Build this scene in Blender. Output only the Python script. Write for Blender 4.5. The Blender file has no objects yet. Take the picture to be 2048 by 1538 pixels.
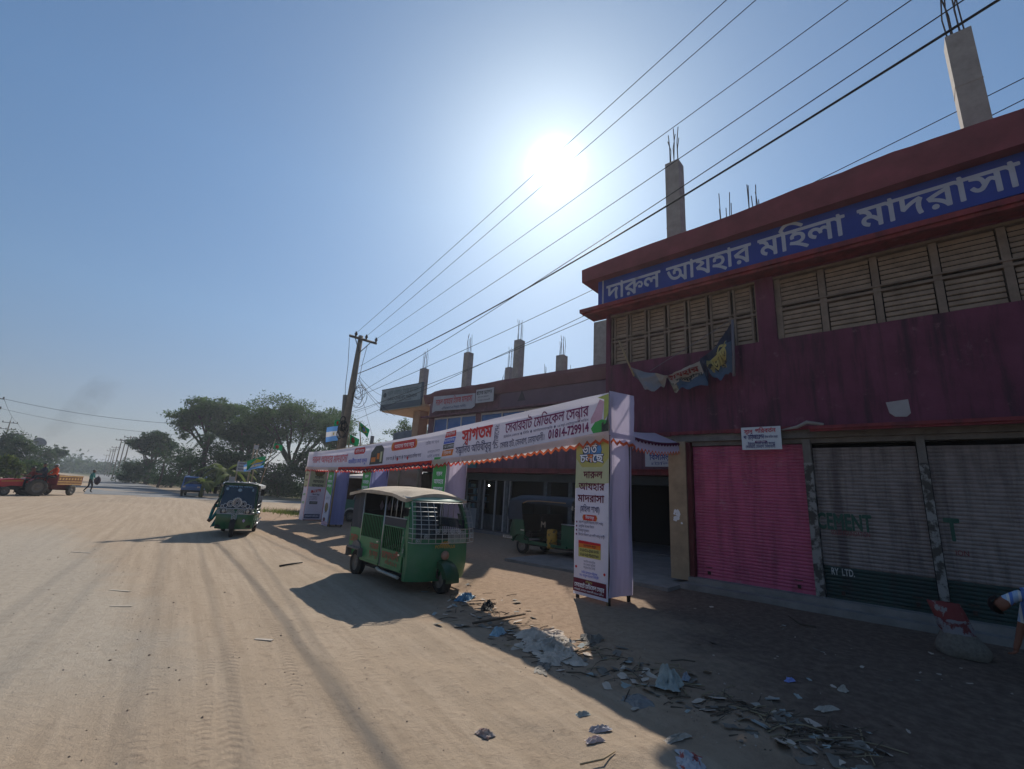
import bpy, bmesh, math, random
import numpy as np
from mathutils import Vector, Matrix, noise
from mathutils import geometry as mgeo
random.seed(7)
S = bpy.context.scene
COL = S.collection
R_ = math.radians

# ------------------------------------------------------------------ camera
IMG_W, IMG_H, FPX, EYE = 2048.0, 1538.0, 905.0, 1.65
ROLL, PITCH = R_(3.324), R_(13.655)
_up = Vector((math.sin(ROLL)*math.cos(PITCH), math.cos(ROLL)*math.cos(PITCH), -math.sin(PITCH)))
_vy = ((-20-1024)*_up.x - FPX*_up.z)/_up.y
_Y = Vector((-20-1024, -_vy, -FPX)).normalized()
_X = _Y.cross(_up)
CAMR = Matrix((_X, _Y, _up))            # camera space -> world
cam = bpy.data.cameras.new('camera')
cam.sensor_width = 36; cam.lens = FPX/IMG_W*36; cam.clip_start = .05; cam.clip_end = 6000
camo = bpy.data.objects.new('camera', cam); COL.objects.link(camo)
camo.matrix_world = Matrix.Translation((0, 0, EYE)) @ CAMR.to_4x4()
S.camera = camo
ORG = Vector((0, 0, EYE))
def ray(px, py): return CAMR @ Vector((px-1024, -(py-769), -FPX))
def PZ(px, py, z=0.): d = ray(px, py); return ORG + d*((z-EYE)/d.z)
def PX(px, py, x): d = ray(px, py); return ORG + d*(x/d.x)
def PY(px, py, y): d = ray(px, py); return ORG + d*(y/d.y)
def PV(px, py, A, D):                     # vertical plane through A with horizontal direction D
    d = ray(px, py); n = Vector((D[1], -D[0], 0)); A = Vector((A[0], A[1], 0))
    return ORG + d*((A.dot(n))/(d.dot(n)))

# ------------------------------------------------------------------ light
SUN = Vector((.6129, .4704, .6347)).normalized()
SUN_EL, SUN_AZ = math.asin(SUN.z), math.atan2(SUN.x, SUN.y)
world = bpy.data.worlds.new('World'); S.world = world; world.use_nodes = True
wn, wl = world.node_tree.nodes, world.node_tree.links
bg = wn['Background']
sky = wn.new('ShaderNodeTexSky'); sky.sky_type = 'NISHITA'; sky.sun_disc = False
sky.sun_elevation = SUN_EL; sky.sun_rotation = SUN_AZ
sky.air_density = 1.0; sky.dust_density = .55; sky.ozone_density = 2.2; sky.altitude = 0
geo = wn.new('ShaderNodeTexCoord')
dot = wn.new('ShaderNodeVectorMath'); dot.operation = 'DOT_PRODUCT'; dot.inputs[1].default_value = SUN
nrm = wn.new('ShaderNodeVectorMath'); nrm.operation = 'NORMALIZE'
wl.new(geo.outputs['Generated'], nrm.inputs[0]); wl.new(nrm.outputs[0], dot.inputs[0])
def wmath(op, a, b=None):
    n = wn.new('ShaderNodeMath'); n.operation = op
    for i, v in enumerate((a, b)):
        if v is None: continue
        if isinstance(v, (int, float)): n.inputs[i].default_value = v
        else: wl.new(v, n.inputs[i])
    return n.outputs[0]
ang = wmath('MULTIPLY', wmath('ARCCOSINE', wmath('MINIMUM', dot.outputs['Value'], .99999)), 57.2958)
def lobe(w, amp, p=1.0):                 # solar aureole of a dusty sky: bright core, long skirt
    return wmath('MULTIPLY', wmath('EXPONENT', wmath('MULTIPLY', wmath('POWER', wmath('DIVIDE', ang, w), p), -1.0)), amp)
aur = wmath('ADD', wmath('ADD', lobe(1.75, 50, 2.0), lobe(3.0, 3.4)), lobe(15, .62))
aurc = wn.new('ShaderNodeMix'); aurc.data_type = 'RGBA'; aurc.blend_type = 'MULTIPLY'; aurc.inputs[0].default_value = 1
wl.new(aur, aurc.inputs[6]); aurc.inputs[7].default_value = (.87, 1.0, 1.14, 1)
addc = wn.new('ShaderNodeMix'); addc.data_type = 'RGBA'; addc.blend_type = 'ADD'; addc.inputs[0].default_value = 1
sepz = wn.new('ShaderNodeSeparateXYZ'); wl.new(nrm.outputs[0], sepz.inputs[0])
rmp = wn.new('ShaderNodeValToRGB'); wl.new(sepz.outputs[2], rmp.inputs[0])      # polluted air dims the clear-sky model near the horizon
el = rmp.color_ramp.elements; el[0].position = 0; el[0].color = (.40, .39, .46, 1); el[1].position = .55; el[1].color = (.80, .98, 1.05, 1)
e2 = el.new(.13); e2.color = (.60, .58, .62, 1); e3 = el.new(.30); e3.color = (.74, .83, .87, 1)
dim = wn.new('ShaderNodeMix'); dim.data_type = 'RGBA'; dim.blend_type = 'MULTIPLY'; dim.inputs[0].default_value = 1
wl.new(sky.outputs[0], dim.inputs[6]); wl.new(rmp.outputs[0], dim.inputs[7])
wl.new(dim.outputs[2], addc.inputs[6]); wl.new(aurc.outputs[2], addc.inputs[7])
wl.new(addc.outputs[2], bg.inputs[0]); bg.inputs[1].default_value = .089
sl = bpy.data.lights.new('sun', 'SUN'); sl.energy = 3.95; sl.angle = R_(.55); sl.color = (1, .93, .82)
so = bpy.data.objects.new('sun', sl); COL.objects.link(so)
so.rotation_euler = SUN.to_track_quat('Z', 'Y').to_euler()
S.view_settings.view_transform = 'Standard'; S.view_settings.look = 'None'
S.view_settings.exposure = 0.2; S.view_settings.gamma = 1.0
HAZE_D = .0010
S.cycles.max_bounces = 8; S.cycles.volume_bounces = 0; S.cycles.volume_step_rate = 4
S.cycles.volume_max_steps = 64; S.cycles.transparent_max_bounces = 16

# ------------------------------------------------------------------ object helpers
def tag(o, label=None, cat=None, group=None, kind=None):
    if label: o['label'] = label
    if cat: o['category'] = cat
    if group: o['group'] = group
    if kind: o['kind'] = kind
    return o
def thing(name, label, cat, loc=(0, 0, 0), rz=0, group=None):
    o = bpy.data.objects.new(name, None); COL.objects.link(o); o.empty_display_size = .1
    o.location = loc; o.rotation_euler = (0, 0, rz)
    return tag(o, label, cat, group)
def copy_tree(o, parent=None):
    c = o.copy(); COL.objects.link(c); c.parent = parent
    for ch in o.children: copy_tree(ch, c)
    return c

# ------------------------------------------------------------------ materials
def mat(name, col, rough=.8, var=.0, scale=6., bump=0., bscale=40., col2=None, spec=.3, metal=0., coords='Object', thresh=None, stretch=None):
    m = bpy.data.materials.new(name); m.use_nodes = True
    n, l = m.node_tree.nodes, m.node_tree.links
    b = n['Principled BSDF']; b.inputs['Roughness'].default_value = rough
    b.inputs['Specular IOR Level'].default_value = spec; b.inputs['Metallic'].default_value = metal
    c1 = (*col, 1)
    b.inputs['Base Color'].default_value = c1
    tc = n.new('ShaderNodeTexCoord'); vec = tc.outputs[coords]
    if stretch:
        mp = n.new('ShaderNodeMapping'); mp.inputs['Scale'].default_value = stretch; l.new(vec, mp.inputs[0]); vec = mp.outputs[0]
    if var or col2:
        t = n.new('ShaderNodeTexNoise'); t.inputs['Scale'].default_value = scale; t.inputs['Detail'].default_value = 6
        t.inputs['Roughness'].default_value = .62
        l.new(vec, t.inputs['Vector'])
        rp = n.new('ShaderNodeValToRGB'); l.new(t.outputs[0], rp.inputs[0])
        if col2:
            lo, hi = thresh or (.4, .62)
            rp.color_ramp.elements[0].position = lo; rp.color_ramp.elements[1].position = hi
            rp.color_ramp.elements[0].color = c1; rp.color_ramp.elements[1].color = (*col2, 1)
            e = rp.outputs[0]
        else:
            rp.color_ramp.elements[0].position = .25; rp.color_ramp.elements[1].position = .75
            rp.color_ramp.elements[0].color = tuple(max(0, x*(1-var)) for x in col)+(1,)
            rp.color_ramp.elements[1].color = tuple(min(1, x*(1+var)) for x in col)+(1,)
            e = rp.outputs[0]
        l.new(e, b.inputs['Base Color'])
    if bump:
        t2 = n.new('ShaderNodeTexNoise'); t2.inputs['Scale'].default_value = bscale; t2.inputs['Detail'].default_value = 4
        l.new(vec, t2.inputs['Vector'])
        bp = n.new('ShaderNodeBump'); bp.inputs['Strength'].default_value = bump; bp.inputs['Distance'].default_value = .02
        l.new(t2.outputs[0], bp.inputs['Height']); l.new(bp.outputs[0], b.inputs['Normal'])
    return m
def glassy(name, col, rough=.08, alpha=1.):
    m = mat(name, col, rough, spec=.7)
    m.node_tree.nodes['Principled BSDF'].inputs['Alpha'].default_value = alpha
    return m
def cloth(name, col, trans=.35, var=.06):
    m = mat(name, col, .85, var, 3., .15, 30.)
    n, l = m.node_tree.nodes, m.node_tree.links
    b = n['Principled BSDF']; tr = n.new('ShaderNodeBsdfTranslucent'); mx = n.new('ShaderNodeMixShader')
    tr.inputs[0].default_value = (*col, 1); mx.inputs[0].default_value = trans
    l.new(b.outputs[0], mx.inputs[1]); l.new(tr.outputs[0], mx.inputs[2]); l.new(mx.outputs[0], n['Material Output'].inputs[0])
    return m
def leafmat(name, col, col2):
    m = bpy.data.materials.new(name); m.use_nodes = True
    n, l = m.node_tree.nodes, m.node_tree.links
    b = n['Principled BSDF']; b.inputs['Roughness'].default_value = .7; b.inputs['Specular IOR Level'].default_value = .15
    oi = n.new('ShaderNodeNewGeometry'); rp = n.new('ShaderNodeValToRGB')
    rp.color_ramp.elements[0].color = (*col, 1); rp.color_ramp.elements[1].color = (*col2, 1)
    l.new(oi.outputs['Random Per Island'], rp.inputs[0]); l.new(rp.outputs[0], b.inputs['Base Color'])
    tr = n.new('ShaderNodeBsdfTranslucent'); mx = n.new('ShaderNodeMixShader'); mx.inputs[0].default_value = .42
    l.new(rp.outputs[0], tr.inputs[0]); l.new(b.outputs[0], mx.inputs[1]); l.new(tr.outputs[0], mx.inputs[2])
    l.new(mx.outputs[0], n['Material Output'].inputs[0])
    return m

# ------------------------------------------------------------------ mesh collector
class MB:
    def __init__(s): s.v = []; s.f = []; s.m = []; s.cur = 0; s.sm = []; s.smooth = False
    def vert(s, p): s.v.append(tuple(p)); return len(s.v)-1
    def face(s, idx): s.f.append(tuple(idx)); s.m.append(s.cur); s.sm.append(s.smooth)
    def poly(s, pts): s.face([s.vert(p) for p in pts])
    def raw(s, vs, fs):
        o = len(s.v); s.v += [tuple(p) for p in vs]
        for f in fs: s.face([i+o for i in f])
    def box(s, c, d, rot=None, taper=None):
        c = Vector(c); hx, hy, hz = d[0]/2, d[1]/2, d[2]/2
        t = taper or 1.
        pts = [Vector((x*hx*(t if z > 0 else 1), y*hy*(t if z > 0 else 1), z*hz)) for z in (-1, 1) for y in (-1, 1) for x in (-1, 1)]
        if rot is not None: pts = [rot @ p for p in pts]
        s.raw([c+p for p in pts], [(0, 2, 3, 1), (4, 5, 7, 6), (0, 1, 5, 4), (2, 6, 7, 3), (0, 4, 6, 2), (1, 3, 7, 5)])
    def b2(s, a, b): a, b = Vector(a), Vector(b); d = b-a; s.box((a+b)/2, (abs(d.x), abs(d.y), abs(d.z)))
    def bev(s, c, d, r=.02, rot=None):    # box with bevelled vertical and horizontal edges
        bm = bmesh.new(); bmesh.ops.create_cube(bm, size=1)
        for v in bm.verts: v.co = Vector((v.co.x*d[0], v.co.y*d[1], v.co.z*d[2]))
        bmesh.ops.bevel(bm, geom=bm.edges[:], offset=r, segments=2, affect='EDGES')
        c = Vector(c); s.addbm(bm, lambda p: c+(rot @ p if rot is not None else p)); bm.free()
    def addbm(s, bm, fn=lambda p: p):
        bm.verts.index_update()
        s.raw([fn(v.co) for v in bm.verts], [[v.index for v in f.verts] for f in bm.faces])
    def tube(s, pts, r, n=6, cap=True):
        pts = [Vector(p) for p in pts]
        rr = r if isinstance(r, (list, tuple)) else [r]*len(pts)
        rings = []
        d0 = (pts[1]-pts[0]).normalized()
        a = Vector((0, 0, 1)) if abs(d0.z) < .9 else Vector((1, 0, 0))
        u = d0.cross(a).normalized()
        for i, p in enumerate(pts):
            d = (pts[min(i+1, len(pts)-1)]-pts[max(i-1, 0)])
            d = d.normalized() if d.length > 1e-9 else d0
            u = (u-d*u.dot(d));  u = u.normalized() if u.length > 1e-6 else d.orthogonal().normalized()
            w = d.cross(u)
            rings.append([s.vert(p+(u*math.cos(2*math.pi*k/n)+w*math.sin(2*math.pi*k/n))*rr[i]) for k in range(n)])
        old = s.smooth; s.smooth = n > 4
        for i in range(len(rings)-1):
            for k in range(n): s.face((rings[i][k], rings[i][(k+1) % n], rings[i+1][(k+1) % n], rings[i+1][k]))
        s.smooth = False
        if cap: s.face(rings[0][::-1]); s.face(rings[-1])
        s.smooth = old
    def lathe(s, prof, c, axis='Z', n=20, rot=None):   # prof: (r, h)
        rings = []; c = Vector(c)
        def P(r, h, a):
            x, y = r*math.cos(a), r*math.sin(a)
            p = Vector((x, y, h)) if axis == 'Z' else (Vector((x, h, y)) if axis == 'Y' else Vector((h, x, y)))
            return c+(rot @ p if rot is not None else p)
        for r, h in prof: rings.append([s.vert(P(r, h, 2*math.pi*k/n)) for k in range(n)])
        old = s.smooth; s.smooth = True
        for i in range(len(rings)-1):
            for k in range(n): s.face((rings[i][k], rings[i][(k+1) % n], rings[i+1][(k+1) % n], rings[i+1][k]))
        s.smooth = old
    def ell(s, c, d, n=12, m=8, nz=0., seed=0):
        c = Vector(c); rings = []
        for j in range(m+1):
            t = math.pi*j/m; ring = []
            for k in range(n):
                a = 2*math.pi*k/n
                p = Vector((math.sin(t)*math.cos(a), math.sin(t)*math.sin(a), math.cos(t)))
                q = 1+(nz*noise.noise(p*2.2+Vector((seed, seed*.7, 0))) if nz else 0)
                ring.append(s.vert(c+Vector((p.x*d[0], p.y*d[1], p.z*d[2]))*q))
            rings.append(ring)
        old = s.smooth; s.smooth = True
        for j in range(m):
            for k in range(n): s.face((rings[j][k], rings[j][(k+1) % n], rings[j+1][(k+1) % n], rings[j+1][k]))
        s.smooth = old
    def sheet(s, fn, nu, nv, u0=0, u1=1, v0=0, v1=1):
        g = [[s.vert(fn(u0+(u1-u0)*i/nu, v0+(v1-v0)*j/nv)) for i in range(nu+1)] for j in range(nv+1)]
        for j in range(nv):
            for i in range(nu): s.face((g[j][i], g[j][i+1], g[j+1][i+1], g[j+1][i]))
    def prism(s, pts2, fn, t0, t1):        # outline in 2D, fn(u, v, t)->3D, extruded t0..t1 with closed sides
        n = len(pts2)
        a = [s.vert(fn(u, v, t0)) for u, v in pts2]; b = [s.vert(fn(u, v, t1)) for u, v in pts2]
        s.face(a[::-1]); s.face(b)
        for i in range(n): s.face((a[i], a[(i+1) % n], b[(i+1) % n], b[i]))
    def text(s, string, fn, x0, x1, y, h, bold=0., lift=.006, fit=True):
        tris, w, hh = layout(string, bold)
        sy = h/.63; sx = (x1-x0)/w if fit else sy
        if not fit: x0 = x0+((x1-x0)-w*sx)/2
        for k, (vs, fs, ox, oy, sc) in enumerate(tris):
            lf = lift+(k % 2)*.0007
            s.raw([fn(x0+(ox+p[0]*sc)*sx, y+(oy+p[1]*sc)*sy, lf) for p in vs], fs)
    def build(s, name, mats, parent=None, loc=None, rz=None, smooth=False):
        me = bpy.data.meshes.new(name); me.from_pydata(s.v, [], s.f)
        for m in (mats if isinstance(mats, (list, tuple)) else [mats]): me.materials.append(m)
        me.polygons.foreach_set('material_index', s.m)
        me.polygons.foreach_set('use_smooth', [True]*len(s.f) if smooth else s.sm)
        me.update()
        o = bpy.data.objects.new(name, me); COL.objects.link(o)
        if parent: o.parent = parent
        if loc is not None: o.location = loc
        if rz is not None: o.rotation_euler = (0, 0, rz)
        return o

# ------------------------------------------------------------------ lettering: glyph outlines of Blender's built-in font, filled by winding number
_gc = {}
def _contours(ch):
    c = bpy.data.curves.new('lettering', 'FONT'); c.body = ch; c.size = 1; c.resolution_u = 3
    o = bpy.data.objects.new('lettering', c); COL.objects.link(o)
    bpy.context.view_layer.update()
    cu = o.to_curve(bpy.context.evaluated_depsgraph_get(), apply_modifiers=False)
    out = []
    for sp in cu.splines:
        bp = sp.bezier_points; pts = []
        n = len(bp)
        for i in range(n):
            a, b = bp[i], bp[(i+1) % n]
            p0, p1, p2, p3 = a.co, a.handle_right, b.handle_left, b.co
            d = (p3-p0)
            flat = d.length < 1e-6 or (abs((p1-p0).cross(d).length)+abs((p2-p0).cross(d).length)) < 1e-4
            seg = [p0] if flat else mgeo.interpolate_bezier(p0, p1, p2, p3, 5)[:-1]
            pts += [(q[0], q[1]) for q in seg]
        cl = []
        for q in pts:
            if not cl or abs(q[0]-cl[-1][0])+abs(q[1]-cl[-1][1]) > 1e-4: cl.append(q)
        if len(cl) > 2 and abs(cl[0][0]-cl[-1][0])+abs(cl[0][1]-cl[-1][1]) < 1e-4: cl.pop()
        if len(cl) > 2: out.append(cl)
    o.to_curve_clear(); bpy.data.objects.remove(o); bpy.data.curves.remove(c)
    return out
def _area(c): return sum(c[i-1][0]*c[i][1]-c[i][0]*c[i-1][1] for i in range(len(c)))/2
def _fill(cons):
    vs, es = [], []
    for c in cons:
        o = len(vs); vs += [Vector(p) for p in c]; es += [(o+i, o+(i+1) % len(c)) for i in range(len(c))]
    if not vs: return [], []
    r = mgeo.delaunay_2d_cdt(vs, es, [], 0, 1e-6)
    V = np.array([(v.x, v.y) for v in r[0]]); F = [tuple(f) for f in r[2]]
    C = np.array([V[list(f)].mean(0) for f in F]); w = np.zeros(len(F), int)
    E0 = np.array([p for c in cons for p in c[-1:]+c[:-1]]); E1 = np.array([p for c in cons for p in c])
    y0, y1 = E0[None, :, 1], E1[None, :, 1]; cy = C[:, 1:2]
    cr = (y0 <= cy) != (y1 <= cy); dy = np.where(y1 == y0, 1, y1-y0)
    hit = cr & (E0[None, :, 0]+(cy-y0)/dy*(E1[None, :, 0]-E0[None, :, 0]) > C[:, 0:1])
    w = np.where(hit, np.where(y1 > y0, 1, -1), 0).sum(1)
    fs = [f for f, q in zip(F, w) if q]
    return [(v.x, v.y) for v in r[0]], fs
def glyph(ch, bold=0.):
    k = (ch, bold)
    if k in _gc: return _gc[k]
    if (ch, 'c') not in _gc:
        cons = _contours(ch)
        two = _contours(ch+ch)
        adv = (two[len(cons)][0][0]-cons[0][0][0]) if cons and len(two) > len(cons) else .28
        _gc[(ch, 'c')] = (cons, adv)
    cons, adv = _gc[(ch, 'c')]
    if bold:
        cons = [[(x+dx*bold, y+dy*bold) for x, y in c] for c in cons for dx, dy in ((0, 0), (1, 0), (-1, 0), (0, 1), (0, -1), (.7, .7), (-.7, -.7), (.7, -.7), (-.7, .7))]
    vs, fs = _fill(cons)
    _gc[k] = (vs, fs, adv); return _gc[k]
def _stroke(pts, w):
    vs, fs = [], []
    for i, (x, y) in enumerate(pts):
        a = pts[max(i-1, 0)]; b = pts[min(i+1, len(pts)-1)]
        dx, dy = b[0]-a[0], b[1]-a[1]; L = math.hypot(dx, dy) or 1
        vs += [(x-dy/L*w, y+dx/L*w), (x+dy/L*w, y-dx/L*w)]
        if i: k = 2*i; fs.append((k-2, k-1, k+1, k))
    return vs, fs
def layout(string, bold=0.):
    """visual-order Bengali: _X sets X small below the letter before it, ^ a stroke above it (reph), ~ the curl of ru, | the tail of ra-phala"""
    out = []; x = 0.; i = 0; prev = (0., .5)
    while i < len(string):
        ch = string[i]
        if ch == '_':
            i += 1; vs, fs, adv = glyph(string[i], bold*.6)
            out.append((vs, fs, prev[0]+prev[1]-adv*.6-.02, -.27, .6))
        elif ch == '^':
            vs, fs = _stroke([(0, 0), (.09, .16), (.2, .2)], .028+bold*.7); out.append((vs, fs, prev[0]+prev[1]-.2, .62, 1))
        elif ch == '~':
            top = max(p[1] for p in glyph('ত', bold)[0]); th = .034+bold
            vs, fs = _stroke([(-.09, .25), (-.02, .36), (.08, .41), (.18, .38), (.22, .28), (.17, .20), (.09, .21), (.07, .28)], .034+bold*.7); out.append((vs, fs, x, 0, 1))
            out.append(([(-.06, top-2*th), (.30, top-2*th), (.30, top), (-.06, top)], [(0, 1, 2, 3)], x, 0, 1)); x += .27
        elif ch == '|':
            vs, fs = _stroke([(-.02, -.02), (.12, -.16), (.3, -.12), (.36, -.02)], .03+bold*.7); out.append((vs, fs, prev[0]+.05, -.02, 1))
        elif ch == '%':
            vs, fs = _stroke([(-.04, .3), (.05, .12), (.14, .2), (.21, .34), (.215, .62), (.215, 0)], .03+bold*.7); out.append((vs, fs, x, 0, 1)); x += .27
        elif ch == ' ': x += .26
        else:
            vs, fs, adv = glyph(ch, bold)
            if vs: out.append((vs, fs, x, 0, 1))
            prev = (x, adv); x += adv
        i += 1
    return out, max(x, .01), .63
# ================================================================== setting
T0 = Vector((7.0, 3.96, 0)); TD = Vector((2.9, 17.64, 0)).normalized(); TN = Vector((-TD.y, TD.x, 0))   # line of the cloth gate along the road
def smooth(a, b, x): t = min(1, max(0, (x-a)/(b-a))); return t*t*(3-2*t)
def gh(x, y):
    r = math.hypot(x, y)
    if r > 90: return 0.
    h = .018*noise.noise(Vector((x*.35, y*.35, 3)))+.010*noise.noise(Vector((x*1.3, y*1.3, 9)))
    # churned strip between the packed road and the shops
    q = (Vector((x, y, 0))-T0).dot(TN); sy = (Vector((x, y, 0))-T0).dot(TD)
    st = smooth(.9, 1.5, q)*(1-smooth(3.6, 4.3, q))*smooth(-6, -3, sy)*(1-smooth(12, 17, sy))
    h += st*(.035*abs(noise.noise(Vector((x*2.1, y*2.1, 1))))+.02*noise.noise(Vector((x*5, y*5, 2))))
    # wheel ruts on the packed dirt
    a = x*.97-y*.24
    h += .008*math.sin(a*5.2+1.2*noise.noise(Vector((x*.2, y*.2, 5))))*smooth(2, 3, r)*(1-smooth(14, 20, r))
    # low heaps of soil out on the junction
    for hx, hy, hr, hz in ((5.6, 33.5, 1.6, .22), (7.6, 34.2, 1.8, .2), (6.8, 38.5, 1.4, .2), (4.0, 30.0, 1.6, .14), (8.6, 37.5, 1.6, .16), (9.3, 25.2, 1.2, .1), (8.2, 21.5, 1.0, .08)):
        d2 = ((x-hx)**2+(y-hy)**2)/(hr*hr)
        if d2 < 6: h += hz*math.exp(-d2*1.4)*(1+.7*noise.noise(Vector((x*2.3, y*2.3, 7))))
    return h*(1-smooth(60, 90, r))

gm = bpy.data.materials.new('dusty_ground'); gm.use_nodes = True
n, l = gm.node_tree.nodes, gm.node_tree.links
b = n['Principled BSDF']; b.inputs['Roughness'].default_value = .95; b.inputs['Specular IOR Level'].default_value = .12
gp = n.new('ShaderNodeNewGeometry')
def NM(op, a, c=None, d=None):
    k = n.new('ShaderNodeMath'); k.operation = op
    for i, v in enumerate((a, c, d)):
        if v is None: continue
        if isinstance(v, (int, float)): k.inputs[i].default_value = v
        else: l.new(v, k.inputs[i])
    return k.outputs[0]
def NZ(scale, detail=5, rough=.6, vec=None):
    t = n.new('ShaderNodeTexNoise'); t.inputs['Scale'].default_value = scale; t.inputs['Detail'].default_value = detail; t.inputs['Roughness'].default_value = rough
    l.new(vec if vec is not None else gp.outputs['Position'], t.inputs['Vector']); return t.outputs[0]
def MR(v, a, c, lo=0., hi=1.):
    k = n.new('ShaderNodeMapRange'); k.interpolation_type = 'SMOOTHSTEP'; l.new(v, k.inputs[0])
    for i, q in enumerate((a, c, lo, hi)): k.inputs[i+1].default_value = q
    return k.outputs[0]
def MIX(f, a, c):
    k = n.new('ShaderNodeMix'); k.data_type = 'RGBA'
    if isinstance(f, float): k.inputs[0].default_value = f
    else: l.new(f, k.inputs[0])
    for i, v in ((6, a), (7, c)):
        if isinstance(v, tuple): k.inputs[i].default_value = (*v, 1)
        else: l.new(v, k.inputs[i])
    return k.outputs[2]
sp = n.new('ShaderNodeSeparateXYZ'); l.new(gp.outputs['Position'], sp.inputs[0])
gx, gy = sp.outputs[0], sp.outputs[1]
big = NZ(.22, 4); mid = NZ(1.1, 6); fine = NZ(9., 8, .7); grit = NZ(55., 6, .75)
# packed tan dirt, streaked along the way the wheels run
mp = n.new('ShaderNodeMapping'); mp.inputs['Rotation'].default_value = (0, 0, R_(-14)); mp.inputs['Scale'].default_value = (5.5, .22, 1)
mp.vector_type = 'TEXTURE' if False else 'POINT'
rt = n.new('ShaderNodeVectorRotate'); rt.rotation_type = 'Z_AXIS'; rt.inputs['Angle'].default_value = R_(13); l.new(gp.outputs['Position'], rt.inputs['Vector'])
mp2 = n.new('ShaderNodeMapping'); mp2.inputs['Scale'].default_value = (6.0, .25, 1); l.new(rt.outputs[0], mp2.inputs[0])
streak = NZ(1.0, 6, .6, mp2.outputs[0])
dirt = MIX(MR(streak, .36, .64), (.335, .258, .186), (.415, .325, .24))
dirt = MIX(MR(mid, .42, .68), dirt, (.375, .29, .21))
dirt = MIX(MR(fine, .5, .78), dirt, (.245, .185, .135))
# grey dusty gravel of the old carriageway on the left
q = NM('ADD', NM('ADD', NM('MULTIPLY', gx, -1.0), NM('MULTIPLY', gy, .018)), NM('MULTIPLY', NM('SUBTRACT', mid, .5), 1.3))
gmask = NM('MULTIPLY', NM('MULTIPLY', MR(q, -2.0, -1.1), MR(gy, 3.6, 6.0)), NM('SUBTRACT', 1.0, MR(gy, 15, 22)))
grey = MIX(MR(fine, .3, .7), (.32, .28, .23), (.41, .365, .305))
base = MIX(NM('MULTIPLY', gmask, .75), dirt, grey)
# darker soil by the shops, right
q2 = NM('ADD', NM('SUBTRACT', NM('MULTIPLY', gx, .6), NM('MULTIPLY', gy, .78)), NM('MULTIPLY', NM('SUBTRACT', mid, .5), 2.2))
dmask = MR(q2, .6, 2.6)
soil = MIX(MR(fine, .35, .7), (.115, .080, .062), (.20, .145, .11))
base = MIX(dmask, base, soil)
# reddish loose soil on the shoulder strip
q3 = NM('ADD', NM('SUBTRACT', gx, NM('MULTIPLY', gy, .165)), NM('MULTIPLY', NM('SUBTRACT', mid, .5), 1.2))
smask = NM('MULTIPLY', MR(q3, 3.0, 4.2), NM('SUBTRACT', 1.0, MR(gy, 26, 34)))
base = MIX(NM('MULTIPLY', smask, NM('SUBTRACT', .8, NM('MULTIPLY', dmask, .8))), base, MIX(MR(fine, .35, .68), (.27, .175, .112), (.40, .275, .185)))
# fields and verge far off
far = NM('MULTIPLY', MR(gx, 14, 24), MR(gy, 30, 40))
far2 = NM('MULTIPLY', MR(NM('MULTIPLY', gx, -1.0), 8, 16), MR(gy, 40, 60))
base = MIX(NM('MAXIMUM', far, far2), base, MIX(MR(mid, .4, .6), (.05, .065, .03), (.10, .10, .05)))
base = MIX(NM('MULTIPLY', MR(grit, .58, .72), .35), base, (.16, .13, .11))
def line(pa, pb):
    a, c = PZ(*pa), PZ(*pb); d = (c-a).normalized(); nx, ny = -d.y, d.x; k0 = nx*a.x+ny*a.y
    return NM('SUBTRACT', NM('ADD', NM('MULTIPLY', gx, nx), NM('MULTIPLY', gy, ny)), k0), NM('ADD', NM('MULTIPLY', gx, d.x), NM('MULTIPLY', gy, d.y))
tread = None
for pa, pb, wd, fr in (((452, 1538), (452, 1190), .075, 70), ((395, 1538), (420, 1230), .05, 90), ((905, 1538), (560, 1130), .07, 75), ((640, 1538), (500, 1120), .06, 80), ((250, 1538), (360, 1130), .07, 66)):
    t_, s_ = line(pa, pb); t_ = NM('ADD', t_, NM('MULTIPLY', NM('SUBTRACT', big, .5), .35))
    band = NM('MULTIPLY', NM('SUBTRACT', 1.0, MR(NM('ABSOLUTE', t_), wd*.75, wd*1.15)), NM('MULTIPLY', MR(mid, .40, .58), MR(big, .42, .55)))
    rip = NM('ADD', .45, NM('MULTIPLY', NM('SINE', NM('ADD', NM('MULTIPLY', s_, fr), NM('MULTIPLY', NM('ABSOLUTE', t_), 40))), .55))
    k_ = NM('MULTIPLY', band, rip); tread = k_ if tread is None else NM('MAXIMUM', tread, k_)
base = MIX(NM('MULTIPLY', tread, .22), base, (.20, .155, .12))
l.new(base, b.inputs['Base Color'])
bp = n.new('ShaderNodeBump'); bp.inputs['Strength'].default_value = .8; bp.inputs['Distance'].default_value = .03
hgt = NM('ADD', NM('MULTIPLY', fine, .8), NM('ADD', NM('MULTIPLY', grit, .35), NM('SUBTRACT', NM('MULTIPLY', streak, .45), NM('MULTIPLY', tread, .18))))
l.new(hgt, bp.inputs['Height']); l.new(bp.outputs[0], b.inputs['Normal'])

g = MB(); g.smooth = True
rings = []; rad = []
r = .6
while r < 95: rad.append(r); r *= 1.028
while r < 2600: rad.append(r); r *= 1.35
NA = 320
c0 = g.vert((0, 0, 0))
for r in rad: rings.append([g.vert((r*math.sin(2*math.pi*k/NA), r*math.cos(2*math.pi*k/NA), gh(r*math.sin(2*math.pi*k/NA), r*math.cos(2*math.pi*k/NA)))) for k in range(NA)])
for k in range(NA): g.face((c0, rings[0][(k+1) % NA], rings[0][k]))
for i in range(len(rings)-1):
    for k in range(NA): g.face((rings[i][k], rings[i][(k+1) % NA], rings[i+1][(k+1) % NA], rings[i+1][k]))
tag(g.build('ground', gm), kind='structure')

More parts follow.
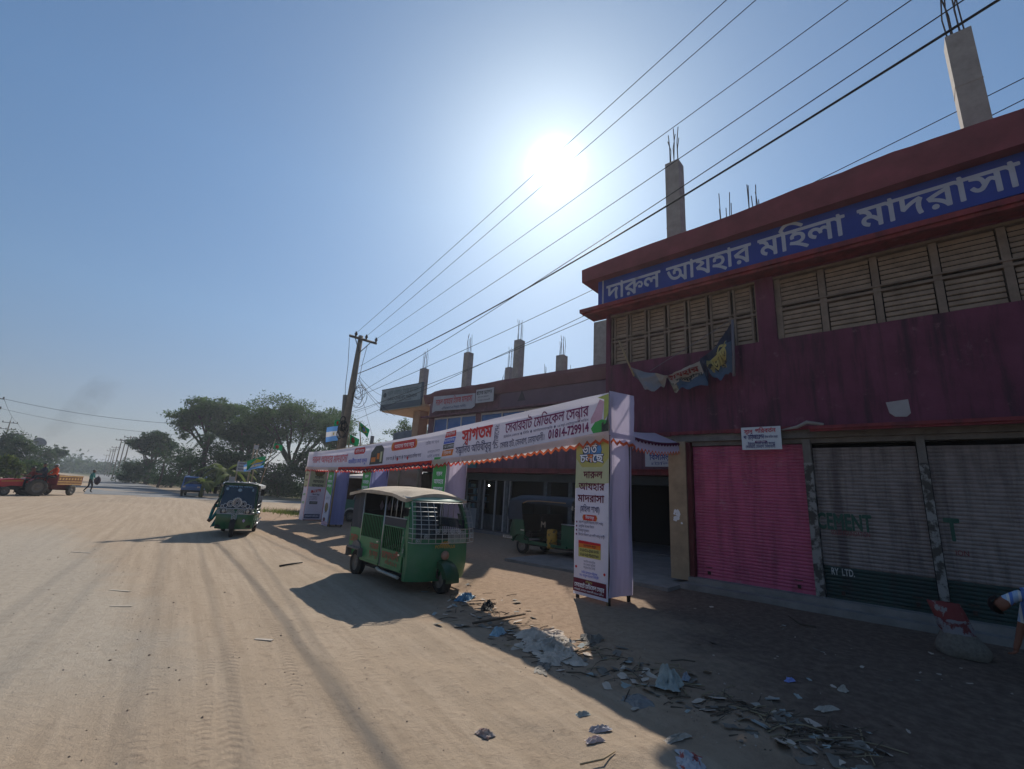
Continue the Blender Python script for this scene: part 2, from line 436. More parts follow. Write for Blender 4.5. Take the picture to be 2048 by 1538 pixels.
asph = mat('old_asphalt', (.19, .19, .19), .85, .22, .8, .3, 30, spec=.25)
rd = MB()
RC = []
for d in (44, 52, 65, 85, 120, 180, 300, 600, 1400):   # the paved road running off to the north
    c = Vector((7.4, 40, 0))+Vector((.118, .993, 0))*(d-40)
    w = 3.1
    RC.append((c+Vector((-w*.993, w*.118, 0)), c+Vector((w*.993, -w*.118, 0))))
for (a, b_), (c, d_) in zip(RC, RC[1:]): rd.poly([a, b_, d_, c])
ro = rd.build('road', asph); ro.location.z = .006; tag(ro, kind='structure')
sd = MB()                                                 # side road joining from the left behind the three-wheeler
sd.poly([(6.5, 41.0, 0), (9.5, 40.5, 0), (16, 37.5, 0), (40, 30, 0), (40, 35.5, 0), (17, 42.2, 0), (10.5, 46, 0), (9.9, 46.5, 0)])
so_ = sd.build('side_road', asph); so_.location.z = .012; tag(so_, kind='structure')
# ================================================================== buildings
def part(mb, name, mats, root, smooth=False):     # a part modelled in world coordinates under a thing
    o = mb.build(name, mats, root, smooth=smooth)
    if root.parent is None and root.type == 'EMPTY': o.location = -root.location
    return o
def BX(*ab):
    m = MB(); 
    for a, b_ in ab: m.b2(a, b_)
    return m
maroon = mat('maroon_paint', (.130, .034, .064), .75, .28, 1.7, .15, 25)
def weather(m, dark=.55, pale=(.30, .16, .18)):
    n, l = m.node_tree.nodes, m.node_tree.links; b = n['Principled BSDF']; src = b.inputs['Base Color'].links[0].from_socket
    tc = n.new('ShaderNodeTexCoord'); mp = n.new('ShaderNodeMapping'); mp.inputs['Scale'].default_value = (2.2, 2.2, .22); l.new(tc.outputs['Object'], mp.inputs[0])
    t = n.new('ShaderNodeTexNoise'); t.inputs['Scale'].default_value = 2.2; t.inputs['Detail'].default_value = 8; t.inputs['Roughness'].default_value = .7; l.new(mp.outputs[0], t.inputs[0])
    r = n.new('ShaderNodeMapRange'); r.inputs[1].default_value = .46; r.inputs[2].default_value = .64; r.inputs[4].default_value = dark; l.new(t.outputs[0], r.inputs[0])
    x = n.new('ShaderNodeMix'); x.data_type = 'RGBA'; l.new(r.outputs[0], x.inputs[0]); l.new(src, x.inputs[6]); x.inputs[7].default_value = (.035, .02, .026, 1)
    t2 = n.new('ShaderNodeTexNoise'); t2.inputs['Scale'].default_value = 3.1; t2.inputs['Detail'].default_value = 9; t2.inputs['Roughness'].default_value = .75; l.new(tc.outputs['Object'], t2.inputs[0])
    r2 = n.new('ShaderNodeMapRange'); r2.inputs[1].default_value = .60; r2.inputs[2].default_value = .68; r2.inputs[4].default_value = .45; l.new(t2.outputs[0], r2.inputs[0])
    y = n.new('ShaderNodeMix'); y.data_type = 'RGBA'; l.new(r2.outputs[0], y.inputs[0]); l.new(x.outputs[2], y.inputs[6]); y.inputs[7].default_value = (*pale, 1); l.new(y.outputs[2], b.inputs['Base Color'])
    return m
weather(maroon, .75, (.27, .13, .16))
maroon_b = mat('red_ledge_paint', (.20, .036, .042), .75, .3, 2.5, .15, 25)
mauve = mat('faded_mauve_paint', (.17, .078, .105), .8, .22, 1.5, .15, 25)
mauve_g = mat('grey_mauve_panel', (.135, .085, .115), .8, .2, 1.5, .1, 25)
weather(maroon_b, .5, (.26, .12, .11)); weather(mauve, .5, (.30, .24, .25))
conc = mat('raw_concrete', (.30, .275, .25), .9, .22, 5, .3, 30)
concd = mat('dirty_concrete', (.16, .145, .13), .9, .3, 4, .3, 30)
louv = mat('louvre_concrete', (.27, .205, .15), .85, .3, 4, .2, 30)
black = mat('dark_interior', (.012, .011, .012), .9)  # near-black that stands in for shade inside rooms
ochre = mat('ochre_paint', (.36, .22, .10), .8, .22, 4, .15, 30)
rust = mat('rusted_rebar', (.045, .03, .025), .8)
pinksh = mat('pink_shutter_paint', (.45, .095, .175), .55, .14, 2.5, spec=.35)
greysh = mat('bare_shutter_steel', (.235, .20, .185), .5, .3, 4, spec=.4, stretch=(1, 1, 5))
greensh = mat('green_shutter_paint', (.02, .045, .04), .5, .3, 4, spec=.4)
weather(pinksh, .35, (.46, .24, .28)); weather(greysh, .6, (.30, .26, .24)); weather(greensh, .4, (.10, .11, .10))
signblue = mat('blue_sign_paint', (.028, .05, .26), .55, .2, 2)
signwhite = mat('sign_white', (.62, .62, .66), .6, .1, 5)
tan = mat('tan_plaster', (.40, .29, .20), .85, .15, 3, .1, 30)
white = mat('white_paint', (.72, .72, .72), .6, .08, 6)

MBD = thing('shop_building', 'maroon two storey building with shuttered shops below and a long blue name board', 'building', (12, -1, 0))
W = 10.14
WIN = [(2.2, 5.72), (-9.0, 1.85)]; WZ0, WZ1 = 5.07, 6.47
w = MB()
w.b2((W, -9, 3.22), (W+.25, 5.85, WZ0))
w.b2((W, -9, WZ1), (W+.25, 5.85, 7.4))
w.b2((W, 5.72, WZ0), (W+.25, 5.85, WZ1)); w.b2((W, 1.85, WZ0), (W+.25, 2.2, WZ1))
w.b2((W+.25, 3.86, 3.22), (18, 4.1, 7.4))
w.b2((18, -9, 0), (18.25, 4.1, 7.4)); w.b2((W+.25, -9.25, 0), (18.2, -9, 7.4))
w.b2((W+.3, 3.85, 0), (18, 4.1, 3.2))
part(w, 'wall', maroon, MBD)
part(BX(((W+.02, -9, 3.02), (18, 4.1, 3.215)), ((W+.02, 4.1, 3.08), (W+.25, 5.85, 3.215))), 'floor_slab', concd, MBD)
part(BX(((W+.9, -8.9, 3.4), (W+.95, 4.0, 7.3)), ((W+.30, 2.0, 4.85), (W+.33, 5.84, 6.6)), ((W+.9, -8.9, .2), (W+.95, 3.8, 3.0))), 'shade_backing', black, MBD)  # black sheets stand in for room shade; one added to block sun behind louvres
# roof slab with the wavy parapet, and the lower hood slab
PTAB = sorted([(p.y, p.z) for p in [PX(x_, y_, 9.58) for x_, y_ in ((1156, 544), (1205, 524), (1283, 494), (1376, 461), (1430, 442), (1484, 422), (1598, 375), (1677, 347), (1784, 304), (1820, 293), (1930, 255), (2048, 216))]])
PTAB = [(-9, PTAB[0][1]+.1)]+PTAB+[(7, PTAB[-1][1])]
def ptop(y):
    for (a, za), (c, zc) in zip(PTAB, PTAB[1:]):
        if a <= y <= c: return za+(zc-za)*(y-a)/(c-a)
    return PTAB[-1][1]
cbot = lambda y: 7.38+(6.3-y)*.009
cr = MB(); N = 60
ys = [6.3-(15.3)*i/N for i in range(N+1)]
fr = [[cr.vert((9.6, y, cbot(y))) for y in ys], [cr.vert((9.58, y, ptop(y)+.012*noise.noise(Vector((y*3, 1, 0))))) for y in ys],
      [cr.vert((9.80, y, ptop(y)+.012*noise.noise(Vector((y*3, 1, 0))))) for y in ys], [cr.vert((9.85, y, 7.62)) for y in ys], [cr.vert((18.4 if y < 4.15 else 10.45, y, 7.62)) for y in ys], [cr.vert((18.4 if y < 4.15 else 10.45, y, cbot(y))) for y in ys]]
for a, c in zip(fr, fr[1:]+fr[:1]):
    for i in range(N): cr.face((a[i], a[i+1], c[i+1], c[i]))
cr.face([q[0] for q in fr]); cr.face([q[-1] for q in fr][::-1])
part(cr, 'roof_slab', mat('roof_band_paint', (.18, .045, .056), .75, .3, 2, .15, 25), MBD)
h = MB(); h.b2((9.6, -9, 6.50), (W-.003, 6.36, 6.60)); h.b2((W, 5.853, 6.50), (W+.2, 6.36, 6.60))
h.b2((9.66, -9, 6.44), (9.72, 6.3, 6.50))
part(h, 'hood_slab', maroon_b, MBD)
# windows: precast louvre panels between posts
for wi, (y0, y1) in enumerate(WIN):
    fr_ = MB(); npan = 7 if wi == 0 else 13
    pw = (y1-y0)/npan
    zr = WZ0+.62
    fr_.b2((W+.04, y0, zr), (W+.16, y1, zr+.05)); fr_.b2((W+.02, y0, WZ1-.05), (W+.2, y1, WZ1-.001)); 
    fr_.b2((W+.03, y0, zr+.10), (W+.10, y1, zr+.13))
    for k in range(npan+1):
        y = y0+k*pw; y = min(max(y, y0+.06), y1-.06)
        if wi == 0:
            for dy in (-.05, .05): fr_.b2((W+.05, y+dy-.022, WZ0+.001), (W+.17, y+dy+.022, WZ1-.06))
        else: fr_.b2((W+.05, y-.055, WZ0+.001), (W+.17, y+.055, WZ1-.06))
    wo = part(fr_, 'window', mat('louvre_post_concrete', (.20, .155, .12), .85, .3, 4, .2, 30), MBD)
    for k in range(npan):
        pn = MB(); a = y0+k*pw+.075; c = y0+(k+1)*pw-.075
        for lo, hi in ((WZ0+.02, zr-.01), (zr+.14, WZ1-.06)):
            ns = 6
            for j in range(ns):
                z = lo+(hi-lo)*(j+.5)/ns; hh = (hi-lo)/ns*.60
                dz = random.uniform(-.004, .004)
                pn.raw([(W+.075, a, z-hh*.64+dz), (W+.075, c, z-hh*.64-dz), (W+.095, c, z+hh*.60), (W+.095, a, z+hh*.60), (W+.09, a, z-hh*.64-.012), (W+.09, c, z-hh*.64-.012), (W+.115, c, z+hh*.60-.012), (W+.115, a, z+hh*.60-.012)],
                       [(0, 1, 2, 3), (4, 7, 6, 5), (0, 4, 5, 1), (2, 6, 7, 3)])
        pn.build('louvre_panel', louv, wo)
# ground floor: pillars, shutters, ledge, plinth
pl = MB(); pl.b2((W-.02, 3.83, .12), (W+.28, 4.22, 3.02))
part(pl, 'corner_pillar', mat('ochre_pillar_paint', (.33, .245, .155), .8, .25, 3.5, .15, 30, ), MBD)
sc = MB()
for k in range(16):
    y = 4.02+random.gauss(0, .06); z = 1.42+random.gauss(0, .06); s_ = random.uniform(.02, .06)
    sc.poly([(W-.024-k*.0004, y+s_*math.cos(a+k)*random.uniform(.5, 1.2), z+s_*math.sin(a+k)*random.uniform(.5, 1.3)) for a in (0, 1, 2.1, 3.2, 4.1, 5.2)][::-1])
part(sc, 'torn_poster', white, MBD)
jm = BX(((W+.02, 3.73, .12), (W+.3, 3.827, 3.0)))
part(jm, 'door_jamb', mat('dark_red_paint', (.09, .018, .02), .7, .2, 4), MBD)
def shutter(y0, y1, z0, z1, mats, split=None):
    m = MB(); x = W+.16; p = .062; nz_ = int((z1-z0)/p); old = None
    for j in range(nz_):
        for q, (dz, dx) in enumerate(((0, 0), (.35, -.012), (.62, -.012), (.9, .002))):
            z = z0+(j+dz)*p; a, c = m.vert((x+dx, y0, z)), m.vert((x+dx, y1, z))
            if old: m.cur = 1 if split and z < split else 0; m.face((old[0], old[1], c, a))
            old = (a, c)
    m.cur = 1 if split else 0
    m.b2((x-.02, y0, z0-.06), (x+.02, y1, z0))
    return m
ink = mat('faded_green_lettering', (.03, .085, .06), .6, .3, 12); inkr = mat('faded_red_lettering', (.20, .06, .06), .6, .3, 20); inkw = mat('faded_white_lettering', (.35, .37, .36), .6, .3, 20)
FS_ = lambda X: (lambda u, v, lf: Vector((X-lf, -u, v)))     # wall facing west: u runs to the viewer's right
s1 = part(shutter(1.62, 3.72, .26, 2.93, None), 'roller_shutter', pinksh, MBD); s1['label'] = 'pink roller shutter pulled down'
s2 = part(shutter(-.02, 1.46, .24, 2.9, None, .75), 'roller_shutter', [greysh, greensh], MBD); s2['label'] = 'bare steel shutter with green foot and faded green lettering'
s3 = part(shutter(-2.2, -.16, .24, 2.9, None, .75), 'roller_shutter', [greysh, greensh], MBD); s3['label'] = 'dark steel shutter beside the leaning peeled post'
s4 = part(shutter(-5.0, -2.4, .24, 2.9, None, .75), 'roller_shutter', [greysh, greensh], MBD)
t = MB(); f = FS_(W+.145); t.text('CEMENT', f, -1.50, -.70, 1.38, .24, .035, .004); part(t, 'lettering', ink, s2).location = (0, 0, 0)
t = MB(); t.text('SOLID FOUNDATION', f, -1.30, -.74, 1.28, .07, .01, .004); part(t, 'lettering', inkr, s2).location = (0, 0, 0)
t = MB(); t.text('RY  LTD.', f, -1.36, -1.02, .60, .1, .025, .004); part(t, 'lettering', inkw, s2).location = (0, 0, 0)
t = MB(); t.text('T', f, .22, .40, 1.34, .3, .03, .004); part(t, 'lettering', ink, s3).location = (0, 0, 0)
t = MB(); t.text('ION', f, .3, .46, 1.12, .07, .01, .004); part(t, 'lettering', inkr, s3).location = (0, 0, 0)
for so__, ya, yb in ((s1, 1.62, 3.72), (s2, -.02, 1.46), (s3, -2.2, -.16)):
    m = MB(); ym = (ya+yb)/2
    for yy in (ya+.25, yb-.25): m.tube([(W+.13, yy-.06, .42), (W+.10, yy-.05, .42), (W+.10, yy+.05, .42), (W+.13, yy+.06, .42)], .008, 5); m.box((W+.12, yy, .31), (.04, .05, .06))
    m.build('shutter_handle', rust, so__)
peel = mat('peeling_posters', (.24, .235, .22), .75, .0, 6, .3, 20, col2=(.065, .058, .05), thresh=(.46, .54))
for k, (y0, y1) in enumerate(((1.47, 1.61), (-.15, -.03), (-2.39, -2.21))):
    part(BX(((W+.05, y0, .2), (W+.22, y1, 2.55))), 'shutter_post', peel, MBD)
part(BX(((W+.05, 1.475, 2.551), (W+.22, 1.605, 3.0)), ((W+.05, -.145, 2.551), (W+.22, -.035, 3.0)), ((W+.1, -8, 2.93), (W+.3, 3.72, 3.02))), 'shutter_lintel', concd, MBD)
lg = MB(); lg.b2((W-.27, -9, 3.14), (W-.003, 1.42, 3.2)); lg.b2((W-.24, -9, 3.10), (W-.20, 1.42, 3.14))
for k in range(26):
    y = 1.42+k*.17; d_ = .03+.05*abs(noise.noise(Vector((k*.9, 0, 4))))
    if y > 5.7: break
    lg.b2((W-.02-d_*.6, y, 3.222-d_*.9-.02), (W-.003, y+.165, 3.235+d_*.25))
part(lg, 'ledge', maroon_b, MBD)
cw = MB(); cw.tube([(W-.2, 1.2, 3.22), (W-.26, 1.45, 3.27), (W-.2, 1.62, 3.2), (W-.1, 1.9, 3.17)], [.03, .035, .03, .015], 7)
part(cw, 'cement_lump', conc, MBD)
pa = MB(); pts = [(0, .27), (.3, .3), (.31, .06), (.25, 0), (.1, .01), (.03, .08)]
pa.prism(pts, lambda u, v, q_: Vector((W-q_, .28-u, 3.32+v)), -.01, .018); part(pa, 'plaster_patch', mat('pale_plaster', (.33, .31, .31), .85, .1, 5), MBD)
pln = MB(); pln.b2((9.78, -9, -.1), (W+.3, 3.9, .10)); pln.b2((W-.1, -9, .10), (W+.3, 3.825, .2)); pln.b2((9.2, 3.9, -.1), (18, 8.2, .06))
part(pln, 'plinth', mat('plinth_cement', (.21, .195, .18), .9, .25, 3, .2, 30), MBD)
# roof columns with starter bars
def rebar(mb, cx, cy, z, d, hgt, nb=6):
    for k in range(nb):
        a = 2*math.pi*k/nb+.3; x, y = cx+d*math.cos(a)*.75, cy+d*math.sin(a)*.75; hh = hgt*random.uniform(.72, 1.05)
        mb.tube([(x, y, z-.05), (x+random.uniform(-.03, .03), y+random.uniform(-.03, .03), z+hh*.6), (x+random.uniform(-.07, .07), y+random.uniform(-.07, .07), z+hh)], .012, 4)
def roofcol(root, x, y, z0, z1, hgt, d=.34):
    if z1 > z0:
        m = MB(); m.box((x, y, (z0+z1)/2), (d, d, z1-z0)); 
        for zz in (z0+.9, z0+1.8):
            if zz < z1-.2: m.box((x, y, zz), (d+.012, d+.012, .02))
        c = part(m, 'roof_column', conc, root)
    else: c = root
    m = MB(); rebar(m, x, y, z1, d*.42, hgt); o = part(m, 'rebar', rust, c)
    if c is root: o.location = -root.location
roofcol(MBD, 10.35, 3.95, 7.62, 10.45, 1.1, .36)
roofcol(MBD, 10.45, -1.52, 7.62, 10.6, 1.3, .36)
for px, py in ((1452, 430), (1508, 408)): 
    p = PX(px, py, 12.5); roofcol(MBD, 12.5, p.y, 7.6, 7.6, p.z-7.6+.75, .4)
p = PX(1206, 530, 10.0); roofcol(MBD, 10.3, 5.9, 7.62, 7.62, .55, .25)
# the big name board
SB = thing('name_board', 'long blue board with large white Bengali lettering along the top of the maroon building', 'sign', (9.8, 2, 6.6))
XS = 9.84
sz = lambda y: (5.93-y)*.0145                               # the board climbs slightly to the right
def SBF(y0, y1, z0, z1, x0, x1):
    m = MB(); m.raw([(x, y, z+sz(y)) for x in (x0, x1) for y in (y0, y1) for z in (z0, z1)], [(0, 1, 3, 2), (4, 6, 7, 5), (0, 4, 5, 1), (2, 3, 7, 6), (0, 2, 6, 4), (1, 5, 7, 3)]); return m
m = SBF(-2.25, 5.93, 6.63, 7.50, XS, XS+.08); m.b2((XS+.08, 5.88, 6.63), (W-.003, 5.93, 7.40)); part(m, 'board', signblue, SB)
m = SBF(-2.25, 5.93, 7.455, 7.50, XS-.012, XS-.002)
for a_, c_ in ((5.76, 5.80), (-2.22, -2.15)): q_ = SBF(a_, c_, 6.64, 7.454, XS-.012, XS-.002); m.raw(q_.v, q_.f)
part(m, 'border', mat('grey_border', (.34, .34, .40), .6, .1, 4), SB)
t = MB(); f = lambda u, v, lf: Vector((XS-.002-lf, -u, v+sz(-u)))
def yS(px, py): return PX(px, py, XS).y
for s_, a, c in (('দার~ল', (1214, 600), (1320, 560)), ('আযহার', (1334, 560), (1502, 510)), ('মহিলা', (1518, 500), (1690, 455)), ('মাদরাসা', (1718, 440), (2040, 340))):
    s_ = s_.replace('হি', 'িহ')
    t.text(s_, f, -yS(*a), -yS(*c), 6.77, .415, .018, .006)
part(t, 'lettering', mat('sign_letter_grey', (.38, .40, .47), .6, .12, 4), SB)
# relocation notice under the ledge
NB = thing('notice_board', 'small white notice with red heading hung over the pink shutter', 'sign', (9.96, 2.3, 2.9))
p0, p1 = PX(1481, 842, 9.95), PX(1564, 893, 9.95)
y0, y1 = p0.y, p1.y; z1, z0 = 3.24, 2.79
m = BX(((9.95, y1, z0), (9.965, y0, z1))); part(m, 'board', mat('notice_white', (.55, .58, .60), .5, .06, 4), NB)
f = FS_(9.949); L = lambda q: -y0+(y0-y1)*q; H = lambda q: z0+(z1-z0)*q
t = MB(); t.text('স_থান', f, L(.08), L(.3), H(.72), .07, .02); t.text('পিরবত^ন', f, L(.36), L(.88), H(.74), .075, .02); part(t, 'lettering', mat('notice_red', (.42, .02, .06), .6), NB)
t = MB(); t.text('দা', f, L(.06), L(.13), H(.48), .06, .03); t.text('েরিফ|জােরশন', f, L(.17), L(.58), H(.46), .085, .02); t.text('িফ|জ সািভ^স েসন_টার', f, L(.6), L(.92), H(.5), .04, .01)
t.text('ইন_টারন%াশনাল মােক^ট সংলগ_ন', f, L(.16), L(.84), H(.2), .05, .012); t.text('েসবারহাট, েসনবাগ, েনায়াখালী', f, L(.1), L(.84), H(.07), .05, .012); part(t, 'lettering', mat('notice_navy', (.02, .02, .14), .6), NB)
t = MB(); t.prism([(L(.37)+.02*math.cos(a), H(.34)+.022*math.sin(a)) for a in (1.57, 2.3, 3.14, 3.9, 4.71)]+[(L(.62)+.02*math.cos(a), H(.34)+.022*math.sin(a)) for a in (-1.57, -.8, 0, .8, 1.57)], lambda u, v, q_: f(u, v, q_), .001, .004); part(t, 'heading_pill', mat('pill_maroon', (.12, .01, .09), .6), NB)
t = MB(); t.text('বত^মান িঠকানা', f, L(.38), L(.61), H(.31), .026, .01, .007); part(t, 'lettering', signwhite, NB)

# ------------------------------------------------------------------ lower building behind the gate
LB = thing('shop_building', 'low faded mauve shop building with blue windows and bare concrete roof columns', 'building', (16, 12, 0))
X = 14.7
w = MB(); w.b2((X, 4.12, 2.6), (X+.25, 19.0, 4.1)); w.b2((X, 4.12, 5.28), (X+.25, 19.0, 6.1)); 
for a, c in ((18.55, 19.0), (15.1, 15.45), (10.75, 11.1), (4.12, 6.9)): w.b2((X, a, 4.1), (X+.25, c, 5.28))
w.b2((X+.25, 18.8, 0), (20, 19.0, 6.6)); w.b2((20, 4.12, 0), (20.2, 19, 6.6)); w.b2((X+.2, 4.12, 6.45), (20, 19, 6.6))
part(w, 'wall', mauve, LB)
part(BX(((X+.9, 4.2, 2.7), (X+.93, 18.8, 6.4)),), 'shade_backing', black, LB)  # black sheet standing in for the dark rooms behind the windows
pr = MB(); N = 50; ys = [19.35-15.2*i/N for i in range(N+1)]
tp = lambda y: 6.66+.05*noise.noise(Vector((y*.7, 3, 0)))+.02*noise.noise(Vector((y*2.5, 3, 0)))-(.12*smooth(18.3, 18.9, y))
rows = [[pr.vert((X-.08, y, 6.10)) for y in ys], [pr.vert((X-.22, y, tp(y)-.14)) for y in ys], [pr.vert((X-.22, y, tp(y))) for y in ys], [pr.vert((X+.15, y, tp(y))) for y in ys], [pr.vert((X+.15, y, 6.1)) for y in ys]]
for a, c in zip(rows, rows[1:]+rows[:1]):
    for i in range(N): pr.face((a[i], a[i+1], c[i+1], c[i]))
pr.face([q[0] for q in rows]); pr.face([q[-1] for q in rows][::-1])
part(pr, 'parapet', mat('parapet_paint', (.15, .062, .075), .8, .25, 1.5, .1, 25), LB)
m = MB(); m.b2((X-.03, 4.2, 5.42), (X-.003, 13.9, 6.09)); part(m, 'grey_band', mauve_g, LB)
m = MB(); tri = PX(1044, 800, X); m.prism([(-tri.y-.22, 5.65), (-tri.y+.22, 5.65), (-tri.y, 6.1)], lambda u, v, q_: Vector((X-.032-q_, -u, v)), 0, .012); part(m, 'vent_mark', mat('dark_mark', (.04, .03, .045), .8), LB)
hd = MB(); hd.b2((X-.35, 4.12, 5.28), (X-.003, 19.25, 5.36)); part(hd, 'window_hood', mauve, LB)
bglass = glassy('blue_window_glass', (.03, .10, .33), .15)
for y0, y1, nn in ((15.45, 18.55, 3), (11.1, 15.1, 3), (6.9, 10.75, 3)):
    fr_ = MB(); 
    for k in range(nn+1): y = y0+(y1-y0)*k/nn; fr_.b2((X+.02, y-.035, 4.1), (X+.1, y+.035, 5.28))
    fr_.b2((X+.03, y0, 5.2), (X+.09, y1, 5.279)); fr_.b2((X+.03, y0, 4.101), (X+.09, y1, 4.18))
    wo = part(fr_, 'window', mat('window_frame_white', (.55, .55, .58), .5), LB)
    for k in range(nn): BX(((X+.05, y0+(y1-y0)*k/nn+.036, 4.181), (X+.06, y0+(y1-y0)*(k+1)/nn-.036, 5.199))).build('pane', bglass, wo)
lg = MB(); lg.b2((X-.55, 4.12, 2.52), (X-.003, 19.0, 2.66)); lg.b2((X-.6, 4.12, 2.66), (X-.4, 19.0, 2.70)); part(lg, 'ledge', maroon_b, LB)
part(BX(((X-.1, 4.12, 2.22), (X+.3, 18.9, 2.5)),), 'shutter_housing', mat('shutter_box', (.045, .06, .065), .6, .2, 3), LB)
part(BX(((X-.4, 4.2, -.1), (20, 19, .11))), 'floor', mat('shop_floor', (.16, .15, .15), .9, .2, 3), LB)
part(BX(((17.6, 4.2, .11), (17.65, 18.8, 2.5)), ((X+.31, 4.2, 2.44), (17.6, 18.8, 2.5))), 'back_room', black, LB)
steel = mat('door_frame_steel', (.30, .31, .32), .4, .2, 5, spec=.5)
sy = lambda px: PX(px, 1000, X).y
spm = mat('shop_pillar_paint', (.09, .105, .115), .7, .5, 8)
for px in (905, 957, 1012, 1090, 1140): y = sy(px); part(BX(((X+.0, y-.09, .11), (X+.25, y+.09, 2.22))), 'shop_pillar', spm, LB)
for px in (965, 1006, 1016, 988, 930): y = sy(px); part(BX(((X+.05, y-.035, .11), (X+.1, y+.035, 2.21))), 'door_frame', steel, LB)
m = MB()
y0, y1 = sy(1004), sy(967)
m.b2((X+.12, y0, .15), (X+.14, y1, .75))
for k in range(14): y = y0+(y1-y0)*k/13; m.b2((X+.09, y-.012, .14), (X+.118, y+.012, .78))
part(m, 'low_gate', mat('gate_paint', (.06, .07, .08), .6), LB)
y0, y1 = sy(953), sy(910)
part(BX(((X+.15, y0, .11), (X+.5, y1, .95))), 'shop_counter', mat('counter_laminate', (.30, .34, .36), .4, .05, 4), LB)
m = MB()
for k in range(26):
    y = y0+.1+(y1-y0-.2)*random.random(); z = .96+random.choice((0, .32, .64, .9))
    m.cur = random.randrange(4); m.box((X+.45+random.random()*.3, y, z+.11), (.08, random.uniform(.08, .22), random.uniform(.14, .24)))
m.cur = 0
for z in (1.25, 1.57, 1.83): m.b2((X+.4, y0, z), (X+.8, y1, z+.02))
part(m, 'stock', [mat('stock_blue', (.08, .2, .28), .5), mat('stock_white', (.4, .45, .45), .5), mat('stock_red', (.2, .08, .07), .5), mat('stock_teal', (.04, .16, .17), .5)], LB)
# lit bulb in the second shop
BL = thing('light_bulb', 'small lit bulb glowing inside the dark shop doorway', 'lamp', PX(978, 971, 15.6))
m = MB(); m.ell((0, 0, 0), (.035, .035, .045)); em = bpy.data.materials.new('lit_bulb'); em.use_nodes = True
eb = em.node_tree.nodes['Principled BSDF']; eb.inputs['Emission Color'].default_value = (1, .95, .85, 1); eb.inputs['Emission Strength'].default_value = 14
m.build('bulb', em, BL); m = MB(); m.tube([(0, 0, .04), (0, 0, .3)], .012, 6); m.build('cord', black, BL)
for px, zt, hr in ((935, 8.45, 1.1), (1036, 8.48, 1.0), (1123, 7.36, .9)):
    p = PX(px, 740, X+.5); roofcol(LB, X+.5, p.y, 6.6, EYE+(zt-EYE)*(X+.5)/X, hr, .36)
p = PX(848, 750, X+.3); roofcol(LB, X+.3, p.y, 6.6, 8.25, 1.15, .36)
p = PX(1019, 740, 17.5); roofcol(LB, 17.5, p.y, 6.6, PX(1019, 736, 17.5).z, 1.2, .34)
for px, py in ((1091, 735), (1008, 745), (1138, 732)): p = PX(px, py, 18.5); roofcol(LB, 18.5, p.y, 6.6, 6.6, p.z-6.6+.15, .3)
part(BX(((15.2, 7.3, 6.6), (16.2, 9.35, 8.75))), 'stair_head', conc, LB)
# porch at the far end
pc = MB(); pc.b2((X, 19.36, 5.98), (17.5, 23.55, 6.12)); pc.b2((X-.05, 19.36, 6.12), (X+.2, 23.6, 6.5)); part(pc, 'porch_roof', tan, LB)
p = PZ(826, 829, 5.98); m = BX(((15.35, 20.7, 0), (15.95, 21.3, 5.98))); part(m, 'porch_column', mat('porch_column_paint', (.35, .235, .16), .85, .2, 3), LB)
m = BX(((17.2, 19.36, 5.6), (17.5, 23.5, 5.98))); part(m, 'porch_beam', tan, LB)
PB = thing('name_board', 'weathered pale board with English and Bengali lines standing on the porch edge', 'sign', (X-.1, 21.5, 6.1))
m = BX(((X-.12, 19.75, 6.02), (X-.05, 23.6, 7.3))); part(m, 'board', mat('weathered_board', (.22, .28, .30), .6, .25, 2.5), PB)
m = BX(((X-.128, 19.75, 6.04), (X-.121, 23.58, 6.38)), ((X-.14, 19.66, 6.1), (X-.03, 19.75, 7.34)), ((X-.14, 19.75, 7.27), (X-.03, 23.62, 7.32))); part(m, 'board_frame', mat('frame_slate', (.06, .09, .12), .6), PB)
f = FS_(X-.12); t = MB(); t.text('দার~ল আযহার িহফজ মাদরাসা', f, -23.0, -20.0, 6.88, .24, .012, .005); part(t, 'lettering', mat('faded_bluegrey_letter', (.10, .15, .17), .6), PB)
t = MB(); t.text('DARUL AZHAR HIFZ MADRASHA', f, -22.9, -20.1, 6.58, .16, .02, .005); t.text('েসবারহাট, েসনবাগ, েনায়াখালী', f, -22.4, -20.6, 6.42, .09, .0, .005); t.ell((X-.125, 23.25, 6.95), (.01, .17, .14)); part(t, 'lettering', mat('faded_dark_letter', (.03, .05, .07), .6), PB)
RB = thing('name_board', 'white board with red Bengali lettering on the mauve parapet, left of the smaller white board', 'sign', (X-.3, 17, 5.6))
f = FS_(X-.27)
m = MB(); m.prism([(-18.45, 5.5), (-18.2, 5.58), (-15.5, 5.5), (-15.3, 5.6), (-15.32, 6.22), (-18.42, 6.36)], lambda u, v, q_: f(u, v, q_), -.02, 0); part(m, 'board', mat('panaflex_grey', (.36, .36, .40), .6, .12, 2), RB)
t = MB(); t.text('দার~ল আযহার িহফজ মাদরাসা', f, -18.2, -15.5, 5.87, .27, .022, .004); part(t, 'lettering', mat('board_red', (.38, .05, .06), .6), RB)
t = MB(); t.text('এিতমখানা ও িলল_লাহ েবািড^ং', f, -17.7, -15.9, 5.62, .1, .01, .004); part(t, 'lettering', mat('board_navy', (.04, .05, .12), .6), RB)
CB = thing('name_board', 'small white board with black lettering beside the red lettered board', 'sign', (X-.3, 14.7, 5.8))
m = BX(((X-.28, 14.1, 5.72), (X-.26, 15.25, 6.37))); part(m, 'board', mat('small_board_white', (.42, .42, .45), .6, .08, 3), CB)
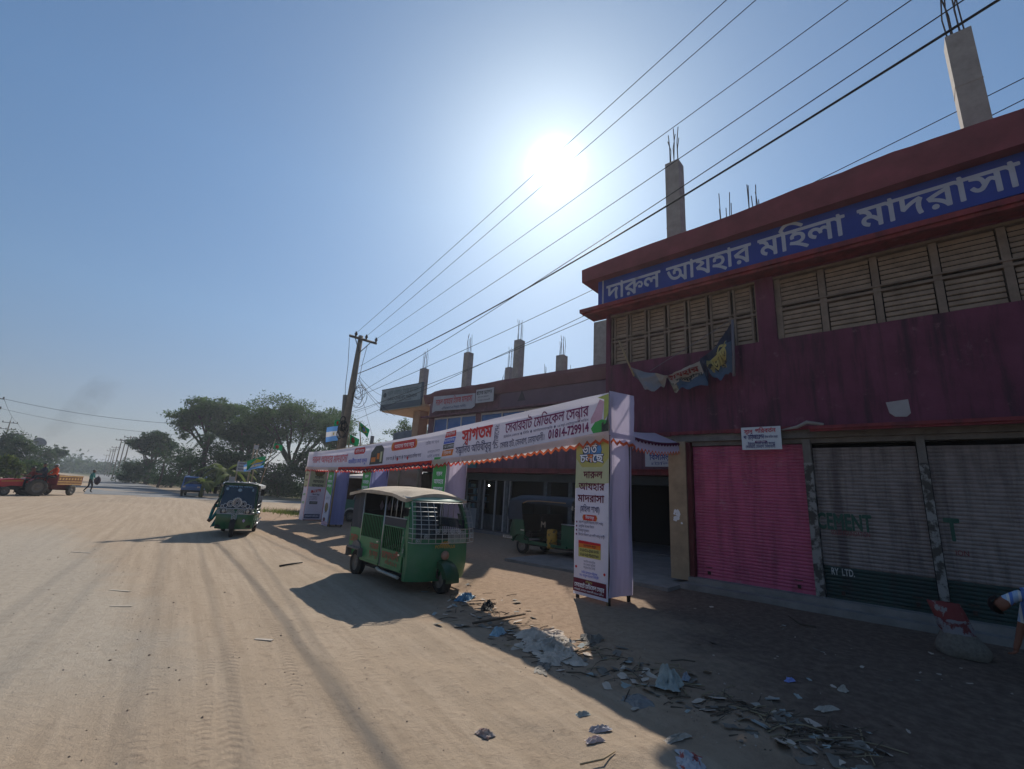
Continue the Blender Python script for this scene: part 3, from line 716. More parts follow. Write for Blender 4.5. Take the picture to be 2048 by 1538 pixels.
t = MB(); f = FS_(X-.281); t.text('ছােদক ম%ানশন', f, -15.2, -14.2, 6.1, .17, .02, .004); t.text('েমইন েরাড, েসবারহাট', f, -15.1, -14.4, 5.96, .06, .0, .004); t.text('েসনবাগ, েনায়াখালী', f, -15.1, -14.3, 5.8, .06, .0, .004); part(t, 'lettering', mat('letter_black', (.03, .03, .035), .6), CB)
# shop signs under the gate
SG = thing('shop_sign', 'teal and yellow picture board above the glass fronted shop', 'sign', (X-.2, 15.5, 2.8))
a, c = PX(916, 905, X-.1), PX(952, 934, X-.1)
m = BX(((X-.1, c.y, 2.74), (X-.06, a.y, 3.5))); part(m, 'board', mat('board_teal', (.03, .16, .18), .5, .3, 3), SG)
m = BX(((X-.112, a.y-.5, 2.85), (X-.101, a.y-.2, 3.35)), ((X-.112, c.y+.05, 2.9), (X-.101, c.y+.3, 3.4))); part(m, 'picture', mat('board_lime', (.28, .36, .08), .5, .4, 6), SG)
WS = thing('shop_sign', 'white board with blue lettering over the dark passage', 'sign', (X-.2, 6, 2.8))
a, c = PX(1290, 902, 13.9), PX(1375, 930, 13.9)
m = BX(((13.9, c.y, c.z-.05), (13.93, a.y, a.z))); part(m, 'board', mat('board_white', (.5, .54, .58), .5, .05, 3), WS)
t = MB(); t.text('িবসিমল_লাহ', FS_(13.9), -a.y+.15, -a.y+1.0, c.z+.16, .16, .02, .004); t.text('েটিলকম', FS_(13.9), -a.y+.2, -a.y+1.3, c.z, .07, .0, .004); part(t, 'lettering', mat('letter_blue', (.03, .06, .25), .6), WS)
# ================================================================== cloth gate along the road
vinyl = cloth('vinyl_banner_white', (.76, .74, .84), .22)
sheetc = cloth('lilac_tent_cloth', (.58, .52, .66), .35)
sheetb = cloth('blue_lilac_tent_cloth', (.33, .35, .62), .3)
pinkc = cloth('pink_valance_cloth', (.86, .70, .66), .6)
redtrim = cloth('red_trim_cloth', (.60, .045, .03), .45); maroontrim = cloth('maroon_trim_cloth', (.10, .012, .05), .2); orangetrim = cloth('orange_trim_cloth', (.66, .13, .05), .4)
bamboo = mat('bamboo', (.30, .22, .12), .7, .25, 6)
P_red = mat('print_red', (.55, .025, .03), .6); P_pink = mat('print_pink', (.62, .16, .20), .6); P_purple = mat('print_purple', (.17, .01, .10), .6)
P_navy = mat('print_navy', (.035, .04, .12), .6); P_white = mat('print_white', (.8, .8, .86), .6); P_orange = mat('print_orange', (.62, .17, .02), .6)
P_green = mat('print_green', (.045, .34, .07), .6, .12, 2); P_lime = mat('print_lime', (.40, .46, .12), .6, .2, 3); P_blue = mat('print_blue', (.06, .12, .55), .6)
P_rose = mat('print_rose', (.60, .36, .46), .6, .2, 4); P_maroon = mat('print_maroon', (.13, .008, .035), .6, .1, 4); P_cream = mat('print_cream', (.50, .50, .30), .6, .1, 3)
P_yellow = mat('print_yellow', (.48, .43, .13), .6, .12, 2); P_olive = mat('print_olive', (.16, .13, .04), .6, .5, 12); P_sky = mat('print_sky', (.10, .26, .55), .6, .4, 6); P_grey = mat('print_grey', (.22, .23, .32), .6); P_dark = mat('print_dark', (.05, .055, .05), .6, .5, 9)
GA = thing('festival_gate', 'long white printed banner gate on cloth wrapped pillars with scalloped valance beside the road', 'gate', T0)
topz = [(-.2, 3.52), (0, 3.51), (3.2, 3.36), (6.4, 3.2), (10.7, 3.085), (14, 3.03), (18.2, 3.07)]
botz = [(-.2, 2.79), (0, 2.79), (3.2, 2.53), (6.4, 2.40), (10.7, 2.29), (14, 2.30), (18.2, 2.36)]
def lin(tab, x):
    for (a, za), (c, zc) in zip(tab, tab[1:]):
        if x <= c: return za+(zc-za)*(x-a)/(c-a)
    return tab[-1][1]
SMAX = 17.95
def GP(s_, z, off=0.): return T0+TD*s_+TN*off+Vector((0, 0, z))
def wav(s_, v): return .024*noise.noise(Vector((s_*.9, v*1.2, 4)))+.010*noise.noise(Vector((s_*2.7, v*3.0, 8)))
def FB(u, v, lf=0.):                      # banner: u = distance from its far end, v = 0..1 of its height
    s_ = SMAX-u; z = lin(botz, s_)+(lin(topz, s_)-lin(botz, s_))*v
    return GP(s_, z, .02+wav(s_, v)+lf)
def SU(px):                               # gate position seen at a photo column -> u along the banner
    for k in range(1, 400):
        s_ = k*.05-.2; z = (lin(topz, s_)+lin(botz, s_))/2; q = CAMR.transposed() @ (GP(s_, z)-ORG)
        if 1024+FPX*q.x/-q.z < px: return SMAX-s_
    return 0.
m = MB(); m.smooth = True
m.sheet(lambda u, v: FB(u, v), 150, 8, 0, SMAX)
part(m, 'banner', vinyl, GA)
def btext(s_, pa, pb, v, h, ma, bold=.01, name='lettering'):
    t = MB(); t.text(s_, lambda u, q, lf: FB(u, q, lf), SU(pa), SU(pb), v, h, bold, .010); return part(t, name, ma, GA)
def tess(pts, step):
    xs = [p[0] for p in pts]; ys_ = [p[1] for p in pts]; n0 = len(pts); vs = []; ed = []
    for i in range(n0):
        a, c = pts[i], pts[(i+1) % n0]; k = max(1, int(max(abs(a[0]-c[0])/step[0], abs(a[1]-c[1])/step[1])))
        for j in range(k): vs.append(Vector((a[0]+(c[0]-a[0])*j/k, a[1]+(c[1]-a[1])*j/k)))
    n1 = len(vs); ed = [(i, (i+1) % n1) for i in range(n1)]
    x = min(xs)+step[0]/2
    while x < max(xs):
        y = min(ys_)+step[1]/2
        while y < max(ys_): vs.append(Vector((x, y))); y += step[1]
        x += step[0]
    r = mgeo.delaunay_2d_cdt(vs, ed, [list(range(n1))], 1, 1e-5)
    return [tuple(p) for p in r[0]], [tuple(f) for f in r[2]]
def bpoly(polys, ma, lf=.007, name='print'):
    for pts in polys:
        t = MB(); vs, fs = tess([(SU(a) if a > 400 else a, v) for a, v in pts], (.12, .15)); t.raw([FB(a, v, lf) for a, v in vs], fs); part(t, name, ma, GA)
def pill(pa, pb, v0, v1, n=5):
    a, c = SU(pa), SU(pb); r_ = (v1-v0)/2; vm = (v0+v1)/2; ru = r_*.7
    return [(a+ru+ru*math.cos(t_), vm+r_*math.sin(t_)) for t_ in [math.pi/2+math.pi*k/n for k in range(n+1)]]+[(c-ru+ru*math.cos(t_), vm+r_*math.sin(t_)) for t_ in [-math.pi/2+math.pi*k/n for k in range(n+1)]]
btext('েসবারহাট েমিডেকল েসন_টার', 1013, 1184, .52, .25, P_purple, .012)
btext('িডিজটাল এক্স-ের ♦ ইিসিজ ♦ আল্ট্রাসেনাগ্রািফ ♦ ২৪ ঘন_টা এ্যাম্বুেলন্স সািভ^স'.replace('্', ''), 1010, 1183, .385, .055, P_navy, 0)
btext('েসবার হাট, েসনবাগ, েনায়াখালী।', 1006, 1094, .12, .15, P_navy, .003)
btext('01814-729914', 1100, 1184, .13, .20, P_purple, .028)
t = MB(); t.text('েসৗজেন%:', lambda u, q, lf: FB(SU(999)-.03+(-q), .14+u, lf), 0, .66, -.05, .16, .0, .01); part(t, 'lettering', P_navy, GA)
btext('স_বাগতম', 927, 986, .50, .32, P_red, .035)
btext('সম_মািনত অিতথীবৃন_দ', 916, 986, .14, .2, P_navy, .006)
bpoly([[(891, .72), (913, .72), (914, .9), (893, .9)]], P_red); bpoly([[(890, .52), (912, .52), (913, .69), (891, .69)]], P_blue); bpoly([[(890, .34), (911, .34), (912, .5), (890, .5)]], P_dark); bpoly([[(888, .12), (910, .12), (911, .31), (889, .31)]], P_orange)
btext('আবািসক', 894, 912, .77, .09, P_white, 0); btext('অনাবািসক', 892, 911, .57, .08, P_white, 0); btext('েড-েকয়ার', 891, 911, .38, .08, P_white, 0); btext('িহফজ', 892, 907, .17, .09, P_white, 0)
bpoly([pill(784, 836, .56, .9)], P_orange); bpoly([pill(788, 832, .575, .885)], P_red, .009)
btext('আমােদর শাখা সমূহ', 791, 829, .65, .13, P_white, .01)
btext('বালক শাখা ♦ িহফজ শাখা ♦ দার~ল আযহার বািলকা শাখা', 776, 846, .2, .12, P_navy, .004)
bpoly([[(796, .22), (798, .31), (800, .22), (798, .13)], [(817, .22), (819, .31), (821, .22), (819, .13)]], P_red, .009)
btext('েরিজঃ নং ৭৮৬', 853, 880, .6, .1, P_grey, 0); btext('েযাগােযাগঃ েসনবাগ', 858, 884, .3, .08, P_grey, 0); btext('ভিত^ চলেছ', 858, 884, .14, .08, P_grey, 0)
bpoly([[(743, .1), (769, .1), (769.5, .72), (764, .88), (752, .88), (745, .62)]], P_dark); bpoly([[(746, .2), (754, .2), (754, .4), (746, .4)], [(756, .3), (762, .3), (762, .55), (756, .55)]], P_orange, .009)
bpoly([[(763, .18), (767, .18), (767, .6), (763, .6)]], P_cream, .009)
bpoly([pill(709, 731, .62, .92)], P_red); btext('ভিত^ চলেছ', 712, 729, .7, .12, P_white, .005)
btext('আরবীেত কথা বলুন', 700, 738, .2, .18, P_blue, .01)
btext('দার~ল আযহার মাদরাসা', 627, 697, .3, .36, P_pink, .02)
# printed panel at the near end of the banner
bpoly([[(1188, .30), (1208, .36), (1212, .80), (1205, .88), (1196, .62), (1187, .42)]], P_rose); bpoly([[(1200, .93), (1219.5, .97), (1221, .45), (1214, .30), (1212, .85)]], P_lime, .008)
bpoly([[(1189, .06), (1187, .18), (1195, .32), (1206, .36), (1221, .30), (1222, .04)]], P_green, .009)
bpoly([[(1208, .05), (1210, .26), (1212, .30), (1213, .22), (1216, .25), (1217, .34), (1219, .25), (1221, .5), (1222, .05)]], P_dark, .011)
# cloth return at the near end and back skin
m = MB(); m.smooth = True
m.sheet(lambda a, v: T0-TN*(.02-.0)-TN*a+TN*.04+TD*(-.01+.025*noise.noise(Vector((a*3, v*3, 2))))+Vector((0, 0, 2.75+.79*v+.05*a)), 8, 6, 0, .72)
part(m, 'end_cloth', sheetc, GA)
m = MB(); m.smooth = True; m.sheet(lambda s_, v: GP(s_, lin(botz, s_)+.08+(lin(topz, s_)-.06-lin(botz, s_)-.08)*v, -.10+.5*wav(s_, v)), 90, 4, .05, SMAX-.05); part(m, 'back_cloth', sheetc, GA)
# valance: plain band with a zigzag lower edge
def valance(fn, s0, s1, zt, hgt, step, trim, body, name, off=.05, amp=.055):
    m = MB(); n_ = max(2, int(round((s1-s0)/step))); pts = []
    for k in range(n_*2+1):
        s_ = s0+(s1-s0)*k/(n_*2); pts.append((s_+(random.uniform(-.16, .16)*step if 0 < k < n_*2 else 0), zt(s_)-hgt*random.uniform(.94, 1.08)+(amp*random.uniform(.7, 1.15) if k % 2 else 0)))
    sub = []
    for (a, za), (c, zc) in zip(pts, pts[1:]):
        for j in range(3): sub.append((a+(c-a)*j/3, za+(zc-za)*j/3))
    sub.append(pts[-1])
    wv = lambda s_, q: off+.012*noise.noise(Vector((s_*4, q, 3)))
    A = [m.vert(fn(s_, zt(s_), wv(s_, 0))) for s_, z in sub]; B = [m.vert(fn(s_, z, wv(s_, 1))) for s_, z in sub]
    for i in range(len(sub)-1): m.face((A[i], A[i+1], B[i+1], B[i]))
    m.cur = 1
    C_ = [m.vert(fn(s_, z+.004, wv(s_, 1)+.004)) for s_, z in sub]; D_ = [m.vert(fn(s_, z-.05, wv(s_, 1)+.004)) for s_, z in sub]
    for i in range(len(sub)-1): m.face((C_[i], C_[i+1], D_[i+1], D_[i]))
    return part(m, name, [body, trim], GA)
zt = lambda s_: lin(botz, s_)+.03
valance(lambda s_, z, o: GP(s_, z, o), -.03, 4.6, zt, .19, .20, orangetrim, pinkc, 'valance', .05, .075)
valance(lambda s_, z, o: GP(s_, z, o), 4.6, 9.6, zt, .18, .21, redtrim, pinkc, 'valance', .055, .075)
valance(lambda s_, z, o: GP(s_, z, o), 9.6, 17.95, zt, .18, .25, redtrim, pinkc, 'valance', .05, .08)
valance(lambda s_, z, o: GP(s_, z, o), 6.0, 13.4, lambda s_: zt(s_)-.01, .11, .30, maroontrim, redtrim, 'valance_upper', .075, .055)
zt2 = lambda a: 2.80
EF = lambda a, z, o: T0-TN*a-TD*o+Vector((0, 0, z))
valance(EF, -.04, .66, zt2, .17, .17, orangetrim, sheetc, 'valance', .06)
# frame poles
m = MB()
for s_ in (.05, 5.6, 10.5, 13.9, 17.7):
    m.tube([GP(s_, 0, -.05), GP(s_, lin(topz, s_)-.05, -.05)], .03, 6)
m.tube([GP(.0, 3.42, -.06), GP(6, 3.16, -.06), GP(SMAX, 3.0, -.06)], .028, 6); m.tube([GP(.0, 2.85, -.06), GP(6, 2.47, -.06), GP(SMAX, 2.42, -.06)], .028, 6)
part(m, 'bamboo_frame', bamboo, GA)
# wrapped pillars: printed face to the road, plain face towards the viewer
def pillar(s0, wid, dep, zb, zt_, side, face, label):
    m = MB(); m.smooth = True
    mid_ = lambda v: 1-.035*math.sin(math.pi*v)
    def F(u, v): # road face, u from far to near
        return GP(s0+wid*(1-u), zb+(zt_-zb)*v, .0+.012*noise.noise(Vector((u*2+s0, v*4, 6)))+.008)
    m.sheet(F, 8, 16)
    o = part(m, 'pillar_face', face, GA); o['label'] = label
    m = MB(); m.smooth = True
    def G_(u, v): return GP(s0, zb+.06+(zt_-zb-.06)*v, -dep*u)-TD*(.030*noise.noise(Vector((u*2.4+s0, v*3, 11)))+.012*math.sin(u*9+2*v)+.014*noise.noise(Vector((u*9+s0, v*3.5, 3))))
    m.sheet(G_, 18, 30)
    m.sheet(lambda u, v: GP(s0+wid, zb+.06+(zt_-zb-.06)*v, -dep*u), 4, 4)
    m.sheet(lambda u, v: GP(s0+wid*u, zb+.06+(zt_-zb-.06)*v, -dep), 4, 4)
    o = part(m, 'pillar_wrap', side, GA)
    m = MB()
    for a, c in ((.04, .06), (wid-.04, .06), (.04, dep-.04), (wid-.04, dep-.04)): m.tube([GP(s0+a, -.05, -c), GP(s0+a, zt_, -c)], .035, 6)
    part(m, 'pillar_post', mat('dark_post', (.03, .026, .024), .8), GA)
    return F
def ptext(F, s_, u0, u1, v, h, zh, ma, bold=.01, W_=.75, fit=True):
    t = MB(); g0 = lambda u, q, lf: F(u, q)+TN*(lf+.004)
    lay, w_, _ = layout(s_, bold)
    t.text(s_, g0, u0, u1, v, h, bold, .006); part(t, 'lettering', ma, GA)
def ppoly(F, polys, ma, lf=.006):
    for pp in polys: t = MB(); vs, fs = tess(pp, (.12, .05)); t.raw([F(u, v)+TN*lf for u, v in vs], fs); part(t, 'print', ma, GA)
def circ(u, v, r, asp, n=14): return [(u+r*math.cos(2*math.pi*k/n), v+r*asp*math.sin(2*math.pi*k/n)) for k in range(n)]
def bigbanner(F, H, women=True):
    a = .75/H
    ppoly(F, [[(.0, .66), (1, .70), (1, 1), (0, 1)]], P_cream, .004); ppoly(F, [[(.0, .86), (.2, .8), (.8, .8), (1, .86), (1, 1), (0, 1)]], P_yellow, .005)
    ppoly(F, [circ(.5, .912, .30, a)], P_dark, .006); ppoly(F, [circ(.52, .912, .27, a)], P_sky, .0068)
    for ma, bo, lf in ((P_navy, .075, .0), (P_white, .02, .0)):
        t = MB(); g0 = lambda u, q, l_: F(u, q)+TN*(l_+(.004 if ma is P_navy else .009))
        t.text('ভিত^', g0, .2, .66, .892, .052, bo, .005); t.text('চলেছ', g0, .14, .84, .832, .05, bo, .005); part(t, 'lettering', ma, GA)
    t = MB(); g0 = lambda u, q, l_: F(u, q)+TN*(l_+.012); t.text('ল', g0, .38, .55, .832, .05, .02, .005); part(t, 'lettering', P_orange, GA)
    for s_, u0, u1, v in (('দার~ল', .26, .82, .728), ('আযহার', .12, .88, .652), ('মাদরাসা', .1, .88, .575)): ptext(F, s_, u0, u1, v, .042, H, P_maroon, .02)
    ptext(F, '(মিহলা শাখা)' if women else '(বালক শাখা)', .17, .76, .512, .033, H, P_navy, .012)
    ppoly(F, [[(.24, .476), (.27, .457), (.66, .457), (.69, .476), (.66, .494), (.27, .494)]], P_orange, .006); ppoly(F, [[(.28, .476), (.3, .459), (.63, .459), (.65, .476), (.63, .492), (.3, .492)]], P_red, .008)
    ptext(F, 'িবভাগসমূহ', .34, .6, .468, .016, H, P_white, .01)
    for v, s_, u1 in ((.438, 'আদশ^ নূরানী িবভাগ েশিণ পয^ন_ত', .86), (.412, 'আধুিনক নােজরা িবভাগ', .6), (.386, 'িহফজুল কুরআন', .46), (.36, 'িকতাব িবভাগ ৮ম েশিণ পয^ন_ত ছাত_রী', .9)):
        ptext(F, s_, .14, u1, v, .013, H, P_navy, .004); ppoly(F, [circ(.07, v+.006, .022, a)], P_purple)
    ppoly(F, [[(.14, .23), (.79, .23), (.79, .287), (.14, .287)]], P_yellow, .006); ppoly(F, [[(.14, .287), (.79, .287), (.79, .322), (.14, .322)]], P_orange, .006); ppoly(F, [[(.14, .312), (.79, .312), (.79, .326), (.14, .330)]], P_red, .008)
    ptext(F, 'েযাগােযাগ করুন', .3, .66, .295, .012, H, P_maroon, .006)
    ptext(F, '০১৮৩২-৫৬০২০৪', .19, .74, .263, .019, H, P_dark, .012); ptext(F, '০১৮২৫-৭৮৫০৬০', .19, .74, .237, .019, H, P_dark, .012)
    for v, s_, u0, u1 in ((.2, 'আবািসক অনাবািসক', .3, .64), (.182, 'েড-েকয়ার সুিবধা', .3, .64), (.164, 'সমূেহর মেধ% েসরা', .3, .64)): ptext(F, s_, u0, u1, v, .011, H, P_grey, .004)
    ptext(F, 'সাব^িক েযাগােযাগ পিরচালক', .24, .7, .132, .013, H, P_blue, .006); ptext(F, 'েমাঃ আব_দুল মােলক িসিদ_দকী', .18, .74, .114, .012, H, P_blue, .006)
    ppoly(F, [circ(.07, .165, .03, a), circ(.9, .15, .03, a)], P_red)
    ppoly(F, [[(.0, .018), (.955, .018), (.955, .098), (.0, .098)]], P_maroon, .006)
    ptext(F, 'েসৗজেন%', .37, .56, .078, .012, H, P_yellow, .006); ptext(F, 'েসবারহাট েমিডেকল েসন_টার', .04, .90, .047, .022, H, P_white, .02); ptext(F, 'েসবারহাট, েসনবাগ, েনায়াখালী 01814-729914', .04, .88, .026, .010, H, P_white, .005)
F5 = pillar(.0, .76, .62, .06, 2.74, sheetc, vinyl, 'printed banner face with yellow top and maroon foot')
bigbanner(F5, 2.68)
def greenpillar(s0, wid, zt_, n_):
    F = pillar(s0, wid, .62, .03, zt_, sheetb if s0 > 9 else sheetc, vinyl, 'green topped printed banner strip')
    ppoly(F, [[(.02, .60), (.98, .50), (.98, 1), (.02, 1)]], P_green, .006)
    for s_, u0, u1, v in (('দার~ল', .3, .72, .80), ('আযহার', .15, .85, .72), ('মাদরাসা', .15, .85, .64)): ptext(F, s_, u0, u1, v, .042, 2.4, P_white, .02)
    ppoly(F, [[(.45, .88), (.5, .97), (.55, .88), (.52, .98), (.5, 1.0), (.48, .98)]], P_white, .009)
    for v in (.46, .435): ptext(F, 'েসবারহাট েনায়াখালী', .2, .8, v, .014, 2.4, P_grey, .004)
    ppoly(F, [circ(.5, .30, .3, .27)], P_maroon, .006); ppoly(F, [circ(.5, .30, .26, .27)], P_olive, .008)
    ptext(F, 'িবভাগ', .3, .7, .2, .016, 2.4, P_navy, .004)
    ppoly(F, [[(.04, .01), (.96, .01), (.96, .07), (.04, .07)]], P_rose, .006); ppoly(F, [circ(.4, .1, .2, .16)], P_maroon, .008); 
greenpillar(5.3, .70, 2.52, 4); greenpillar(10.2, .72, 2.40, 3); greenpillar(13.95, .72, 2.36, 2)
# far end pillar: narrow face to the road, wide printed face to the viewer, pink sheet beyond
F1 = pillar(17.35, .6, 1.55, .0, 2.40, cloth('pink_sheet', (.62, .36, .40), .4), vinyl, 'narrow printed strip on the far pillar')
ppoly(F1, [[(.0, .62), (1, .62), (1, 1), (0, 1)]], P_cream, .005)
for v in (.9, .82, .72, .6, .45, .3): ptext(F1, 'ভিত^', .2, .8, v, .03, 2.4, P_maroon if v > .5 else P_green, .02)
def FE(u, v, lf=0.): return GP(17.33, .04+2.34*v, -.78*u)-TD*(.045+lf+.006*math.sin(u*7))
m = MB(); m.smooth = True; m.sheet(lambda u, v: FE(u, v), 8, 12); o = part(m, 'printed_panel', vinyl, GA); o['label'] = 'printed panel with yellow top and navy foot'
def epoly(polys, ma, lf=.006):
    for pp in polys: t = MB(); vs, fs = tess(pp, (.12, .06)); t.raw([FE(u, v, lf) for u, v in vs], fs); part(t, 'print', ma, GA)
def etext(s_, u0, u1, v, h, ma, bold=.02): t = MB(); t.text(s_, FE, u0, u1, v, h, bold, .01); part(t, 'lettering', ma, GA)
epoly([[(0.02, .62), (.98, .62), (.98, .99), (.02, .99)]], P_cream, .005); epoly([circ(.55, .9, .28, .3)], P_olive, .007)
etext('ভিত^ চলেছ', .25, .85, .88, .06, P_maroon); etext('দার~ল', .3, .8, .78, .045, P_dark); etext('আযহার', .22, .85, .70, .045, P_dark); etext('মাদরাসা', .2, .85, .62, .045, P_dark)
epoly([[(.2, .5), (.75, .53), (.75, .58), (.2, .55)]], P_red); etext('শাখা সমূহ', .3, .7, .52, .03, P_white); etext('িবভাগ সমূহ', .3, .7, .46, .025, P_navy)
for v in (.42, .395, .37): etext('আদশ^ নূরানী িবভাগ', .15, .62, v, .012, P_navy, .004)
epoly([[(.2, .29), (.66, .29), (.66, .34), (.2, .34)]], P_dark); etext('০১৮৩২-৫৬০২০৪', .23, .62, .305, .02, P_white, .005); epoly([[(.02, .02), (.9, .02), (.9, .1), (.02, .1)]], P_navy); etext('েসবারহাট েমিডেকল', .08, .84, .045, .03, P_white, .01)
# cloth from the near pillar back to the shops
AW = thing('cloth_awning', 'cloth awning with dark scalloped trim running from the printed pillar back to the ochre pillar', 'awning', (8.8, 4, 2.6))
A0, A1 = T0-TN*.62+Vector((0, 0, 2.80)), Vector((W-.05, 3.98, 2.98))
A1 = PX(1357, 886, W-.08)
def AF(u, v): return A0+(A1-A0)*u+Vector((0, 0, -.05*math.sin(math.pi*u)))+Vector((0, .55, .25))*v
m = MB(); m.smooth = True; m.sheet(lambda u, v: AF(u, v), 14, 4); part(m, 'awning_top', sheetc, AW)
m = MB(); n_ = 15
for k in range(n_*2):
    a, c = k/(n_*2), (k+1)/(n_*2); za = -.24+(.07 if k % 2 else 0); zc = -.24+(0 if k % 2 else .07)
    m.cur = 0; m.poly([AF(a, 0), AF(c, 0), AF(c, 0)+Vector((0, -.02, zc)), AF(a, 0)+Vector((0, -.02, za))])
    m.cur = 1; m.poly([AF(a, 0)+Vector((0, -.012, .01)), AF(c, 0)+Vector((0, -.012, .01)), AF(c, 0)+Vector((0, -.03, -.035-(0 if k % 2 else .04))), AF(a, 0)+Vector((0, -.03, -.035-(.04 if k % 2 else 0)))])
    m.cur = 2; m.poly([AF(a, 0)+Vector((0, -.03, za+.004)), AF(c, 0)+Vector((0, -.03, zc+.004)), AF(c, 0)+Vector((0, -.03, zc-.03)), AF(a, 0)+Vector((0, -.03, za-.03))])
part(m, 'valance', [sheetc, maroontrim, orangetrim], AW)
m = MB(); m.tube([AF(0, .3)+Vector((0, 0, -.12)), AF(1, .3)+Vector((0, 0, -.14))], .025, 6); part(m, 'pole', mat('pale_pole', (.5, .45, .4), .6), AW)
# ================================================================== vehicles (local axes: x forward, y left, z up)
V_green = mat('green_body_paint', (.022, .15, .058), .42, .0, 3.5, .22, 3.2, (.05, .16, .085), .5, thresh=(.42, .75)); V_green2 = mat('worn_green_paint', (.03, .19, .07), .42, .0, 6, col2=(.10, .22, .13), thresh=(.55, .75), spec=.4, bump=.25, bscale=4)
V_dgreen = mat('dark_green_paint', (.008, .06, .025), .3, .15, 3, spec=.5); V_patch = mat('patched_filler', (.04, .15, .06), .7, .0, 11, col2=(.26, .27, .22), thresh=(.47, .52))
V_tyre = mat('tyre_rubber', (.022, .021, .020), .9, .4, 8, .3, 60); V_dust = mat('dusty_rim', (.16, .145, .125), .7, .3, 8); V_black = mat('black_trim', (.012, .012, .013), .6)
V_canvas = mat('tan_canvas', (.53, .44, .34), .9, .0, 4.5, .55, 8, (.40, .32, .24), thresh=(.38, .7)); V_curtain = mat('slate_curtain', (.055, .06, .072), .85, .15, 3, .2, 9)
V_chrome = mat('dull_chrome', (.55, .56, .57), .28, metal=.9); V_wire = mat('grille_wire', (.42, .43, .42), .4, metal=.6)
V_seat = mat('dark_vinyl_seat', (.02, .014, .016), .6); V_navy = mat('navy_panel', (.012, .02, .04), .5); V_redtxt = mat('faded_red_paint', (.33, .085, .05), .6, .0, 14, col2=(.06, .16, .07), thresh=(.52, .62))
V_gold = mat('gold_lettering', (.45, .27, .06), .5); V_glass = glassy('windscreen_glass', (.02, .045, .06), .06, .42); V_dglass = glassy('tinted_windscreen', (.006, .018, .035), .06)
V_lamp = mat('lamp_lens', (.45, .42, .36), .15, spec=.6); V_lilac = mat('lilac_patch', (.42, .38, .55), .8)
def wheel(root, x, y, r, w, lug=0, name='wheel', rimm=None):
    m = MB(); m.lathe([(r*.60, -w/2), (r*.88, -w/2), (r*.98, -w*.36), (r, -w*.15), (r, w*.15), (r*.98, w*.36), (r*.88, w/2), (r*.60, w/2)], (0, 0, 0), 'Y', 28)
    for k in range(lug):
        a = 2*math.pi*k/lug
        for s_ in (-1, 1):
            rot = Matrix.Rotation(-a-(0 if s_ > 0 else math.pi/lug), 3, 'Y') @ Matrix.Rotation(s_*.6, 3, 'X')
            m.box(Matrix.Rotation(-a-(0 if s_ > 0 else math.pi/lug), 3, 'Y') @ Vector((0, 0, r)) + Vector((0, s_*w*.22, 0)), (r*.09, w*.55, r*.10), rot)
    o = m.build(name, V_tyre, root, (x, y, r))
    m = MB(); m.lathe([(0, -w*.30), (r*.18, -w*.34), (r*.22, -w*.2), (r*.52, -w*.24), (r*.62, -w*.45), (r*.62, w*.45), (r*.52, w*.24), (r*.22, w*.2), (r*.18, w*.34), (0, w*.30)], (0, 0, 0), 'Y', 20)
    for k in range(6):
        a = 2*math.pi*k/6
        for s_ in (-1, 1): m.box((r*.36*math.cos(a), s_*w*.235, r*.36*math.sin(a)), (r*.05, w*.06, r*.05))
    m.build('rim', rimm or V_dust, o)
    return o
def pt(mb, name, mats, root, smooth=False): return mb.build(name, mats, root, smooth=smooth)

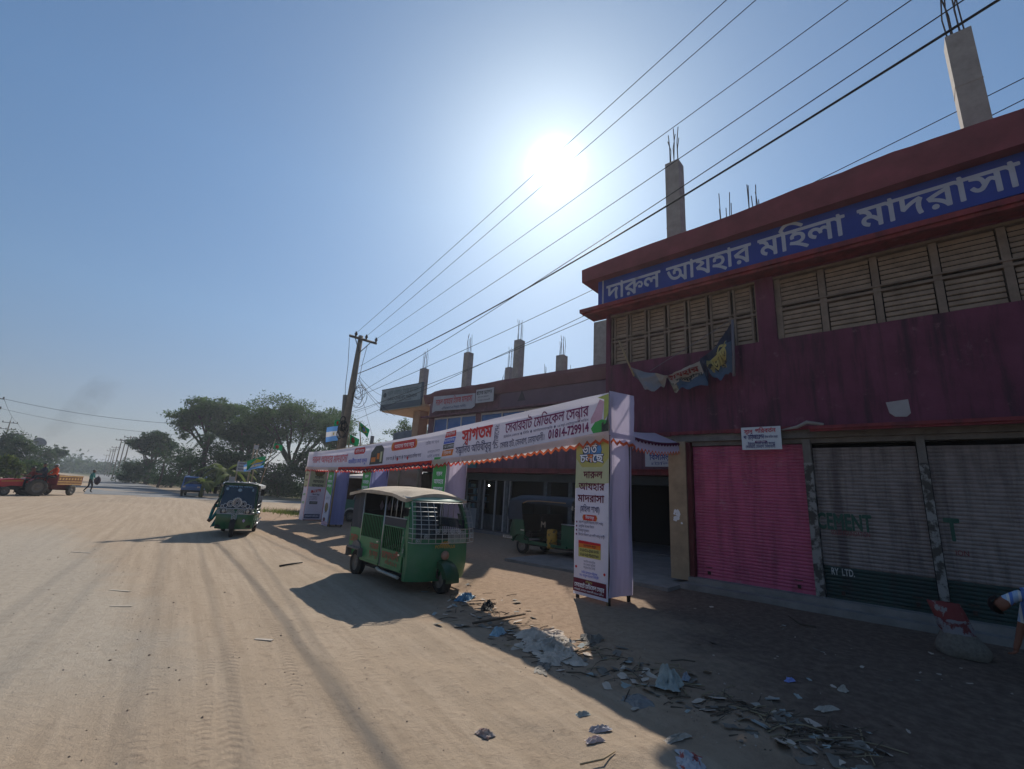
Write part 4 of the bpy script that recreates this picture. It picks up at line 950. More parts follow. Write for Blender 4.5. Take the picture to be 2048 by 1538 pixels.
# ---------- the green three-wheeler with the tan roof
def near_tuk():
    RW, FW = Vector((5.03, 8.24, 0)), Vector((5.27, 6.15, 0))
    hd = Vector((-.12, -.99, 0)).normalized(); right = Vector((hd.y, -hd.x, 0))
    org = RW-right*.56
    R = thing('three_wheeler', 'green three-wheeler with tan canvas roof and barred side doors before the banner gate', 'three-wheeler', org, math.atan2(hd.y, hd.x))
    wb = 2.06; r = .235
    wheel(R, 0, -.56, r, .13); wheel(R, 0, .56, r, .13); wheel(R, wb, 0, r, .13)
    hw = .60
    m = MB(); m.box((.78, 0, .30), (2.1, 1.08, .06)); m.tube([(-.1, -.5, .24), (1.75, -.5, .24)], .035, 6); m.tube([(-.1, .5, .24), (1.75, .5, .24)], .035, 6); m.tube([(0, -.56, r), (0, .56, r)], .04, 8)
    pt(m, 'chassis', V_black, R)
    m = MB()                                                    # rear body: tail panel and rear quarters
    for s_ in (-1, 1):
        m.prism([(-.42, .36), (.08, .36), (.08, .86), (-.38, .86)], lambda u, v, q: Vector((u, s_*(hw-.03)+s_*q, v)), -.02, .03)
    m.box((-.40, 0, .60), (.05, 1.2, .5)); pt(m, 'rear_body', V_green2, R)
    t = MB(); t.text('েমাঃ', lambda u, v, l_: Vector((u, -hw-.003-l_, v)), -.36, -.02, .60, .12, .03); pt(t, 'lettering', V_redtxt, R)
    m = MB(); m.bev((0, -.60, .50), (.56, .22, .035), .012); m.bev((-.27, -.60, .42), (.035, .22, .18), .01); m.bev((.26, -.60, .43), (.03, .22, .14), .01); m.prism([(-.2, .5), (.2, .5), (.14, .6), (0, .64), (-.14, .6)], lambda u, v, q: Vector((u, -.61-q, v)), 0, .03); pt(m, 'mudguard', mat('grey_mudguard', (.17, .15, .14), .7, .2, 5), R)
    m = MB(); m.smooth = True                                   # rear curtain
    m.sheet(lambda u, v: Vector((-.42+.46*u+.02*v, -hw+.01-.014*math.sin(u*9+v*3), .85+.74*v)), 8, 8); m.sheet(lambda u, v: Vector((-.42+.46*u, hw-.01, .85+.74*v)), 4, 4)
    m.sheet(lambda u, v: Vector((-.43+.03*v+.012*math.sin(u*14), -hw+2*hw*u, .85+.74*v)), 12, 6); pt(m, 'rear_curtain', V_curtain, R)
    m = MB()
    for k in range(3):
        y = .30-.17*k; m.prism([(y-.045, 1.27), (y, 1.16), (y+.045, 1.27), (y, 1.38)], lambda u, v, q: Vector((-.33+q, u, v)), 0, .01)
    pt(m, 'diamond_window', V_lilac, R)
    # doors on both sides
    def door(x0, x1, zs, zm, s_, lab):
        y = s_*hw
        m = MB(); m.prism([(x0, .31), (x1, .31), (x1, zs), (x0, zs)], lambda u, v, q: Vector((u, y+q, v)), -.015, .015)
        m.tube([(x0, y, .31), (x0, y, zm), (x1, y, zm), (x1, y, .31)], .014, 6)
        n_ = int((x1-x0)/.062)
        for k in range(1, n_): x = x0+(x1-x0)*k/n_; m.box((x, y, (zs+zm)/2), (.011, .011, zm-zs))
        m.box(((x0+x1)/2, y+s_*.018, .335), (x1-x0, .012, .03)); m.box(((x0+x1)/2, y, zs+.006), (x1-x0, .035, .02))
        o = pt(m, 'side_door', V_green2 if s_ < 0 else V_green, R)
        m = MB(); m.box((x1-.05, y+s_*.03, zs-.02), (.06, .03, .02)); m.build('latch', V_chrome, o)
        return o
    for s_ in (-1, 1):
        a = door(.10, .93, .72, 1.14, s_, ''); c = door(1.02, 1.74, .60, 1.0, s_, '')
        if s_ < 0:
            t = MB(); t.text('সাবধান', lambda u, v, l_: Vector((u, -hw-.018-l_, v)), .55, .9, .56, .09, .03); t.text('দূের থাকুন', lambda u, v, l_: Vector((u, -hw-.018-l_, v)), .57, .9, .44, .08, .03); t.build('lettering', V_redtxt, a)
            t = MB(); t.text('েনায়াখালী', lambda u, v, l_: Vector((u, -hw-.018-l_, v)), 1.07, 1.66, .47, .10, .03); t.text('০১৭১২', lambda u, v, l_: Vector((u, -hw-.018-l_, v)), 1.2, 1.64, .38, .06, .02); t.build('lettering', V_redtxt, c)
        m = MB(); m.tube([(.975, s_*hw, .31), (.975, s_*hw, 1.56)], .016, 8); m.tube([(.075, s_*hw, .31), (.075, s_*hw, 1.58)], .014, 8)
        for x in (1.2, 1.38, 1.56): m.tube([(x, s_*hw, 1.15), (x+.01, s_*hw, 1.53)], .008, 6)
        m.tube([(.975, s_*hw, 1.15), (1.78, s_*hw, 1.15)], .010, 6); m.tube([(.05, s_*(hw-.02), 1.54), (1.78, s_*(hw-.02), 1.5)], .016, 6)
        pt(m, 'side_rail', V_wire, R)
        m = MB(); m.box((1.38, s_*(hw-.006), 1.07), (.76, .02, .15)); pt(m, 'side_panel', V_navy, R)
        m = MB(); m.tube([(.95, s_*(hw+.03), .27), (1.1, s_*(hw+.05), .25), (1.75, s_*(hw+.05), .24)], .028, 8); pt(m, 'foot_rail', mat('worn_alloy', (.35, .34, .30), .45, .2, 9, metal=.5), R)
    m = MB(); m.bev((.18, 0, .62), (.5, 1.0, .14), .04); m.bev((-.02, 0, .95), (.12, 1.0, .5), .04); m.bev((1.08, 0, .6), (.34, 1.0, .12), .04); m.bev((.92, 0, .86), (.07, .95, .42), .03); pt(m, 'seat', V_seat, R)
    m = MB(); m.b2((.1, hw-.05, .34), (.98, hw-.04, 1.5)); m.b2((.0, -hw+.05, .34), (.03, hw-.05, 1.2)); pt(m, 'shade_lining', V_black, R)  # black sheets added to stand in for the shaded cab interior
    # canvas roof with a sagging hem
    def rf(u, v):
        x = -.47+2.20*u; y = -.70+1.40*v; c = 1-((v-.5)*2)**2
        z = 1.535+.10*c+.055*math.sin(math.pi*min(1, u*1.05))+.012*noise.noise(Vector((x*3, y*3, 1)))-.05*smooth(.8, 1, u)-.03*smooth(.25, 0, u)
        return Vector((x, y*(1-.10*smooth(.75, 1, u)), z))
    m = MB(); m.smooth = True; m.sheet(rf, 22, 14)
    for v in (0, 1): m.sheet(lambda u, w: rf(u, v)+Vector((0, (-.012 if v == 0 else .012)*math.sin(u*30), -w*(.055+.018*noise.noise(Vector((u*9, v*5, 2)))))), 30, 2)
    for u in (0, 1): m.sheet(lambda v, w: rf(u, v)+Vector((0, 0, -w*.06)), 12, 2)
    pt(m, 'canvas_roof', V_canvas, R)
    # cab front: cowl wrapped across the width
    def fx(y): return -.17*abs(y/hw)**3.2
    zb, zw = .19, .86
    def cowl(u, v):
        y = -hw+2*hw*u; z = zb+(zw-zb)*v
        return Vector((2.06+fx(y)+.07*math.sin(math.pi*(.25+.6*v))-.10*max(0, .35-v)-.07, y*(1-.03*(1-v)), z))
    m = MB(); m.smooth = True; m.sheet(cowl, 20, 10)
    for s_ in (-1, 1):
        m.sheet(lambda u, v: Vector((1.76+(cowl(0, v).x-1.76)*u, s_*abs(cowl(0, v).y), zb+(zw-zb)*v)), 6, 8)
    m.sheet(lambda u, v: Vector((cowl(u, 0).x*(1-v)+1.76*v, cowl(u, 0).y, zb)), 12, 2); pt(m, 'front_cowl', V_green, R)
    lg = MB()                                                   # raised emblem: slanted bars and a gold word under it
    for k in range(4): lg.prism([(-.09+.045*k, -.015), (-.065+.045*k, -.015), (-.02+.045*k, .055-.012*abs(k-1.5)), (-.045+.045*k, .055-.012*abs(k-1.5))], lambda u, v, q: Vector((2.075+q+fx(u), u-.02, .775+v)), .0, .012)
    lg.text('POWERPLUS', lambda u, v, l_: Vector((2.08+l_+fx(u), u, v)), -.2, .2, .715, .042, .02) ; pt(lg, 'emblem', V_gold, R)
    m = MB(); m.ell((2.10, 0, .60), (.05, .075, .075)); pt(m, 'headlamp', mat('small_lamp', (.30, .17, .12), .3), R)
    m = MB(); m.smooth = True; m.sheet(lambda u, v: Vector((wb+.31*math.cos(-.1+math.pi*.8*u), -.13+.26*v, r+.31*math.sin(-.1+math.pi*.8*u)*(1-.12*abs(v-.5)*2))), 14, 6)
    for s_ in (-.12, .12): m.sheet(lambda u, v: Vector((wb+(.29-.1*v)*math.cos(.15+math.pi*.75*u), s_, r+(.265-.1*v)*math.sin(.15+math.pi*.75*u))), 14, 2)
    pt(m, 'front_mudguard', V_dgreen, R)
    m = MB(); 
    for s_ in (-1, 1): m.tube([(wb, s_*.09, r), (wb-.06, s_*.09, .55)], .022, 6)
    pt(m, 'fork', V_black, R)
    # windscreen frame: curved pillars and top hood
    def ws(u, v):                                                # u across, v up the screen
        y = (-hw+2*hw*u); z = zw+(1.47-zw)*v
        return Vector((2.03+fx(y)*.8-.05*v-.16*v*v, y*(1-.10*v*v), z))
    for s_, u in ((-1, .0), (1, 1.)):
        m = MB(); m.smooth = True
        m.sheet(lambda a, v: ws(u+(-s_)*.075*a*(1) if s_ > 0 else u+.075*a, v)+Vector((.006, 0, 0)), 2, 12); m.sheet(lambda a, v: ws(u, v)+Vector((-.16*a, .004*s_, 0)), 2, 12); pt(m, 'front_pillar', [V_green], R)
        m = MB(); m.smooth = True; m.sheet(lambda a, v: Vector((ws(u, v*.8).x-.19+.10*a, s_*(hw+.012-.055*v*v), .55+.7*v)), 2, 10); pt(m, 'patched_pillar', V_patch, R)
    m = MB(); m.smooth = True; m.sheet(lambda u, a: ws(u, 1)+Vector((.03*math.sin(a*3.14)-.10*a*a, 0, .055*a-.035*(1-a))), 14, 5); m.sheet(lambda u, a: ws(u, .97)+Vector((.02+.02*a, 0, .03-.015*a)), 14, 1); pt(m, 'front_hood', mat('pale_green_trim', (.18, .34, .24), .4, .2, 5, spec=.5), R)
    m = MB(); m.smooth = True; m.sheet(lambda u, v: ws(.075+.85*u, .02+.95*v)+Vector((-.012, 0, 0)), 12, 8); pt(m, 'windscreen', V_glass, R)
    for v_ in (.03, .96): m = MB(); m.tube([ws(.075+.85*u/10, v_) for u in range(11)], .014, 6); pt(m, 'windscreen_trim', V_black, R)
    m = MB(); m.bev((1.84, 0, .86), (.2, .95, .16), .03); m.tube([(1.8, 0, .86), (1.62, 0, 1.02)], .02, 6); m.tube([(1.6, -.28, 1.04), (1.6, .28, 1.04)], .016, 6); pt(m, 'handlebar', V_black, R)
    # wire guard in front of the screen
    def gr(u, z): 
        v = (z-zw)/(1.47-zw); y = -hw*1.0+2*hw*1.0*u
        return Vector((2.03+fx(y)*.75-.05*max(v, 0)-.16*max(v, 0)**2+.13, y*(1-.06*max(v, 0)**2)*1.02, z))
    m = MB()
    for z, a, c in ((.80, 0, 1), (.87, 0, 1), (.945, 0, 1), (1.02, 0, 1), (1.09, 0, .34), (1.16, 0, .34), (1.22, 0, .34), (1.29, 0, .34), (1.36, 0, .34), (1.44, 0, 1), (1.12, .82, 1), (1.22, .82, 1), (1.32, .82, 1)):
        m.tube([gr(a+(c-a)*k/14, z) for k in range(15)], .0058, 5)
    for k in range(11):
        u = k/10; m.tube([gr(u, .80+(1.44-.80)*j/8) if u < .36 or u > .8 else gr(u, .80+(1.02-.80)*j/8) for j in range(9)], .0058, 5)
    for k in range(14): u = .52+.26*k/13; m.tube([gr(u, .80), gr(u, .99)], .0045, 4)
    for u, z in ((.06, .835), (.16, .905), (.33, .985), (.92, .905), (.44, .985), (.56, .985), (.68, .985)):
        c = gr(u, z); m.tube([c+Vector((.004, .034*math.cos(a*.52), .034*math.sin(a*.52))) for a in range(13)], .005, 4)
        for a in range(5): m.tube([c, c+Vector((0, .03*math.cos(a*1.257), .03*math.sin(a*1.257)))], .0045, 4)
    for u in (0, 1):
        for z in (.80, .87, .945, 1.02): m.tube([gr(u, z), gr(u, z)+Vector((-.12, .0, 0))], .0058, 5)
    pt(m, 'wire_guard', V_wire, R)
    m = MB(); m.tube([(1.85, -hw, 1.35), (1.98, -hw-.12, 1.3)], .008, 5); m.bev((1.99, -hw-.15, 1.28), (.03, .1, .14), .012); pt(m, 'wing_mirror', V_black, R)
    return R
near_tuk()

# ---------- oncoming three-wheeler with chrome ornaments
def far_tuk():
    hd = Vector((-.41, -.91, 0)).normalized()
    fw = Vector((5.0, 15.05, 0)); wb = 2.05; org = fw-hd*wb*.88
    R = thing('three_wheeler', 'dark green three-wheeler with silver ornaments across its front driving towards the viewer', 'three-wheeler', org, math.atan2(hd.y, hd.x)); R.scale = (.88, .80, .93)
    r = .25; hw = .62
    wheel(R, 0, -.54, r, .13); wheel(R, 0, .54, r, .13); wheel(R, wb, 0, r, .13)
    m = MB(); m.box((.8, 0, .32), (2.3, 1.1, .08)); m.tube([(0, -.54, r), (0, .54, r)], .04, 8); pt(m, 'chassis', V_black, R)
    def fx(y): return -.13*abs(y/hw)**3
    def cowl(u, v): y = -hw+2*hw*u; return Vector((2.02+fx(y)+.06*math.sin(math.pi*v)-.05, y*(1-.05*(1-v)), .24+.62*v))
    m = MB(); m.smooth = True; m.sheet(cowl, 18, 8)
    for s_ in (-1, 1): m.sheet(lambda u, v: Vector((1.6+(cowl(0, v).x-1.6)*u, s_*abs(cowl(0, v).y), .24+.62*v)), 5, 6)
    pt(m, 'front_cowl', mat('glossy_green', (.012, .10, .035), .25, .12, 3, spec=.6), R)
    m = MB()
    for s_ in (-1, 1):
        m.prism([(-.5, .28), (1.6, .26), (1.6, .66), (.3, .66), (.2, .8), (-.5, .8)], lambda u, v, q: Vector((u, s_*(hw-.02)+q, v)), -.02, .02)
    m.box((-.5, 0, .7), (.04, 1.2, .7)); pt(m, 'side_body', V_dgreen, R)
    def ws(u, v): y = -hw+2*hw*u; return Vector((2.0+fx(y)*.8-.20*v, y*(1-.07*v), .86+.74*v))
    m = MB(); m.smooth = True; m.sheet(lambda u, v: ws(.05+.9*u, .02+.92*v), 10, 8); pt(m, 'windscreen', V_dglass, R)
    m = MB()
    for u in (.02, .98): m.tube([ws(u, v/6) for v in range(7)], .03, 8)
    m.tube([ws(.02+.96*k/8, 1.0) for k in range(9)], .035, 8); pt(m, 'screen_frame', V_dgreen, R)
    m = MB(); m.tube([ws(.02+.96*k/8, 1.06)+Vector((.03, 0, .01)) for k in range(9)], .014, 6); 
    for k in range(5): c = ws(.1+.2*k, 1.07)+Vector((.04, 0, .02)); m.ell(c, (.02, .035, .02), 8, 6)
    m.tube([ws(.0, 1.05), ws(.0, .9)+Vector((.02, -.03, 0))], .03, 6); pt(m, 'roof_trim', V_chrome, R)
    t = MB(); t.text('আল_লাহর দান পিরবহন', lambda u, v, l_: ws(u, v)+Vector((l_+.01, 0, 0)), .16, .84, .88, .05, .01); pt(t, 'lettering', mat('screen_sticker', (.25, .42, .55), .5), R)
    t = MB()
    for u, v, a in ((.15, .8, .05), (.5, .76, .07), (.86, .78, .03)): c = ws(u, v); t.ell(c+Vector((.012, 0, 0)), (.006, a, .05), 10, 6)
    pt(t, 'sticker', mat('pale_sticker', (.25, .36, .46), .5), R)
    def rf(u, v): x = -.55+2.35*u; c = 1-((v-.5)*2)**2; return Vector((x, -.66+1.32*v, 1.58+.09*c))
    m = MB(); m.smooth = True; m.sheet(rf, 10, 10)
    for v in (0, 1): m.sheet(lambda u, w: rf(u, v)+Vector((0, 0, -w*.09)), 10, 2)
    m.sheet(lambda u, v: Vector((-.52, -.62+1.24*u, .85+.75*v)), 4, 4); pt(m, 'canvas_roof', mat('pale_canvas', (.42, .43, .42), .85, .1, 3), R)
    m = MB()
    for s_ in (-1, 1):
        for x in (-.45, .35, 1.1): m.tube([(x, s_*.6, .4), (x, s_*.6, 1.6)], .016, 6)
        for z in (.8, .95): m.tube([(-.5, s_*.62, z), (1.5, s_*.62, z)], .014, 6)
    pt(m, 'side_rail', V_chrome, R)
    m = MB(); m.bev((.1, 0, .66), (.5, 1.0, .14), .04); m.bev((-.2, 0, 1.0), (.1, 1.0, .6), .04); m.bev((1.05, 0, .64), (.3, 1.0, .12), .04); pt(m, 'seat', V_seat, R)
    # silver filigree: band, centre medallion, strip down to the wheel
    def fs(u, z): return cowl(u, min(1, (z-.24)/.62))+Vector((.03, 0, 0)) if z < .86 else ws(u, (z-.86)/.74)+Vector((.04, 0, 0))
    m = MB()
    def ring(u, z, a, rad=.011, n_=14): c = fs(u, z); m.tube([c+Vector((.01, a*math.cos(2*math.pi*k/n_), a*math.sin(2*math.pi*k/n_))) for k in range(n_+1)], rad, 5)
    for z in (.70, .86): m.tube([fs(.02+.96*k/12, z) for k in range(13)], .013, 5)
    ring(.5, 1.03, .13, .018); ring(.5, 1.03, .09); ring(.5, 1.03, .05)
    for k in range(9): a = .35*k-.0; c = fs(.5, 1.03); m.ell(c+Vector((.02, .15*math.cos(a), .15*math.sin(a))), (.02, .026, .026), 8, 5)
    for s_ in (-1, 1):
        ring(.5+s_*.17, 1.0, .09, .014); ring(.5+s_*.17, 1.0, .05); ring(.5+s_*.29, .94, .06, .012); ring(.5+s_*.37, .92, .04)
        for z in (.72, .85): m.tube([fs(.5+s_*.1, z), fs(.5+s_*.22, z)], .012, 5)
        for k in range(8): ring(.5+s_*(.04+.025*k), .75+.06*(k % 2), .022, .008, 8)
        for k in range(5): ring(.5+s_*(.40+.018*k), .74+.05*(k % 2), .02, .007, 8)
        for u in (.24, .38): m.tube([fs(.5+s_*u, .70), fs(.5+s_*u, .86)], .012, 5)
    for s_ in (-.075, .075): m.tube([Vector((2.14, s_, .70)), Vector((2.16, s_*.85, .38))], .012, 5)
    for k in range(5): c = Vector((2.15, 0, .42+.065*k)); m.tube([c+Vector((.0, .04*math.cos(a*.7), .03*math.sin(a*.7))) for a in range(10)], .009, 5)
    m.tube([Vector((2.16, -.065, .37)), Vector((2.16, .065, .37))], .012, 5)
    pt(m, 'silver_ornament', V_chrome, R)
    for s_ in (-1, 1):
        m = MB(); c = fs(.5+s_*.31, .78); m.ell(c+Vector((.01, 0, 0)), (.03, .06, .06), 12, 8); pt(m, 'headlamp', V_lamp, R)
        m = MB(); c = fs(.5+s_*.31, .78); m.box(c+Vector((-.006, 0, 0)), (.03, .2, .14)); pt(m, 'lamp_housing', V_black, R)
        m = MB(); m.tube([(1.9, s_*.62, 1.42), (1.98, s_*.74, 1.42)], .01, 5); m.bev((1.98, s_*.76, 1.38), (.03, .11, .2), .01); pt(m, 'wing_mirror', V_black, R)
    m = MB(); c = cowl(.76, .42); m.prism([(-.05, 0), (0, -.06), (.05, 0), (0, .06)], lambda u, v, q: c+Vector((.012+q, u, v)), 0, .006); pt(m, 'badge', V_lilac, R)
    m = MB(); m.smooth = True; m.sheet(lambda u, v: Vector((wb+.31*math.cos(.1+math.pi*.7*u), -.09+.18*v, r+.31*math.sin(.1+math.pi*.7*u))), 12, 4); pt(m, 'front_mudguard', V_black, R)
    m = MB(); m.ell((1.72, .70, .72), (.09, .09, .07)); m.tube([(1.5, .68, .36), (-.2, .68, .36)], .025, 6); m.tube([(1.5, .69, .46), (-.2, .69, .46)], .02, 6)
    for k in range(5): m.tube([(1.4-.3*k, .64, .42), (1.4-.3*k, .74, .5)], .02, 6)
    pt(m, 'side_bumper', V_chrome, R)
    return R
FT = far_tuk()

# ---------- auto-rickshaw in the shade under the gate
def rickshaw():
    org = Vector((11.35, 8.95, 0)); hd = Vector((.03, -1, 0)).normalized()
    R = thing('auto_rickshaw', 'green auto-rickshaw with a dark blue hood parked in the shade behind the printed pillar', 'auto-rickshaw', org, math.atan2(hd.y, hd.x))
    r = .215; hw = .64
    wheel(R, 0, -.56, r, .11); wheel(R, 0, .56, r, .11); wheel(R, 1.95, 0, r, .11)
    m = MB(); m.smooth = True                                    # tub: rounded tail and sides
    prof = [(-.56, .34), (-.62, .5), (-.60, .72), (-.52, .95)]
    def tub(u, v):
        a = -math.pi/2+math.pi*u; q = min(3-1e-6, v*3); i = int(q); f_ = q-i
        x = prof[i][0]*(1-f_)+prof[i+1][0]*f_; z = prof[i][1]*(1-f_)+prof[i+1][1]*f_
        return Vector((.05+(x-.05)*abs(math.cos(a))**.35*(1 if True else 0), hw*math.copysign(abs(math.sin(a))**.5, math.sin(a)), z))
    m.sheet(tub, 24, 8); pt(m, 'tail_body', V_dgreen, R)
    gr_ = mat('rickshaw_green', (.010, .085, .040), .4, .15, 3, spec=.4)
    for s_ in (-1, 1):
        m = MB()
        m.prism([(-.1, .40), (1.55, .36), (1.55, .30), (-.05, .30)], lambda u, v, q: Vector((u, s_*(hw-.02)+q, v)), -.02, .02)
        m.prism([(-.2, .36), (.06, .36), (.10, .60), (.02, .95), (-.3, .95)], lambda u, v, q: Vector((u, s_*(hw-.02)+q, v)), -.02, .02)
        m.prism([(1.35, .30), (2.0, .34), (1.98, .86), (1.35, .92)], lambda u, v, q: Vector((u, s_*(hw-.06)+q, v)), -.02, .02); pt(m, 'side_body', gr_, R)
        m = MB(); m.smooth = True; m.sheet(lambda u, v: Vector((.30*math.cos(math.pi*(.05+.9*u)), s_*(hw-.03+.10*v), r+.06+.27*math.sin(math.pi*(.05+.9*u)))), 10, 3); pt(m, 'mudguard', gr_, R)
    m = MB(); m.smooth = True                                    # hood: quarter sides and roof in one cloth
    def hood(u, v):
        a = -1+2*v; x = -.55+2.25*u
        top = 1.60+.07*(1-a*a)-.04*smooth(.75, 1, u)-.10*(1-smooth(0, .16, u))
        return Vector((x+.0, hw*math.copysign(min(1, abs(a)*1.12)**.75, a), top-.13*max(0, abs(a)-.72)/.28))
    m.sheet(hood, 16, 16)
    for v in (0, 1): m.sheet(lambda u, w: hood(u, v)+Vector((0, 0, -.04*w)), 16, 1)
    def back(u, v): a = -1+2*u; p_ = hood(0, u); return Vector((p_.x*(1-v)+(-.54)*v-.03*math.sin(v*3.1), p_.y, p_.z*(1-v)+.93*v))
    m.sheet(back, 12, 8)
    for s_ in (-1, 1): m.sheet(lambda u, v: Vector((-.55+.56*u-.08*u*v, s_*(hw-.005), (.93)*(1-v)+(1.50)*v)), 5, 8)
    pt(m, 'hood', mat('dark_blue_hood', (.022, .035, .055), .6, .2, 3, .2, 9), R)
    m = MB(); m.tube([(.0, -hw-.01, 1.42), (.15, -hw-.012, 1.49), (.6, -hw-.012, 1.515), (1.5, -hw-.012, 1.50)], .014, 6); pt(m, 'hood_hem', mat('tan_hem', (.35, .22, .11), .7), R)
    m = MB(); m.bev((.05, 0, .55), (.5, 1.1, .16), .05); m.bev((-.22, 0, .85), (.14, 1.1, .5), .05); m.bev((.62, 0, .9), (.05, 1.1, .5), .02); m.bev((1.05, 0, .56), (.4, .9, .12), .04); pt(m, 'seat', V_seat, R)
    m = MB(); m.lathe([(0, -.27), (.13, -.25), (.15, -.2), (.15, .2), (.13, .25), (0, .27)], (.98, -.5, .50), 'Z', 16); pt(m, 'yellow_can', mat('worn_yellow_paint', (.42, .24, .03), .6, .0, 9, col2=(.05, .035, .02), thresh=(.56, .6)), R)
    t = MB(); t.text('M', lambda u, v, l_: Vector((u, -hw+.02-l_, v)), .66, .84, .80, .14, .03); pt(t, 'lettering', mat('pale_letter', (.35, .28, .2), .6), R)
    m = MB(); m.box((.02, -hw-.005, .66), (.12, .02, .03)); pt(m, 'door_catch', V_chrome, R); m = MB(); m.tube([(1.36, -.62, .93), (2.02, -.6, .93)], .016, 6); pt(m, 'chrome_trim', V_chrome, R); m = MB(); m.box((-.42, -hw+.03, .42), (.62, .03, .07)); pt(m, 'number_plate', V_chrome, R)
    t = MB(); t.text('নোয়াখালী-থ ১১-২৩'.replace('নো', 'েন'), lambda u, v, l_: Vector((u, -hw+.012-l_, v)), -.68, -.14, .40, .045, .01); pt(t, 'lettering', V_navy, R)
    m = MB(); m.smooth = True; m.sheet(lambda u, v: Vector((2.08-.13*abs(2*u-1)**3-.06*v, -hw+.06+(2*hw-.12)*u, .36+.55*v)), 12, 6); pt(m, 'front_cowl', gr_, R)
    m = MB(); m.smooth = True; m.sheet(lambda u, v: Vector((2.0-.10*abs(2*u-1)**3-.34*v, -hw+.1+(2*hw-.2)*u, .92+.62*v)), 10, 6); pt(m, 'windscreen', V_glass, R)
    m = MB()
    for s_ in (-1, 1): m.tube([(1.93, s_*.55, .9), (1.62, s_*.56, 1.54)], .022, 6)
    m.tube([(1.5, -.3, 1.0), (1.5, .3, 1.0)], .018, 6); m.tube([(1.5, 0, 1.0), (1.85, 0, .6)], .02, 6); pt(m, 'frame', V_black, R)
    m = MB(); m.tube([(1.75, -.58, 1.38), (1.78, -.7, 1.4)], .008, 5); m.bev((1.78, -.72, 1.38), (.03, .08, .12), .01); pt(m, 'wing_mirror', V_chrome, R)
    m = MB(); m.box((.75, 0, .28), (2.0, 1.1, .06)); pt(m, 'chassis', V_black, R)
rickshaw()

# ---------- tractor and trailer
TR_red = mat('tractor_red', (.46, .035, .04), .4, .12, 3, spec=.4); TR_tyre = mat('dusty_tractor_tyre', (.07, .065, .055), .9, .3, 5)
def tractor():
    a_, c_ = PZ(68, 992), PZ(20, 991.5); k_ = .67; hd = (c_-a_).normalized(); org = a_-Vector((-hd.y, hd.x, 0))*.78*k_
    R = thing('tractor', 'red farm tractor carrying three people on the dirt junction', 'tractor', org, math.atan2(hd.y, hd.x)); R.scale = (k_, k_, k_)
    global V_tyre; keep = V_tyre; V_tyre = TR_tyre
    for s_ in (-1, 1): wheel(R, 0, s_*.78, .72, .36, 18); wheel(R, 2.05, s_*.72, .36, .22)
    V_tyre = keep
    m = MB(); m.prism([(.75, .78), (.75, 1.38), (1.2, 1.42), (2.35, 1.30), (2.45, 1.22), (2.42, .72), (1.9, .70), (1.5, .82)], lambda u, v, q: Vector((u, q, v)), -.3, .3); pt(m, 'bonnet', TR_red, R)
    m = MB(); m.box((2.44, 0, .98), (.04, .48, .42)); m.box((1.5, 0, .66), (1.6, .34, .36)); m.box((2.05, 0, .42), (.12, 1.3, .12)); m.box((0, 0, .72), (.34, 1.2, .3)); m.box((.5, 0, .66), (.8, .5, .4)); pt(m, 'engine_block', V_black, R)
    for s_ in (-1, 1):
        m = MB(); m.box((2.455, s_*.16, 1.14), (.03, .12, .1)); pt(m, 'headlamp', V_lamp, R)
        m = MB(); m.smooth = True; m.sheet(lambda u, v: Vector((.80*math.cos(math.pi*(.22+.6*u)), s_*(.58+.40*v), .74+.80*math.sin(math.pi*(.22+.6*u)))), 12, 3); m.sheet(lambda u, v: Vector(((.3+.5*v)*math.cos(math.pi*(.22+.6*u)), s_*.58, .74+(.3+.5*v)*math.sin(math.pi*(.22+.6*u)))), 12, 2); pt(m, 'mudguard', TR_red, R)
    m = MB(); m.bev((-.05, 0, 1.12), (.45, .5, .1), .04); m.bev((-.28, 0, 1.32), (.08, .5, .4), .03); pt(m, 'seat', V_seat, R)
    m = MB(); m.tube([(.75, 0, 1.25), (.48, 0, 1.52)], .025, 6); m.tube([(.48+.07*math.sin(a*.4), .2*math.cos(a*.4), 1.52+.17*math.sin(a*.4)) for a in range(17)], .016, 6); pt(m, 'steering_wheel', V_black, R)
    m = MB(); m.tube([(1.35, .2, 1.35), (1.35, .2, 2.0)], .03, 6); pt(m, 'exhaust', V_black, R)
    m = MB(); m.box((.68, 0, 1.42), (.05, .5, .14)); m.prism([(.7, 1.38), (.82, 1.38), (.72, 1.6)], lambda u, v, q: Vector((u, q, v)), .28, .31); pt(m, 'dashboard', mat('cream_panel', (.5, .48, .42), .5), R)
    m = MB(); m.prism([(.8, 1.2), (2.2, 1.14), (2.2, 1.19), (.8, 1.27)], lambda u, v, q: Vector((u, q, v)), .302, .308); m.prism([(.8, 1.2), (2.2, 1.14), (2.2, 1.19), (.8, 1.27)], lambda u, v, q: Vector((u, q, v)), -.308, -.302); pt(m, 'stripe', mat('yellow_stripe', (.5, .32, .05), .5), R)
    return R
TRK = tractor()
